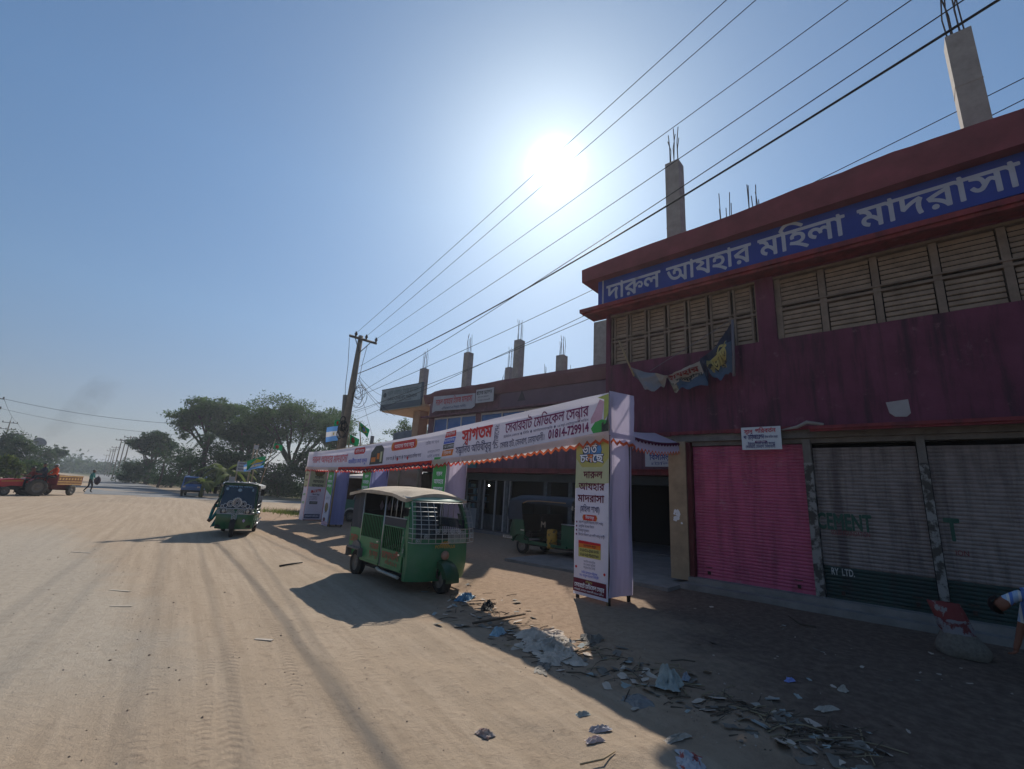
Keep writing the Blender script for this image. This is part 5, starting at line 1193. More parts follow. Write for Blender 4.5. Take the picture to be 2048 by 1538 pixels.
def trailer():
    a_, c_ = PZ(138, 991), PZ(60, 993); k_ = .72; hd = (c_-a_).normalized(); org = a_-Vector((-hd.y, hd.x, 0))*.85*k_+hd*.45*k_
    R = thing('farm_trailer', 'red two wheeled trailer with yellow striped side boards hitched behind the tractor', 'trailer', org, math.atan2(hd.y, hd.x)); R.scale = (k_, k_, k_)
    global V_tyre; keep = V_tyre; V_tyre = TR_tyre
    for s_ in (-1, 1): wheel(R, -.45, s_*.85, .48, .28)
    V_tyre = keep
    m = MB(); m.box((0, 0, .92), (3.3, 1.8, .1)); m.box((1.9, 0, .62), (1.6, .14, .14)); m.box((-.45, 0, .5), (.14, 1.6, .14)); m.box((.3, .5, .72), (2.6, .1, .3)); m.box((.3, -.5, .72), (2.6, .1, .3)); m.box((1.4, 0, .75), (.1, 1.1, .3)); pt(m, 'chassis', mat('trailer_dark_red', (.12, .02, .025), .6, .2, 3), R)
    m = MB(); m.box((1.64, 0, 1.38), (.06, 1.8, .86)); m.box((-1.64, 0, 1.33), (.06, 1.8, .74)); pt(m, 'end_board', mat('trailer_red', (.17, .025, .035), .6, .2, 3), R)
    for s_ in (-1, 1):
        m = MB(); m.box((0, s_*.88, 1.33), (3.22, .05, .72)); o = pt(m, 'side_board', mat('trailer_brown', (.15, .06, .03), .6, .2, 3), R)
        m = MB()
        for z in (1.64, 1.18, .98): m.box((0, s_*.912, z), (3.2, .015, .075))
        for k in range(8): m.box((-1.4+.4*k, s_*.912, 1.42), (.2, .012, .17))
        m.build('painted_stripe', mat('trailer_yellow', (.50, .30, .10), .6, .2, 6), o)
    m = MB(); m.smooth = True; m.sheet(lambda u, v: Vector((-1.6+3.2*u, -.84+1.68*v, 1.55+.22*math.sin(math.pi*u)*math.sin(math.pi*v)+.05*noise.noise(Vector((u*8, v*6, 1))))), 16, 10); pt(m, 'soil_load', mat('soil_load', (.20, .12, .07), .95, .2, 5), R)
trailer()

# ---------- small pickups
def pickup(org, hd, label, paint, canopy=False, arch=None):
    hd = Vector(hd).normalized()
    R = thing('pickup_truck', label, 'pickup', org, math.atan2(hd.y, hd.x))
    for x in (0, 1.95):
        for s_ in (-1, 1): wheel(R, x, s_*.62, .27, .16)
    m = MB(); m.prism([(1.15, .42), (2.55, .42), (2.58, .85), (2.35, .98), (2.0, 1.58), (1.25, 1.62), (1.15, 1.5)], lambda u, v, q: Vector((u, q, v)), -.68, .68); pt(m, 'cab', paint, R)
    m = MB(); m.prism([(2.33, 1.02), (2.06, 1.5), (2.10, 1.52), (2.37, 1.03)], lambda u, v, q: Vector((u, q, v)), -.6, .6); pt(m, 'windscreen', V_dglass, R)
    for s_ in (-1, 1):
        m = MB(); m.prism([(1.35, 1.0), (2.2, 1.0), (1.98, 1.46), (1.38, 1.48)], lambda u, v, q: Vector((u, s_*.68+s_*q, v)), 0, .008); pt(m, 'side_window', V_dglass, R)
        m = MB(); m.box((2.585, s_*.5, .78), (.03, .2, .13)); pt(m, 'headlamp', V_lamp, R)
    m = MB(); m.box((.25, 0, .58), (1.75, 1.36, .08))
    for s_ in (-1, 1): m.box((.25, s_*.67, .78), (1.75, .05, .42))
    m.box((-.62, 0, .78), (.05, 1.36, .42)); m.box((1.1, 0, .85), (.05, 1.36, .5)); pt(m, 'cargo_bed', paint, R)
    if arch:
        for s_ in (-1, 1): m = MB(); m.smooth = True; m.sheet(lambda u, v: Vector(((.30+.07*v)*math.cos(math.pi*u), s_*.70, .27+(.30+.07*v)*math.sin(math.pi*u))), 14, 1); pt(m, 'wheel_arch', arch, R)
    m = MB(); m.box((2.6, 0, .45), (.08, 1.36, .14)); m.box((1.0, 0, .42), (3.2, .8, .12)); pt(m, 'bumper', V_black, R)
    if canopy:
        m = MB()
        for x in (-.55, 1.05):
            for s_ in (-1, 1): m.tube([(x, s_*.64, .98), (x, s_*.64, 1.65)], .025, 6)
        for s_ in (-1, 1): m.tube([(-.55, s_*.64, 1.65), (1.05, s_*.64, 1.65)], .025, 6); m.tube([(-.55, s_*.64, 1.3), (1.05, s_*.64, 1.3)], .02, 6)
        pt(m, 'hoop_frame', paint, R)
    return R
pickup((12.2, 47.4, 0), (-.35, -.94, 0), 'blue pickup truck with a hooped bed on the far road under the trees', mat('blue_pickup_paint', (.03, .12, .32), .4, .1, 3, spec=.4), True)
GP_ = pickup((12.1, 20.4, 0), (.55, -.83, 0), 'green pickup truck with pale wheel arches parked behind the banner gate', mat('teal_pickup_paint', (.03, .14, .10), .5, .1, 3, spec=.4), False, mat('pale_arch', (.36, .38, .36), .6))
# ================================================================== poles, cables, flags
P_conc = mat('pole_concrete', (.20, .165, .125), .9, .25, 3, .2, 30); P_iron = mat('pole_iron', (.045, .04, .04), .7); P_wire = mat('cable_black', (.012, .012, .014), .6)
YP = 22.0
PT, PBm = PY(722, 672, YP), PY(684, 895, YP)
dirp = (PBm-PT).normalized(); PB_ = PT+dirp*(PT.z/-dirp.z)
UP = thing('utility_pole', 'tall concrete utility pole with a wooden crossarm rising behind the banner gate', 'utility pole', (PB_.x, PB_.y, 0))
m = MB(); m.tube([PB_, PT+dirp*3, PT], [.21, .17, .125], 12); part(m, 'shaft', P_conc, UP)
ca, cb = PY(699, 671, YP-.15), PY(753, 687, YP-.15)
m = MB(); m.tube([ca, cb], .075, 4); part(m, 'crossarm', P_iron, UP)
m = MB(); m.tube([ca+(cb-ca)*.2, PT+dirp*1.0+Vector((0, -.12, 0))], .025, 5); m.tube([ca+(cb-ca)*.8, PT+dirp*1.0+Vector((0, -.12, 0))], .025, 5); part(m, 'brace', P_iron, UP)
INS = []
for t_ in (.22, .60, .97):
    m = MB(); c = ca+(cb-ca)*t_; m.lathe([(0, 0), (.05, .02), (.05, .08), (.085, .1), (.08, .16), (.05, .2), (.05, .26), (.0, .28)], c+Vector((0, 0, .06)), 'Z', 10); part(m, 'insulator', mat('insulator_brown', (.03, .022, .02), .3), UP); INS.append(c+Vector((0, 0, .25)))
q0, q1 = PY(691, 790, YP+.2), PY(683, 895, YP+.2); dq = (q1-q0).normalized()
m = MB(); m.tube([q0, q0+dq*(q0.z/-dq.z)], [.13, .17], 10); part(m, 'stub_post', P_conc, UP)
def coil(c, r, n_, seed, rad=.013):
    rnd = random.Random(seed); m = MB()
    for k in range(n_):
        rr = r*rnd.uniform(.6, 1.2); o = Vector((rnd.uniform(-.1, .1), rnd.uniform(-.1, .1), rnd.uniform(-.2, .2)))
        m.tube([c+o+Vector((rr*math.cos(a*.5)*.7, rr*.3*math.sin(a*.5+k), rr*math.sin(a*.5))) for a in range(14)], rad, 4)
    return m
m = coil(PY(686, 848, YP-.2), .22, 5, 2, .03); part(m, 'cable_coil', P_wire, UP)
m = coil(PY(684, 866, YP-.2), .38, 3, 3, .03); part(m, 'cable_hoop', P_iron, UP)
m = coil(PY(718, 790, YP-.2), .5, 6, 4); m.tube([PY(699, 675, YP), PY(696, 730, YP), PY(691, 770, YP), PY(690, 800, YP)], .014, 4); m.tube([PY(735, 690, YP), PY(724, 730, YP), PY(718, 760, YP), PY(712, 772, YP), PY(716, 785, YP)], .014, 4); part(m, 'loose_cable', P_wire, UP)
def cable(label, P, Q, r, sag=.3, ext=1.0, group=None, n_=28):
    P, Q = Vector(P), Vector(Q); Q = P+(Q-P)*ext; m = MB()
    pts = [P+(Q-P)*(k/n_)-Vector((0, 0, 4*sag*(k/n_)*(1-k/n_))) for k in range(n_+1)]
    m.tube([p-P for p in pts], r, 5); o = m.build('power_cable', P_wire, loc=P); return tag(o, label, 'cable', group)
cable('outermost thin power cable from the left insulator of the crossarm, crossing the sun glow', INS[0], PZ(1442, 0, 10.6), .0085, .12, 1.5)
cable('thin power cable from the middle insulator of the crossarm, just right of the sun', INS[1], PZ(1500, 0, 10.5), .0085, .12, 1.5)
cable('thin power cable from the right insulator, passing over the tip of the starter bars', INS[2], PZ(1672, 0, 10.4), .0085, .2, 1.5)
cable('thin power cable fixed a little below the crossarm', PY(719, 733, YP), PZ(1775, 0, 8.9), .0085, .35, 1.35)
cable('thick twisted power cable sagging from the pole over the maroon building', PY(716, 747, YP), PZ(1887, 0, 8.6), .020, .75, 1.3)
cable('thin wire running beside the thick twisted cable', PY(712, 790, YP), PZ(1893, 0, 8.7), .010, .25, 1.3)
cable('upper low wire passing behind the roof parapet to the right edge', PY(712, 795, YP), PX(2048, 140, 11.4), .010, .3, 1.2)
cable('lower low wire passing behind the roof parapet to the right edge', PY(705, 842, YP), PX(2048, 182, 11.2), .010, .3, 1.2)
cable('lowest wire skimming the parapet top at the right edge', PY(700, 825, YP), PX(2048, 212, 10.9), .010, .5, 1.2)
for k, (a, c) in enumerate((((718, 752), (766, 792)), ((717, 756), (766, 812)), ((717, 760), (775, 830)), ((718, 762), (790, 832)))):
    cable('short service wire dropping from the pole to the porch', PY(*a, YP), PX(*c, 14.8), .010, .15, 1.0, 'service wires between pole and porch', 10)
cable('thin wire running left from the stub post to the trees', PY(686, 860, YP), PY(655, 925, 45), .012, .2)
cable('thin wire crossing below the porch from the pole', PY(698, 828, YP), PX(770, 800, 14.8), .008, .1)
cable('thin stay wire slanting down from the pole to the gate', PY(716, 765, YP), PY(744, 870, 19.5), .008, .0)

hz_pole = P_conc
def far_pole(px, ytop, ybase_h, hgt, label, group, arms=1, dbl=False):
    hz_y = 946+(px-210)*.058; d_ = (hgt-EYE)*FPX/(hz_y-ytop)
    r = ray(px, ytop); k = d_/FPX; p = ORG+r*k
    o = thing('utility_pole', label, 'utility pole', (p.x, p.y, 0), 0, group)
    m = MB(); m.tube([(0, 0, 0), (0, 0, p.z)], [.15, .10], 6); m.build('shaft', hz_pole, o)
    m = MB()
    for a in range(arms): m.tube([(-1.1, 0, p.z-.35-a*1.3), (1.1, 0, p.z-.35-a*1.3)], .06, 4)
    m.tube([(0, 0, p.z), (0, 0, p.z+.9)], .03, 4) if arms > 1 else None
    m.build('crossarm', P_iron, o)
    m = MB()
    for a in range(arms):
        for x in (-1, .45, 1): m.ell((x, 0, p.z-.18-a*1.3), (.09, .09, .15), 6, 4)
    m.build('insulator', P_iron, o)
    return p
LP = []
LP.append(far_pole(-14, 790, 0, 11, 'pole at the left edge with only its crossarm tips in view', None, 2))
for k, (px, yt) in enumerate(((21, 842), (47, 866), (64, 880), (74, 884), (94, 912), (104, 922))): 
    LP.append(far_pole(px, yt, 0, 11, ('nearest whole pole with two crossarms on the left, above the tractor' if k == 0 else 'concrete pole in the row left of the road'), None if k == 0 else 'poles left of the far road', 2 if k < 4 else 1))
for k, (px, yt) in enumerate(((262, 872), (252, 878), (244, 878), (233, 893), (228, 897), (222, 900), (214, 909), (205, 918))):
    far_pole(px, yt, 0, 10, 'concrete pole in the row right of the road', 'poles right of the far road', 1)
cable('long thin wire leaving the left edge pole across the hazy sky', LP[0]+Vector((1, 0, -.3)), PY(400, 850, 70), .022, .6)
cable('faint lower wire leaving the left edge pole', LP[0]+Vector((1, 0, -1.6)), PY(400, 872, 70), .016, .6)
for i in range(5): cable('wire strung between the poles left of the road', LP[i]+Vector((1, 0, -.2)), LP[i+1]+Vector((1, 0, -.2)), .02, .4, 1.0, 'wires between the left poles', 8)

F_red = cloth('flag_red', (.55, .03, .02), .4, .03); F_green = cloth('flag_green', (.0, .16, .06), .4, .03); F_sky = cloth('flag_sky_blue', (.12, .32, .70), .4, .03); F_white = cloth('flag_white', (.7, .7, .72), .4, .03); F_yel = cloth('flag_yellow', (.6, .5, .03), .4, .03)
F_pole = mat('flag_bamboo', (.26, .2, .12), .7, .2, 6)
def flagpole(label, p0, p1):
    o = thing('flag_pole', label, 'flag pole', p0); m = MB(); m.tube([(0, 0, 0), p1-p0], [.035, .02], 6); m.build('bamboo_pole', F_pole, o); return o
def flag(label, c, w, h, kind, seed=1, dirx=1, droop=.3, dv=Vector((1, .1, 0))):
    o = thing('flag', label, 'flag', c); dv = dv.normalized()
    def f(u, v, l_=0): 
        a = u*w*dirx; return dv*a+Vector((-dv.y, dv.x, 0))*(.10*w*math.sin(u*5+seed+v*2)*u-l_)+Vector((0, 0, (v-1)*h-droop*w*u*(.6+.4*u)))
    m = MB(); m.smooth = True
    N_ = 12
    g_ = [[m.vert(f(i/N_, j/6)) for i in range(N_+1)] for j in range(7)]
    for j in range(6):
        for i in range(N_):
            m.cur = {'bd': 0, 'ar': (1 if j in (0, 1, 4, 5) else 2), 'br': 0}[kind]; m.face((g_[j][i], g_[j][i+1], g_[j+1][i+1], g_[j+1][i]))
    m.build('cloth', [F_green, F_sky, F_white], o)
    for s_ in (-.012, .012):
        m = MB()
        if kind == 'bd': m.poly([f(.45+.2*math.cos(a*.524), .5+.32*math.sin(a*.524), s_) for a in range(12)]); m.build('disc', F_red, o)
        if kind == 'br': m.poly([f(u, v, s_) for u, v in ((.1, .5), (.5, .1), (.9, .5), (.5, .9))]); m.build('lozenge', F_yel, o); m = MB(); m.poly([f(.5+.16*math.cos(a*.524), .5+.24*math.sin(a*.524), s_*1.6) for a in range(12)]); m.build('disc', F_sky, o)
        if kind == 'ar': m.poly([f(.5+.05*math.cos(a*.7), .5+.1*math.sin(a*.7), s_) for a in range(9)]); m.build('disc', F_yel, o)
    return o
flagpole('thin bamboo flag pole leaning beside the utility pole', PY(668, 950, 23.5), PY(681, 842, 23.5))
flag('sky blue and white striped flag hanging left of the utility pole', PY(681, 852, 23.5), .75, .8, 'ar', 1, -1, .25)
flag('small red and green flag at the tip of the bamboo pole by the utility pole', PY(680, 840, 23.4), .3, .32, 'bd', 2, -1, .2)
flagpole('thin bamboo flag pole behind the middle of the banner', PY(722, 900, 24), PY(719, 843, 24))
flag('bright green flag with yellow lozenge flying above the banner', PY(719, 844, 24), .75, .5, 'br', 3, 1, .45)
flagpole('thin bamboo flag pole right of the utility pole', PY(697, 905, 22.6), PY(699, 866, 22.6))
flag('green flag with red disc just right of the utility pole', PY(699, 868, 22.6), .62, .45, 'bd', 4, 1, .35)
flagpole('long slanting bamboo flag pole behind the oncoming three-wheeler', PZ(523, 978, 0.) if False else PY(521, 968, 38), PY(551, 878, 38))
flag('red and green flag at the tip of the slanting pole', PY(548, 886, 38), .7, .45, 'bd', 5, 1, .15)
flag('green flag with yellow lozenge on the slanting pole', PY(532, 912, 38), 1.3, .7, 'br', 6, -1, .4)
flag('sky blue and white flag lowest on the slanting pole', PY(529, 922, 38), 1.4, .5, 'ar', 7, -1, .3)

# roadside boards
def board(label, pl_, pr_, zt_, zb_, Y, col, legs=True, txt=None):
    a, c = PY(pl_, zt_, Y), PY(pr_, zb_, Y); o = thing('sign_board', label, 'sign', ((a.x+c.x)/2, Y, 0))
    m = MB(); m.box((0, 0, (a.z+c.z)/2), (c.x-a.x, .05, a.z-c.z)); m.build('board', col, o)
    if legs:
        for s_ in (-1, 1): m = MB(); m.tube([(s_*(c.x-a.x)*.42, .05, 0), (s_*(c.x-a.x)*.42, .05, a.z+.1)], .05, 6); m.build('post', F_pole, o)
    if txt:
        m = MB(); w_ = (c.x-a.x); h_ = a.z-c.z
        for i, s_ in enumerate(txt): m.text(s_, lambda u, v, l_: Vector((u, -.026-l_, v)), -w_*.42, w_*.42, c.z+h_*(.72-.3*i), h_*.17, .02)
        m.build('lettering', P_navy, o)
board('pale two line board on posts under the big rain tree', 476, 501, 923, 944, 40, mat('board_pale', (.34, .36, .40), .6, .1, 2), True, ['েসবারহাট বাজার', 'দার~ল আযহার', 'মাদরাসা'])
board('small pale notice board lower left of the two line board', 459, 471, 953, 965, 42, mat('board_grey', (.26, .27, .28), .6))
board('small white plate high on a post among the trees', 509, 516, 890, 899, 40, mat('plate_white', (.4, .41, .42), .6))

# ================================================================== trees and plants
bark = mat('bark', (.055, .042, .032), .95, .3, 4, .3, 12)
L_rain = leafmat('rain_tree_leaf', (.028, .072, .020), (.10, .165, .05)); L_dark = leafmat('dark_leaf', (.012, .040, .016), (.045, .09, .03)); L_lite = leafmat('light_leaf', (.05, .09, .015), (.12, .15, .03)); L_far = leafmat('far_leaf', (.025, .06, .025), (.07, .11, .045))
def leaves(mb, c, rad, n_, size, rnd, flat=1., soft=False):
    for _ in range(n_):
        p = Vector((rnd.gauss(0, .48), rnd.gauss(0, .48), rnd.gauss(0, .48)))
        if not soft and p.length > 1.25: p *= 1.25/p.length
        p = Vector((p.x*rad[0], p.y*rad[1], p.z*rad[2]))+c
        s_ = size*rnd.uniform(.6, 1.3); nrm_ = Vector((rnd.gauss(0, .6), rnd.gauss(0, .6), rnd.gauss(.4, .6)*flat+.2)).normalized()
        u = nrm_.orthogonal().normalized(); u = Matrix.Rotation(rnd.uniform(0, 6.28), 3, nrm_) @ u; w = nrm_.cross(u)
        mb.face([mb.vert(p+u*s_), mb.vert(p+w*s_*.45), mb.vert(p-u*s_), mb.vert(p-w*s_*.45)])
def rain_tree(label, px, Y, wpx, ytop, seed, lean=0., n_=7000, leaf=None, fork=.3, size=.24, layers=3, name='rain_tree', group=None):
    W_ = PY(px+wpx/2, 960, Y).x-PY(px-wpx/2, 960, Y).x; H_ = PY(px, ytop, Y).z
    rnd = random.Random(seed); b_ = PY(px, 960, Y); o = thing(name, label, 'tree', (b_.x, Y, 0), 0, group)
    tr, fo = MB(), MB(); r0 = H_*.028
    top = Vector((lean*H_*fork, 0, H_*fork))
    tr.tube([(0, 0, -.3), (lean*H_*fork*.4, 0, H_*fork*.5), top], [r0*1.25, r0, r0*.8], 8)
    ends = []
    nl = 11
    for k in range(nl):
        a = 2*math.pi*k/nl+rnd.uniform(-.3, .3); rr = W_*.5*rnd.uniform(.35, .95)
        zz = H_*(rnd.uniform(.74, .93)-.28*(rr/(W_*.5))**2*rnd.uniform(.3, .9))
        e = Vector((top.x*.6+lean*W_*.2+rr*math.cos(a), rr*math.sin(a)*.8, zz)); mid_ = top.lerp(e, .5)+Vector((0, 0, H_*.05*rnd.uniform(-.6, 1.2)))
        tr.tube([top, top.lerp(mid_, .5)+Vector((rnd.gauss(0, .2), 0, rnd.gauss(0, .2))), mid_, e], [r0*.5, r0*.4, r0*.3, r0*.1], 6)
        ends.append(e)
        for j in range(5):
            f_ = mid_.lerp(e, rnd.uniform(.1, .8)); g_ = f_+Vector((rnd.uniform(-1, 1)*W_*.16, rnd.uniform(-1, 1)*W_*.13, H_*rnd.uniform(.0, .15)))
            tr.tube([f_, f_.lerp(g_, .5)+Vector((0, 0, .15)), g_], [r0*.2, r0*.13, r0*.05], 5); ends.append(g_)
    per = int(n_*2.1)//(len(ends)*2)
    for e in ends:
        for q in range(2):
            c = e+Vector((rnd.gauss(0, W_*.06), rnd.gauss(0, W_*.06), rnd.gauss(0, H_*.035))); s_ = rnd.uniform(.6, 1.25)
            leaves(fo, c, (W_*.115*s_, W_*.115*s_, H_*.034*s_), int(per*s_), size*.72, rnd, 1., True)
    tr.build('trunk', bark, o); fo.build('crown', leaf or L_rain, o); return o
def bush(label, px, Y, wpx, ytop, seed, leaf, n_=2200, name='bush', group=None, z0=.0, size=.22, trunk=True):
    w_ = PY(px+wpx/2, 960, Y).x-PY(px-wpx/2, 960, Y).x; h_ = PY(px, ytop, Y).z*.95
    rnd = random.Random(seed); b_ = PY(px, 960, Y); o = thing(name, label, 'tree' if h_ > 4 else 'bush', (b_.x, Y, 0), 0, group); fo, tr = MB(), MB()
    if trunk:
        for k in range(3): tr.tube([(rnd.gauss(0, .1), rnd.gauss(0, .1), -.1), (rnd.gauss(0, w_*.1), rnd.gauss(0, .3), h_*.4), (rnd.gauss(0, w_*.22), rnd.gauss(0, .3), h_*.75)], [h_*.022, h_*.015, h_*.006], 5)
        tr.build('trunk', bark, o)
    nc = 16
    for k in range(nc):
        a = rnd.uniform(0, 6.28); t_ = rnd.uniform(.12, .95); rr = w_*.5*math.sqrt(max(0, 1-((t_-.42)/.62)**2))*rnd.uniform(.3, .9)
        leaves(fo, Vector((rr*math.cos(a), rr*math.sin(a)*.7, z0+h_*t_)), (w_*.24, w_*.2, h_*.15), int(n_*1.5)//nc, size*.75, rnd, 1., True)
    fo.build('crown', leaf, o); return o
def palm(label, px, Y, h_, seed, nf=11, fl=2.2, leaf=None, name='palm_tree', tr_=True):
    rnd = random.Random(seed); b_ = PY(px, 960, Y); o = thing(name, label, 'tree', (b_.x, Y, 0)); m = MB()
    m.tube([(0, 0, -.2), (.15, 0, h_*.5), (.1, 0, h_)], [.17, .13, .1], 7); m.build('trunk', bark, o); fo = MB()
    for k in range(nf):
        a = 2*math.pi*k/nf+rnd.uniform(-.2, .2); up = rnd.uniform(-.1, .9); pts = []
        for j in range(9): t_ = j/8; pts.append(Vector((.1+math.cos(a)*fl*t_*.85, math.sin(a)*fl*t_*.85, h_+fl*(up*t_-.85*t_*t_))))
        fo.tube(pts, .02, 4)
        for j in range(1, 9):
            d_ = (pts[j]-pts[j-1]).normalized(); sd_ = d_.cross(Vector((0, 0, 1))).normalized()
            for i in range(3):
                c = pts[j-1].lerp(pts[j], i/3); L_ = fl*.26*(1-.5*j/8)
                for s_ in (-1, 1): e = c+sd_*s_*L_+Vector((0, 0, -L_*.5))+d_*L_*.4; fo.poly([c, c+d_*.05, e])
    fo.build('crown', leaf or L_dark, o); return o
def banana(label, px, Y, h_, seed):
    rnd = random.Random(seed); b_ = PY(px, 960, Y); o = thing('banana_plant', label, 'plant', (b_.x, Y, 0)); m = MB(); m.tube([(0, 0, 0), (0, 0, h_*.5)], [.14, .1], 7); m.build('stem', L_lite, o); fo = MB()
    for k in range(7):
        a = rnd.uniform(0, 6.28); L_ = h_*.75; up = rnd.uniform(.5, 1.2); d_ = Vector((math.cos(a), math.sin(a), 0)); sd_ = Vector((-d_.y, d_.x, 0))
        def lf(u, v): w_ = .28*math.sin(math.pi*min(1, u*1.0+.02))**.6; return d_*L_*u*.8+sd_*w_*(v*2-1)+Vector((0, 0, h_*.5+L_*(up*u-.9*u*u)-.12*abs(v*2-1)))
        fo.sheet(lf, 8, 2)
    fo.build('leaves', L_lite, o)
rain_tree('large umbrella-crowned tree with open branches, left of the biggest one', 402, 70, 145, 774, 11, -.05, 9500, fork=.38)
rain_tree('biggest umbrella-crowned tree with a forked leaning trunk behind the oncoming three-wheeler', 566, 58, 228, 777, 12, .22, 15500, fork=.26, size=.19)
rain_tree('umbrella-crowned tree filling the gap between the two large ones', 476, 66, 112, 812, 13, .1, 9000, L_dark)
rain_tree('broad dark tree at the left end of the roadside trees', 292, 92, 98, 852, 14, .05, 9000, L_dark, .25)
rain_tree('thin crowned tree just left of the utility pole', 655, 50, 80, 826, 15, .1, 7000, fork=.3, size=.16)
rain_tree('sparse twiggy tree seen above the middle of the banner', 735, 40, 78, 862, 16, .0, 1600, fork=.3, size=.11)
rain_tree('leafy tree seen under the porch roof', 812, 36, 80, 832, 17, .0, 4500, fork=.4, size=.13)
rain_tree('thin tree behind the porch column', 862, 34, 45, 850, 18, .0, 2200, fork=.4, size=.12)
bl = ['dark bushy tree under the left rain tree', 'dark bushy tree beside the blue pickup', 'tall dark thicket behind the slanting flags', 'dense shrub under the biggest rain tree', 'dark shrub mass left of the tin shed', 'dark green bushy tree behind the two line board', 'low dark shrub at the bend of the road', 'dark thicket behind the tin shed']
for k, (px, Y, w_, h_) in enumerate(((345, 76, 115, 880), (425, 62, 115, 872), (505, 56, 110, 862), (560, 54, 95, 928), (612, 47, 90, 890), (465, 52, 100, 898), (270, 95, 70, 912), (650, 42, 80, 892))): bush(bl[k], px, Y, w_, h_, 30+k, L_dark, 2800, 'bushy_tree')
m = MB(); rnd = random.Random(5)
for k in range(70):
    t_ = k/69; px = 240+430*t_+rnd.gauss(0, 6); Y = 98-52*t_**.8+rnd.uniform(2, 8); b_ = PY(px, 960, Y); leaves(m, Vector((b_.x, Y, 1.1)), (1.6, 1.2, 1.3*rnd.uniform(.7, 1.5)), 130, .22, rnd)
tag(m.build('undergrowth', L_dark), kind='stuff')
palm('slender palm with drooping fronds in front of the left rain tree', 398, 60, 6.2, 3, 12, 2.4)
palm('small dark palm by the blue pickup', 372, 58, 3.0, 4, 12, 2.4)
palm('low feathery palm beside the left trees', 318, 72, 3.2, 5, 12, 2.6)
banana('banana plant with bright leaves between pickup and three-wheeler', 408, 44, 2.2, 1); banana('pale leaved banana plant left of the flags', 447, 46, 4.2, 2); banana('banana plant above the oncoming three-wheeler', 459, 44, 3.6, 3)
# hazy growth on the left side of the road
lt = ['bright shrub at the left edge behind the tractor bonnet', 'tall hazy tree behind the nearest left poles', 'hazy tree with a domed crown at the left edge', 'hazy tree left of the leaning dark crown', 'far hazy tree with a leaning dark crown']
bush(lt[0], 14, 62, 66, 912, 50, L_lite, 2600, 'bushy_tree'); bush(lt[1], 38, 88, 105, 872, 51, L_far, 3600, 'bushy_tree', None, 0, .22); bush(lt[2], -6, 96, 70, 862, 52, L_far, 3200, 'bushy_tree', None, 0, .24); bush(lt[3], 74, 120, 75, 893, 53, L_far, 3000, 'bushy_tree', None, 0, .26)
rain_tree(lt[4], 92, 135, 44, 892, 54, .25, 2500, L_far, .5, .24)
bush('olive shrub beside the people on the tractor', 55, 70, 66, 922, 55, L_rain, 2400, 'bushy_tree')
m = MB(); rnd = random.Random(8)
for k in range(90):
    px = 100+175*k/89; Y = rnd.uniform(260, 420); b_ = PY(px, 950, Y); h_ = (4+5*abs(noise.noise(Vector((k*.22, 0, 3)))))*(1.25-.3*math.cos(k*.12)); leaves(m, Vector((b_.x, Y, h_*.5)), (5, 3, h_*.55), 60, .9, rnd)
tag(m.build('far_treeline', L_far), kind='stuff')
gm_ = MB(); rnd = random.Random(9); L_grass = leafmat('grass_blade', (.07, .11, .02), (.19, .21, .06))
for cx, cy, rx, ry, n_ in ((11.0, 25.5, 1.2, 2.2, 900), (10.9, 21.4, .5, .7, 160), (12.6, 24.2, 1.5, 1.2, 300)):
    for _ in range(n_):
        p = Vector((cx+rnd.gauss(0, rx*.5), cy+rnd.gauss(0, ry*.5), 0)); p.z = gh(p.x, p.y); a = rnd.uniform(0, 6.28); h_ = rnd.uniform(.08, .28); d_ = Vector((math.cos(a), math.sin(a), 0)); gm_.poly([p-d_*.012, p+d_*.012, p+d_*rnd.uniform(-.1, .1)+Vector((rnd.gauss(0, .05), rnd.gauss(0, .05), h_))])
tag(gm_.build('grass', L_grass), kind='stuff')

# ================================================================== sheds and stalls behind the gate
tin = mat('rusty_tin', (.20, .19, .19), .6, .0, 3, col2=(.13, .10, .085), thresh=(.4, .7), metal=.3); tinroof = mat('bright_tin_roof', (.48, .44, .38), .5, .2, 3, metal=.3); wood = mat('old_wood', (.10, .075, .055), .85, .3, 4)
def corr(mb, a, c, h0, h1, n_=40, amp=.02):
    a, c = Vector(a), Vector(c); d_ = (c-a); nn = Vector((-d_.y, d_.x, 0)).normalized(); pr_ = None
    for k in range(n_+1):
        p = a+d_*k/n_+nn*amp*(1 if k % 2 else -1); q = (mb.vert(p+Vector((0, 0, h0))), mb.vert(p+Vector((0, 0, h1[0]+(h1[1]-h1[0])*k/n_))))
        if pr_: mb.face((pr_[0], q[0], q[1], pr_[1]))
        pr_ = q
SH = thing('tin_shed', 'grey tin shed with a pale sloping roof at the far end of the gate', 'shed', (12.4, 27, 0))
m = MB(); corr(m, (12.9, 26.0, 0), (15.8, 25.4, 0), 0, (1.95, 1.75)); corr(m, (12.9, 26.0, 0), (13.9, 29.2, 0), 0, (1.95, 2.2)); part(m, 'wall', tin, SH)
m = MB(); m.prism([(0, 0), (3.4, 0), (3.4, 3.8), (0, 3.8)], lambda u, v, q: Vector((12.7+u+v*.25, 25.9-u*.2+v, 1.98-u*.07+v*.07+q)), 0, .04); part(m, 'roof', tinroof, SH)
m = MB(); m.b2((13.5, 25.80, 0), (13.56, 25.86, 1.8)); m.tube([(13.6, 25.8, .3), (14.5, 25.62, 1.7)], .03, 4); m.tube([(14.6, 25.6, .2), (13.7, 25.8, 1.75)], .03, 4); part(m, 'brace', wood, SH)
ST = thing('market_stall', 'dark timber stall with a pale tin awning and red tarpaulin behind the green pickup', 'stall', (14, 22, 0))
m = MB()
for x, y in ((12.9, 21.0), (12.9, 24.6), (15.4, 21.0), (15.4, 24.6)): m.tube([(x, y, 0), (x, y, 2.3)], .06, 6)
part(m, 'post', wood, ST)
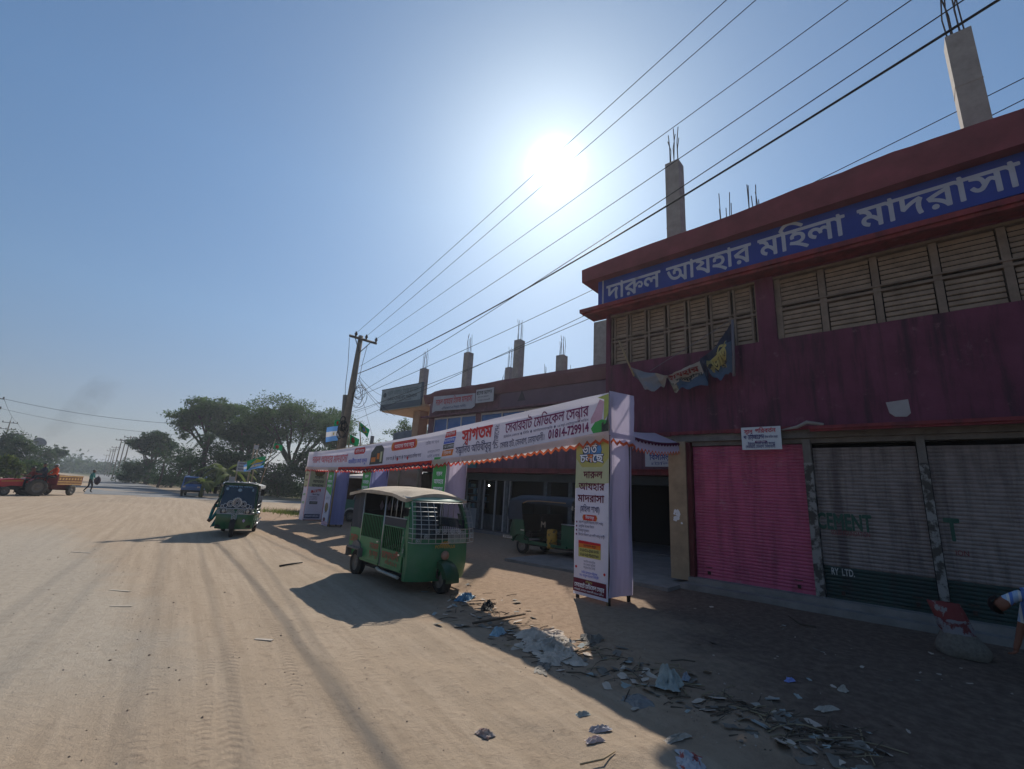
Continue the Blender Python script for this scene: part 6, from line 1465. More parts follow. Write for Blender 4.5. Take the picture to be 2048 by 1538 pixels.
m = MB(); m.prism([(0, 0), (3.4, 0), (3.4, 4.2), (0, 4.2)], lambda u, v, q: Vector((12.3+u, 20.6+v, 2.0+u*.14+q)), 0, .035); part(m, 'awning', tinroof, ST)
part(BX(((15.3, 20.9, 0), (15.35, 24.7, 2.4)), ((13.0, 24.6, 0), (15.4, 24.65, 2.4)), ((13.3, 21.2, 0), (13.5, 24.4, .85))), 'back_wall', wood, ST)
m = MB(); m.sheet(lambda u, v: Vector((13.6+.12*noise.noise(Vector((u*4, v*4, 1))), 20.9+3.5*u, 2.5+.85*v)), 12, 6); part(m, 'tarpaulin', cloth('red_tarp', (.30, .10, .08), .3, .2), ST)
S2 = thing('market_stall', 'stall roofed with sagging tan tarpaulin behind the parked three-wheeler', 'stall', (13.2, 17, 0))
m = MB()
for x, y in ((11.9, 15.7), (12.1, 19.6), (14.3, 15.7), (14.3, 19.6), (12.0, 17.2)): m.tube([(x, y, 0), (x, y, 2.55)], .05, 6)
part(m, 'post', F_pole, S2)
m = MB(); m.smooth = True; m.sheet(lambda u, v: Vector((12.0+.10*noise.noise(Vector((u*3, v*3, 4)))+.04*math.sin(u*22)*(1-v), 15.6+4.1*u, 1.72+.06*math.sin(u*9)*(1-v)+.95*v)), 40, 10); m.sheet(lambda u, v: Vector((12.0+2.5*v, 15.6+4.1*u, 2.67+.2*math.sin(v*2)-.1*math.sin(math.pi*u))), 16, 8); part(m, 'tarpaulin', cloth('tan_tarp', (.36, .27, .21), .3, .15), S2)
part(BX(((14.25, 15.5, 0), (14.3, 19.7, 2.4)), ((12.2, 15.9, 0), (12.6, 19.4, .8))), 'counter', wood, S2)
m = MB(); a, c = PX(788, 866, 13.9), PX(822, 884, 13.9); corr(m, (13.9, a.y, 0), (13.9, c.y, 0), 2.4, (a.z, a.z+.1), 24); part(m, 'upper_panel', mat('blue_grey_tin', (.17, .2, .23), .6, .2, 3, metal=.2), S2)
m = MB(); p = PX(745, 872, 13.5); m.tube([(13.5, p.y, 2.2), (13.5, p.y, p.z)], .1, 6); part(m, 'stub_post', conc, S2)

# ================================================================== torn banner on the maroon wall
TB = thing('torn_banner', 'torn printed banner sagging between two sticks under the louvred window', 'banner', (9.7, 3.5, 5))
cols = [((1262, 735), (1266, 752)), ((1285, 742), (1290, 778)), ((1308, 746), (1320, 783)), ((1328, 750), (1333, 757)), ((1345, 748), (1352, 782)), ((1372, 735), (1380, 776)), ((1395, 722), (1415, 770)), ((1408, 712), (1416, 742)), ((1425, 700), (1442, 762)), ((1445, 672), (1458, 745)), ((1464, 645), (1466, 742))]
def TF(u, v, lf=0.):
    q = min(u, .9999)*(len(cols)-1); i = int(q); f_ = q-i
    a = [cols[i][j][0]*(1-f_)+cols[i+1][j][0]*f_ for j in (0, 1)]; c = [cols[i][j][1]*(1-f_)+cols[i+1][j][1]*f_ for j in (0, 1)]; c[1] += 11*noise.noise(Vector((u*17, 1, 2)))
    p = PX(a[0]*v+a[1]*(1-v), c[0]*v+c[1]*(1-v), 9.78); return p+Vector((.15*noise.noise(Vector((u*9, v*2.5, 3)))+.05*noise.noise(Vector((u*27, v*9, 5)))+.03*math.sin(u*30+v*4)-lf, 0, 0))
m = MB(); m.smooth = True; NU, NV = 60, 10
g_ = [[m.vert(TF(i/NU, j/NV)) for i in range(NU+1)] for j in range(NV+1)]
for j in range(NV):
    for i in range(NU):
        u, v = (i+.5)/NU, (j+.5)/NV+.1*noise.noise(Vector((i*.3, 2, 1)))
        m.cur = (0 if u < .22 else 1) if u < .32 else ((1 if v > .45 else (3 if u > .42 else 2)) if u < .62 else (4 if (u < .72 or v > .72) else (5 if u < .9 and v > .3 else 3)))
        m.face((g_[j][i], g_[j][i+1], g_[j+1][i+1], g_[j+1][i]))
part(m, 'cloth', [cloth('torn_grey', (.24, .25, .27), .15), cloth('torn_cream', (.36, .32, .27), .15), mat('torn_print_brown', (.12, .1, .07), .7, .0, 9, col2=(.3, .27, .2)), cloth('torn_blue', (.07, .11, .17), .1), mat('torn_print_navy', (.025, .03, .055), .7, .3, 6), mat('torn_print_yellow', (.03, .03, .035), .7, .0, 7, col2=(.27, .22, .08), thresh=(.46, .52))], TB)
t = MB(); t.text('আযহার', lambda u, v, l_: TF(u, v, l_), .34, .585, .62, .22, .03, .05); part(t, 'lettering', mat('torn_red', (.22, .03, .02), .6), TB)
t = MB(); t.text('মাদরাসা', lambda u, v, l_: TF(u, v, l_), .42, .60, .42, .12, .03, .05); part(t, 'lettering', P_dark, TB)
t = MB(); t.text('ভিত^', lambda u, v, l_: TF(u, v, l_), .76, .93, .36, .3, .04, .05); part(t, 'lettering', mat('torn_yellow_letter', (.4, .34, .12), .6), TB)
m = MB(); m.tube([PX(1238, 682, 9.95), PX(1268, 752, 9.76)], .022, 6); part(m, 'stick', bamboo, TB)
m = MB(); m.tube([PX(1465, 640, 9.78), PX(1468, 752, 9.78)], .03, 6); m.tube([PX(1462, 640, 9.78), PX(1300, 742, 9.9)], .008, 4); part(m, 'stick', mat('grey_stick', (.16, .15, .17), .6), TB)
# ================================================================== people
SKIN = mat('skin', (.17, .085, .05), .6, .08, 8); HAIR = mat('black_hair', (.01, .008, .008), .5); EYE_M = mat('eye_dark', (.008, .007, .007), .3)
def fingers(J, E, pre, w, d, side, curl=.5, k=1.):
    """palm, four unequal bent fingers and a thumb from wrist w along direction d; side = thumb direction"""
    d = Vector(d).normalized(); side = Vector(side); side = (side-d*side.dot(d)).normalized(); nrm_ = d.cross(side)
    J[pre+'palm'] = (Vector(w)+d*.055*k, .030*k); E.append((pre+'wr', pre+'palm', 'skin'))
    for i, (o, L_) in enumerate(((.024, .066), (.008, .075), (-.008, .070), (-.024, .055))):
        a = Vector(w)+d*.095*k+side*o*k*1.2; b_ = a+(d*.75-nrm_*curl*.7).normalized()*L_*.55*k; c = b_+(d*.4-nrm_*curl*1.4).normalized()*L_*.5*k
        for nm, p, r_ in (('a', a, .0105), ('b', b_, .009), ('c', c, .0075)): J[f'{pre}f{i}{nm}'] = (p, r_*k)
        E += [(pre+'palm', f'{pre}f{i}a', 'skin'), (f'{pre}f{i}a', f'{pre}f{i}b', 'skin'), (f'{pre}f{i}b', f'{pre}f{i}c', 'skin')]
    a = Vector(w)+d*.035*k+side*.035*k; b_ = a+(d*.7+side*.6-nrm_*curl*.5).normalized()*.04*k
    J[pre+'ta'] = (a, .012*k); J[pre+'tb'] = (b_, .009*k); E += [(pre+'palm', pre+'ta', 'skin'), (pre+'ta', pre+'tb', 'skin')]
def person(label, loc, rz, P, shirt, pants, sleeve='short', cap=None, s=1., skinm=None, foot=None):
    o = thing('person', label, 'person', loc, rz); J, E = {}, []
    V = lambda q: Vector(q)*s
    rad = dict(pelvis=.125, waist=.115, chest=.135, neck=.052, head=.088, top=.075, lsh=.062, rsh=.062, lel=.043, rel=.043, lwr=.029, rwr=.029, lhip=.088, rhip=.088, lkn=.060, rkn=.060, lan=.042, ran=.042, ltoe=.030, rtoe=.030)
    for k, r_ in rad.items():
        if k in P: J[k] = (V(P[k]), r_*s)
    up = 'skin' if sleeve == 'none' else 'shirt'; lo = 'shirt' if sleeve == 'long' else 'skin'
    for a, c, t_ in (('pelvis', 'waist', 'shirt'), ('waist', 'chest', 'shirt'), ('chest', 'neck', 'shirt'), ('neck', 'head', 'skin'), ('head', 'top', 'skin'), ('chest', 'lsh', 'shirt'), ('chest', 'rsh', 'shirt'), ('lsh', 'lel', up), ('rsh', 'rel', up), ('lel', 'lwr', lo), ('rel', 'rwr', lo), ('pelvis', 'lhip', 'pants'), ('pelvis', 'rhip', 'pants'), ('lhip', 'lkn', 'pants'), ('rhip', 'rkn', 'pants'), ('lkn', 'lan', 'pants'), ('rkn', 'ran', 'pants'), ('lan', 'ltoe', 'foot'), ('ran', 'rtoe', 'foot')):
        if a in J and c in J: E.append((a, c, t_))
    f_ = Vector(P.get('face', (1, 0, 0))).normalized(); sd_ = Vector((0, 0, 1)).cross(f_).normalized(); up_ = (J['top'][0]-J['head'][0]).normalized()
    hc = J['head'][0]
    J['nose'] = (hc+f_*.098*s-up_*.012*s, .012*s); J['lear'] = (hc+sd_*.085*s-up_*.01*s, .016*s); J['rear'] = (hc-sd_*.085*s-up_*.01*s, .016*s); J['chin'] = (hc+f_*.05*s-up_*.085*s, .035*s)
    E += [('head', 'nose', 'skin'), ('head', 'lear', 'skin'), ('head', 'rear', 'skin'), ('head', 'chin', 'skin')]
    for q in 'lr':
        if q+'wr' in J: d_ = J[q+'wr'][0]-J[q+'el'][0]; fingers(J, E, q, J[q+'wr'][0], d_, Vector(P.get(q+'thumb', (1, 0, .2))), .6, s)
    names = list(J); idx = {k: i for i, k in enumerate(names)}
    me = bpy.data.meshes.new('person_skeleton'); me.from_pydata([J[k][0] for k in names], [(idx[a], idx[c]) for a, c, _ in E], []); tmp = bpy.data.objects.new('person_skeleton', me); COL.objects.link(tmp)
    sk = tmp.modifiers.new('skin', 'SKIN'); sk.use_smooth_shade = True; ss = tmp.modifiers.new('sub', 'SUBSURF'); ss.levels = 1; ss.render_levels = 1
    for i, k in enumerate(names): r_ = J[k][1]; me.skin_vertices[0].data[i].radius = (r_, r_); me.skin_vertices[0].data[i].use_root = (k == 'pelvis')
    bpy.context.view_layer.update(); ev = tmp.evaluated_get(bpy.context.evaluated_depsgraph_get()); nm = bpy.data.meshes.new_from_object(ev); bpy.data.objects.remove(tmp)
    nm.name = 'body'; nm.materials.clear()
    for q in (shirt, pants, skinm or SKIN, foot or skinm or SKIN): nm.materials.append(q)
    mi = {'shirt': 0, 'pants': 1, 'skin': 2, 'foot': 3}; segs = [(J[a][0], J[c][0], mi[t_], max(.02, (J[a][1]+J[c][1])/2)) for a, c, t_ in E]
    for pl in nm.polygons:
        c = pl.center; best = (9, 0)
        for a, b_, k, r_ in segs:
            ab = b_-a; t_ = max(0, min(1, (c-a).dot(ab)/max(1e-9, ab.length_squared))); d_ = (c-(a+ab*t_)).length-r_*.8
            if d_ < best[0]: best = (d_, k)
        pl.material_index = best[1]; pl.use_smooth = True
    b_ = bpy.data.objects.new('body', nm); COL.objects.link(b_); b_.parent = o
    m = MB(); rot = Vector((0, 0, 1)).rotation_difference(up_).to_matrix(); hm = MB(); hm.ell((0, 0, 0), (.108*s, .10*s, .105*s), 14, 8, .12, 3); m.smooth = True
    vs = [rot @ Vector(v) for v in hm.v]; keep_ = lambda p: (p.dot(up_) > .02*s) or (p.dot(f_) < -.015*s and p.dot(up_) > -.07*s)
    m.raw([hc+v+up_*.022*s-f_*.012*s for v in vs], [f for f, in zip(hm.f) if all(keep_(vs[i]) for i in f)]); m.build('hair', cap or HAIR, o)
    m = MB()
    for q in (1, -1): m.ell(hc+f_*.083*s+sd_*q*.034*s+up_*.012*s, (.013*s, .013*s, .010*s), 6, 4)
    m.build('eyes', EYE_M, o)
    m = MB(); m.ell(hc+f_*.088*s-up_*.048*s, (.012*s, .026*s, .007*s), 8, 4); m.build('mouth', mat('lips', (.11, .04, .035), .5), o)
    return o
def sit(lean=0., hand=(.45, .2, .35), hip=.0): # seated on a seat whose top is at z = 0; feet hang down
    return dict(pelvis=(0, 0, .11), waist=(lean*.1, 0, .26), chest=(lean*.3, 0, .46), neck=(lean*.42, 0, .62), head=(lean*.5+.02, 0, .75), top=(lean*.55, 0, .84), lsh=(lean*.36, .17, .55), rsh=(lean*.36, -.17, .55),
        lel=(lean*.3+.14, .24, .33), rel=(lean*.3+.14, -.24, .33), lwr=(hand[0], hand[1], hand[2]), rwr=(hand[0], -hand[1], hand[2]), lhip=(.04, .1, .09), rhip=(.04, -.1, .09), lkn=(.44, .14, .12), rkn=(.44, -.14, .12), lan=(.46, .14, -.30), ran=(.46, -.14, -.30), ltoe=(.6, .15, -.35), rtoe=(.6, -.15, -.35))
C_ = lambda n_, c: mat(n_, c, .85, .15, 6, .1, 25)
trm = TRK.matrix_basis
def onT(x, y, z): return (Matrix.Translation(TRK.location) @ Matrix.Rotation(TRK.rotation_euler.z, 4, 'Z')) @ (Vector((x, y, z))*.68)
person('driver in a dark red shirt steering the tractor', onT(-.05, 0, 1.17), TRK.rotation_euler.z, sit(.25, (.46, .16, .36)), C_('maroon_shirt', (.20, .03, .025)), C_('dark_trousers', (.02, .02, .025)))
person('person in dark clothes seated over the tractor wheel reaching forward', onT(-.42, .62, 1.52), TRK.rotation_euler.z-.1, sit(.2, (.5, .1, .38)), C_('slate_shirt', (.03, .035, .055)), C_('navy_trousers', (.015, .018, .03)), 'long')
person('person in an orange shirt and pale cap seated at the back of the tractor', onT(-.62, .50, 1.52) + Vector((.35, .1, 0)), TRK.rotation_euler.z+.1, sit(.05, (.38, .12, .2)), C_('orange_shirt', (.62, .07, .015)), C_('black_trousers', (.012, .012, .015)), 'long', C_('pale_cap', (.5, .5, .52)))
walk = dict(pelvis=(0, 0, .92), waist=(.01, 0, 1.06), chest=(.03, 0, 1.27), neck=(.05, 0, 1.44), head=(.09, 0, 1.57), top=(.09, 0, 1.66), lsh=(.04, .17, 1.37), rsh=(.04, -.17, 1.37), lel=(.10, .24, 1.12), rel=(-.02, -.23, 1.12), lwr=(.30, .18, 1.0), rwr=(.22, -.18, 1.0), lhip=(0, .09, .88), rhip=(0, -.09, .88), lkn=(.14, .1, .50), rkn=(.0, -.1, .48), lan=(.10, .1, .09), ran=(-.24, -.1, .12), ltoe=(.24, .11, .03), rtoe=(-.10, -.11, .03))
pw = PZ(175, 985)
person('pedestrian in a teal shirt and dark trousers walking past the trailer holding a dark bag', (pw.x, pw.y, gh(pw.x, pw.y)), -.5, walk, C_('teal_shirt', (.03, .20, .17)), C_('dark_trousers', (.02, .018, .02)), 'long', foot=V_black)
bg_ = thing('cloth_bag', 'dark bulging bag carried by the pedestrian by the trailer', 'bag', (pw.x+.36, pw.y-.22, .72)); m = MB(); m.ell((0, 0, .18), (.20, .15, .30), 12, 8, .25, 2); m.tube([(.0, -.1, .42), (0, 0, .56), (0, .1, .42)], .018, 5); m.build('bag', C_('bag_cloth', (.05, .03, .04)), bg_)
def onF(x, y, z): return (Matrix.Translation(FT.location) @ Matrix.Rotation(FT.rotation_euler.z, 4, 'Z')) @ Vector((x, y, z))
person('driver behind the tinted screen of the oncoming three-wheeler', onF(.92, 0, .66), FT.rotation_euler.z, sit(.2, (.55, .2, .36)), C_('dusk_blue_shirt', (.06, .08, .14)), C_('grey_trousers', (.04, .04, .045)))
sp_ = sit(.0, (.2, .2, .1)); sp_.update(rkn=(.18, -.46, .10), ran=(.22, -.52, -.30), rtoe=(.34, -.55, -.36), lkn=(.26, -.26, .12), lan=(.30, -.46, -.32), ltoe=(.42, -.5, -.38), rel=(.05, -.36, .34), rwr=(.18, -.44, .16))
person('passenger in teal and black sitting half out of the oncoming three-wheeler', onF(.2, -.28, .70), FT.rotation_euler.z, sp_, C_('black_top', (.012, .012, .014)), C_('teal_cloth', (.0, .17, .17)), 'long')
m = MB(); m.smooth = True; m.sheet(lambda u, v: Vector((.04*math.sin(u*8)+.2*v, -.05*math.sin(u*5)-.16*v, -.5*v))+Vector((.3*u, -.1*u, 0)), 8, 8)
o = m.build('hanging_cloth', cloth('teal_scarf', (.0, .17, .18), .3)); o.location = onF(.1, -.50, .66); o.rotation_euler.z = FT.rotation_euler.z; tag(o, 'teal cloth hanging from the open side of the oncoming three-wheeler', 'cloth')
gp_ = (Matrix.Translation(GP_.location) @ Matrix.Rotation(GP_.rotation_euler.z, 4, 'Z')) @ Vector((.0, .1, .62))
person('person in a pale grey shirt bending forward on the green pickup bed', gp_, GP_.rotation_euler.z+2.2, sit(.75, (.5, .14, .3)), C_('pale_grey_shirt', (.26, .27, .28)), C_('grey_lungi', (.12, .12, .13)), 'long')
# stooping person at the right edge: back towards the road, one arm reaching down
hp = Vector((7.72, -1.22, 0))
bend = dict(pelvis=(-.02, -.05, .80), waist=(.04, .10, .90), chest=(.08, .36, .93), neck=(.10, .58, .86), head=(.12, .68, .76), top=(.12, .75, .70), lsh=(-.06, .46, .92), rsh=(.24, .44, .90), lel=(-.12, .50, .62), rel=(.28, .52, .62), lwr=(-.14, .46, .34), rwr=(.26, .60, .36), lhip=(-.12, -.06, .76), rhip=(.10, -.06, .76), lkn=(-.20, .12, .42), rkn=(.14, .16, .42), lan=(-.18, -.08, .08), ran=(.12, -.04, .08), ltoe=(-.22, .10, .03), rtoe=(.14, .14, .03), face=(0, .5, -.8), lthumb=(.2, 1, 0))
stripe = bpy.data.materials.new('striped_shirt'); stripe.use_nodes = True
n, l = stripe.node_tree.nodes, stripe.node_tree.links; b = n['Principled BSDF']; b.inputs['Roughness'].default_value = .85
tc = n.new('ShaderNodeTexCoord'); sp = n.new('ShaderNodeSeparateXYZ'); l.new(tc.outputs['Object'], sp.inputs[0])
w1 = n.new('ShaderNodeMath'); w1.operation = 'MULTIPLY'; l.new(sp.outputs[1], w1.inputs[0]); w1.inputs[1].default_value = 11
w2 = n.new('ShaderNodeMath'); w2.operation = 'FRACT'; l.new(w1.outputs[0], w2.inputs[0])
rp = n.new('ShaderNodeValToRGB'); l.new(w2.outputs[0], rp.inputs[0]); rp.color_ramp.interpolation = 'CONSTANT'
rp.color_ramp.elements[0].color = (.33, .46, .62, 1); rp.color_ramp.elements[1].position = .45; rp.color_ramp.elements[1].color = (.10, .2, .5, 1); e_ = rp.color_ramp.elements.new(.75); e_.color = (.62, .64, .62, 1)
l.new(rp.outputs[0], b.inputs['Base Color'])
ps = person('person in a blue and white striped shirt stooping at the right edge', hp, 0, bend, stripe, C_('blue_jeans', (.03, .07, .19)), 'short', None, 1., mat('brown_skin', (.21, .085, .05), .6, .08, 8))

# ================================================================== sack and litter
SK = thing('cement_sack', 'half empty woven sack with red and white upper folds slumped before the dark shutter', 'sack', PZ(1928, 1312))
def sk_ring(k):
    tab = [(0, .24, .20, 0), (.06, .27, .22, .0), (.13, .25, .20, .0), (.20, .20, .17, .01), (.26, .165, .145, .02), (.33, .17, .14, .04), (.42, .165, .12, .06), (.52, .165, .08, .09), (.60, .16, .03, .12), (.61, .15, .015, .125)]
    return tab[k]
m = MB(); m.smooth = True; NR = 20; rr = []
for k in range(10):
    z, a_, b_, sh = sk_ring(k)
    rr.append([m.vert((b_*math.sin(2*math.pi*j/NR)*(1+.18*noise.noise(Vector((j*.9, k*.9, 1)))), a_*math.cos(2*math.pi*j/NR)*(1+.14*noise.noise(Vector((j*.8, k, 5))))+sh, z+.025*noise.noise(Vector((j*.7, k, 9))))) for j in range(NR)])
for k in range(9):
    m.cur = 0 if k < 4 else (1 if k < 6 else 2)
    for j in range(NR): m.face((rr[k][j], rr[k][(j+1) % NR], rr[k+1][(j+1) % NR], rr[k+1][j]))
o = m.build('sack', [mat('woven_sack', (.16, .14, .115), .9, .3, 30, .5, 60), mat('sack_white_print', (.20, .19, .20), .8, .0, 9, col2=(.13, .03, .03), thresh=(.5, .56), bump=.3, bscale=20), mat('sack_red_print', (.17, .03, .028), .8, .0, 8, col2=(.22, .20, .19), thresh=(.58, .62), bump=.3, bscale=20)], SK)

def crumple(name, label, cat, px, py, w_, d_, h_, col, seed, rz=None, rough=.7, n_=18, group=None, flat=False):
    p = PZ(px, py); rnd = random.Random(seed); m = MB()
    def f(u, v):
        e = max(0, 1-abs(2*u-1)**4)*max(0, 1-abs(2*v-1)**4); q = Vector((u*2.2+seed, v*2.2, seed*.37)); q2 = q*2.7
        rg = (1-abs(noise.noise(q)))**3*.7+(1-abs(noise.noise(q2)))**4*.4
        ed = 1+.35*noise.noise(Vector((math.atan2(v-.5, u-.5)*1.3, seed, 1)))
        return Vector(((u-.5)*w_*ed+.1*w_*noise.noise(q2), (v-.5)*d_*ed+.1*d_*noise.noise(q2+Vector((9, 0, 0))), .004+h_*(.08+rg*(.25+.75*e))*(.25+.75*e)))
    m.sheet(f, n_, n_)
    o = m.build(name, col, None, (p.x, p.y, gh(p.x, p.y)), rz if rz is not None else rnd.uniform(0, 6.28)); return tag(o, label, cat, group)
Lw = mat('litter_white', (.40, .345, .285), .8, .25, 9); Lg = mat('litter_grey', (.17, .15, .125), .7, .35, 9); Lb = mat('litter_blue', (.10, .22, .32), .5, .3, 8); Lc = mat('litter_cream', (.50, .41, .33), .8, .25, 7); Lp = mat('litter_pale_green', (.30, .33, .31), .7, .25, 9); Lk = mat('litter_black', (.02, .02, .02), .7); Lr = mat('litter_print', (.38, .38, .40), .6, .0, 14, col2=(.30, .06, .05), thresh=(.55, .58))
crumple('plastic_bag', 'crumpled blue plastic bag beside the front wheel of the parked three-wheeler', 'bag', 930, 1200, .42, .2, .10, Lb, 1, .4)
crumple('plastic_bag', 'small white and blue plastic bag on the sunlit soil left of the rag heap', 'bag', 996, 1267, .22, .12, .09, mat('bag_pale_blue', (.30, .42, .48), .5, .3, 9), 2, .2)
crumple('plastic_bag', 'pale green cup shaped bag standing open in the dark soil', 'bag', 1338, 1382, .24, .20, .17, Lp, 3, .3)
crumple('plastic_sheet', 'square grey plastic sheet with a pink corner lying in the shade', 'sheet', 1278, 1402, .32, .26, .025, mat('sheet_grey_pink', (.17, .17, .165), .5, .0, 2.2, col2=(.28, .20, .21), thresh=(.58, .62)), 4, .9)
crumple('plastic_sheet', 'grey blue plastic sheet bulging at the shadow edge of the rag heap', 'sheet', 1180, 1283, .44, .26, .08, Lg, 5, .2)
crumple('plastic_sheet', 'flat pale grey plastic sheet in the shadow band before the rag heap', 'sheet', 1085, 1340, .34, .13, .02, Lg, 6, .5)
crumple('paper_sheet', 'torn printed paper with red marks at the bottom edge of the view', 'paper', 1380, 1525, .24, .18, .04, Lr, 7, .4)
crumple('paper_sheet', 'pale strip of paper on the dark ground towards the sack', 'paper', 1655, 1420, .24, .07, .03, Lw, 8, -.5)
crumple('wrapper', 'long pale wrapper on the dark soil near the bottom edge', 'wrapper', 1355, 1478, .24, .06, .03, Lw, 9, -.3)
crumple('wrapper', 'silver striped wrapper at the sunlit shadow edge', 'wrapper', 1198, 1464, .20, .06, .035, mat('wrapper_silver', (.36, .34, .36), .35, .4, 20), 10, -.4)
crumple('wrapper', 'oval pale wrapper on the shadow edge left of the silver one', 'wrapper', 1165, 1433, .12, .06, .03, Lp, 11, -.3)
crumple('wrapper', 'small white pink stick like wrapper alone on the sunlit dirt', 'wrapper', 1190, 1490, .15, .05, .03, mat('wrapper_pink', (.48, .38, .36), .6), 12, -.5)
crumple('wrapper', 'crumpled white scrap with brown stain alone on the sunlit dirt', 'wrapper', 970, 1468, .13, .09, .035, mat('scrap_stained', (.40, .34, .30), .7, .0, 12, col2=(.2, .1, .08)), 13)
crumple('wrapper', 'bright blue and white wrapper in the dark soil', 'wrapper', 1580, 1367, .12, .05, .04, mat('wrapper_blue', (.22, .28, .60), .5, .3, 20), 14, -.4)
crumple('wrapper', 'small white scrap on the darker ground at right', 'wrapper', 1687, 1385, .10, .07, .05, Lw, 15)
crumple('can', 'crushed pale can beside the green cup shaped bag', 'can', 1372, 1362, .13, .07, .06, mat('can_grey', (.30, .32, .36), .35, .3, 20), 16, .2)
crumple('rag', 'black rag among the rubbish by the front wheel', 'rag', 975, 1218, .34, .16, .10, Lk, 17, .6)
for k, (px, py, w_, h_, c) in enumerate(((1082, 1272, .66, .075, Lc), (1112, 1290, .55, .08, Lw), (1068, 1288, .6, .05, Lc), (1125, 1308, .5, .06, Lc), (1095, 1318, .42, .045, Lc), (1148, 1322, .36, .05, Lc))):
    crumple('rag', ['largest cream rag on top of the sunlit rag heap', 'whitest rag on the sunlit rag heap', 'long cream rag at the left of the rag heap', 'cream rag at the front of the rag heap', 'cream rag at the near foot of the rag heap', 'cream rag at the shaded edge of the rag heap'][k], 'rag', px, py, w_, w_*.55, h_, c, 20+k, .3*k-.4, .8, 26)
stk = [('stick', 'dark curved stick on the sunlit road', 582, 1131, .55, .3, Lk, .018), ('stick', 'bent twig standing on the dark ground before the green shutter', 1605, 1254, .42, 2.4, wood, .012), ('stick', 'long dark stick in the rubbish by the three-wheeler', 1000, 1243, .9, -.15, wood, .016), ('stick', 'thin straw on the sunlit dirt near the bottom', 1196, 1525, .3, -.3, F_pole, .006), ('plank', 'upper of two pale wood slats lying on the road at left', 240, 1180, .38, -.9, mat('pale_slat', (.42, .36, .28), .7), .022), ('plank', 'lower of two pale wood slats lying on the road at left', 243, 1212, .30, -.6, mat('pale_slat2', (.40, .34, .27), .7), .022), ('plank', 'white stick lying alone mid road', 528, 1279, .24, -.9, Lw, .014), ('plank', 'white plastic strip far up the road at left', 163, 1105, .5, -.8, Lw, .02)]
for nm, lab, px, py, L_, a, c, r_ in stk:
    p = PZ(px, py); d_ = Vector((math.cos(a), math.sin(a), 0)); m = MB(); m.box((0, 0, 0), (L_*.8, .045, .006), Matrix.Rotation(a, 3, 'Z')) if nm == 'plank' else m.tube([d_*-L_/2+Vector((0, 0, .0)), Vector((d_.y*.05, -d_.x*.05, .02)), d_*L_/2+Vector((0, 0, .01 if 'twig' not in lab else .14))], [r_, r_*1.1, r_*.7], 5); o = m.build(nm, c, None, (p.x, p.y, gh(p.x, p.y)+(r_*.7 if nm != 'plank' else .006))); tag(o, lab, 'stick')
rnd = random.Random(21); pool = [Lw, Lg, Lc, Lp, Lg, Lc]; path = [(905, 1195), (985, 1235), (1075, 1290), (1200, 1330), (1300, 1360), (1430, 1420), (1560, 1460), (1640, 1486), (1730, 1520)]
meshes = []
for k in range(10):
    m = MB(); s_ = rnd.uniform(.04, .085); m.sheet(lambda u, v: Vector(((u-.5)*s_*rnd.uniform(.9, 1.6), (v-.5)*s_*rnd.uniform(.6, 1), .008+abs(noise.noise(Vector((u*3+k, v*3, k))))*s_*.5)), 3, 3); o = m.build('paper_scrap', pool[k % 6]); meshes.append(o.data); bpy.data.objects.remove(o)
for k in range(270):
    t_ = rnd.random()**1.4; q = t_*(len(path)-1-1e-6); i = int(q); f_ = q-i; px = path[i][0]*(1-f_)+path[i+1][0]*f_; py = path[i][1]*(1-f_)+path[i+1][1]*f_
    p = PZ(px+rnd.gauss(0, 45), py+rnd.gauss(0, 20)) if k < 200 else Vector((rnd.uniform(4.2, 8.5), rnd.uniform(-1.2, 3.2), 0))
    sc_ = bpy.data.objects.new('paper_scrap', rnd.choice(meshes)); COL.objects.link(sc_); sc_.location = (p.x, p.y, gh(p.x, p.y)+.002); sc_.rotation_euler = (rnd.gauss(0, .2), rnd.gauss(0, .2), rnd.uniform(0, 6.28)); f2 = rnd.uniform(.5, 1.6)*(1 if k < 200 else .5); sc_.scale = (f2, f2, f2)
    tag(sc_, 'small torn scrap of paper or plastic lying in the litter strip', 'litter', 'scraps scattered along the litter strip')
pb = MB(); rnd = random.Random(22)
for k in range(1300):
    if k < 500: a, r_ = rnd.uniform(.05, 1.9), rnd.uniform(2.0, 16)**1.0; x, y = r_*math.sin(a), r_*math.cos(a)
    elif k < 1050: q = rnd.random()*(len(path)-1-1e-6); i = int(q); f_ = q-i; p = PZ(path[i][0]*(1-f_)+path[i+1][0]*f_+rnd.gauss(0, 40), path[i][1]*(1-f_)+path[i+1][1]*f_+rnd.gauss(0, 25)); x, y = p.x, p.y
    else: x, y = rnd.gauss(1.4, .8), rnd.uniform(3, 14)
    s_ = rnd.uniform(.003, .011)*(1.6 if rnd.random() < .08 else 1); pb.cur = rnd.choice((0, 0, 1, 2)); z = gh(x, y)
    pb.raw([(x+s_*dx*rnd.uniform(.7, 1.3), y+s_*dy*rnd.uniform(.7, 1.3), z+s_*dz) for dx, dy, dz in ((1, 0, .1), (0, 1, .1), (-1, 0, .1), (0, -1, .1), (0, 0, .9))], [(0, 1, 4), (1, 2, 4), (2, 3, 4), (3, 0, 4)])
tag(pb.build('pebbles', [mat('pebble_tan', (.22, .16, .12), .9), mat('pebble_dark', (.07, .055, .05), .9), mat('pebble_pale', (.36, .30, .25), .9)]), kind='stuff')
tw = MB(); rnd = random.Random(23)
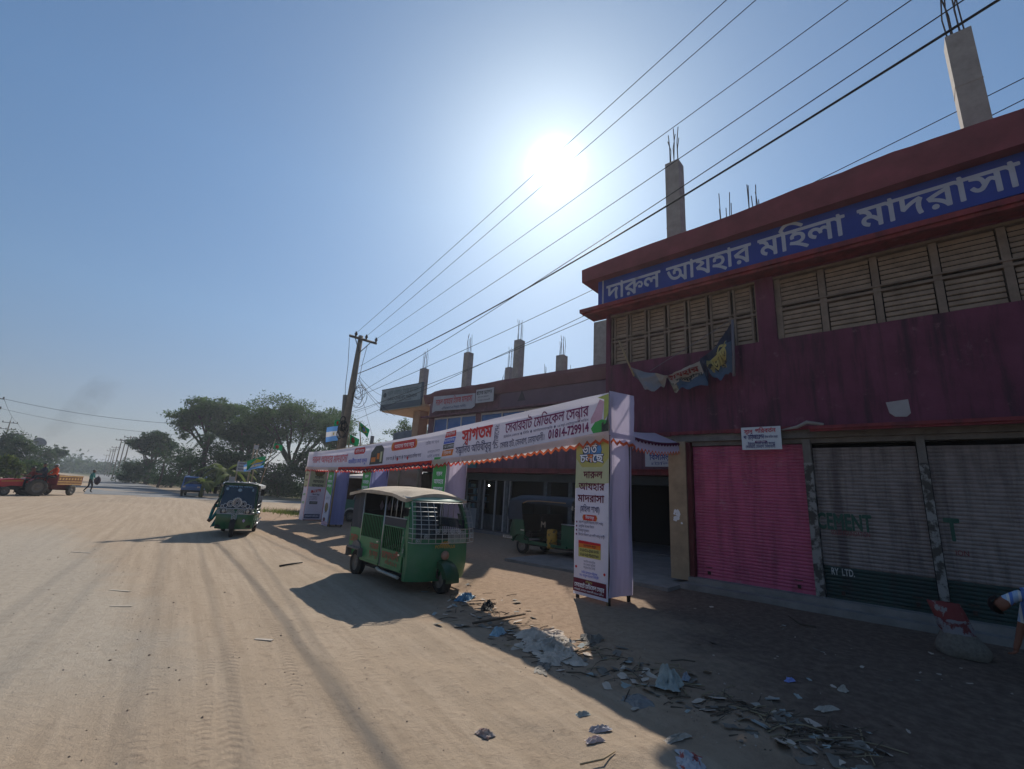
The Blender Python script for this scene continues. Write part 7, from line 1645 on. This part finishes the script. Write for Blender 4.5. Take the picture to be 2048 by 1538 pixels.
for k in range(260):
    q = rnd.random()*(len(path)-1-1e-6); i = int(q); f_ = q-i; p = PZ(path[i][0]*(1-f_)+path[i+1][0]*f_+rnd.gauss(0, 30), path[i][1]*(1-f_)+path[i+1][1]*f_+rnd.gauss(0, 18)); a = rnd.gauss(-.4, .6); L_ = rnd.uniform(.06, .3); d_ = Vector((math.cos(a), math.sin(a), 0)); p.z = gh(p.x, p.y)+.006; tw.cur = rnd.choice((0, 1, 0))
    tw.tube([p, p+d_*L_*.5+Vector((0, 0, rnd.uniform(0, .02))), p+d_*L_+Vector((0, 0, rnd.uniform(-.004, .02)))], rnd.uniform(.002, .007), 4)
tag(tw.build('twig_litter', [wood, F_pole]), kind='stuff')

# ================================================================== smoke and hazy air
def volmat(name, col, dens, aniso=0., absorb=None, nscale=None):
    m = bpy.data.materials.new(name); m.use_nodes = True; n, l = m.node_tree.nodes, m.node_tree.links; n.remove(n['Principled BSDF']); v = n.new('ShaderNodeVolumePrincipled')
    v.inputs['Color'].default_value = (*col, 1); v.inputs['Density'].default_value = dens; v.inputs['Anisotropy'].default_value = aniso
    if nscale:
        tc = n.new('ShaderNodeTexCoord'); t = n.new('ShaderNodeTexNoise'); t.inputs['Scale'].default_value = nscale; t.inputs['Detail'].default_value = 4; l.new(tc.outputs['Object'], t.inputs['Vector'])
        r_ = n.new('ShaderNodeMapRange'); r_.inputs[1].default_value = .42; r_.inputs[2].default_value = .68; r_.inputs[4].default_value = dens; l.new(t.outputs[0], r_.inputs[0]); l.new(r_.outputs[0], v.inputs['Density'])
    l.new(v.outputs[0], n['Material Output'].inputs['Volume']); return m
m = MB(); c0 = PY(80, 884, 190); c1 = PY(215, 772, 215)
pts = [c0+(c1-c0)*(k/8)+Vector((noise.noise(Vector((k, 0, 1)))*5, 0, noise.noise(Vector((k, 3, 1)))*4)) for k in range(9)]
m.tube([p-c0 for p in pts], [1.6, 2.2, 2.8, 3.4, 4.0, 4.6, 5.2, 5.6, 5], 14); o = m.build('smoke', volmat('dark_smoke', (.16, .16, .17), .034, 0, None, .16)); o.location = c0; tag(o, kind='stuff')
hz = MB(); hz.box((0, 700, 12.5), (1500, 2200, 27)); tag(hz.build('haze', volmat('hazy_air', (.80, .86, .95), HAZE_D, .45)), kind='stuff')
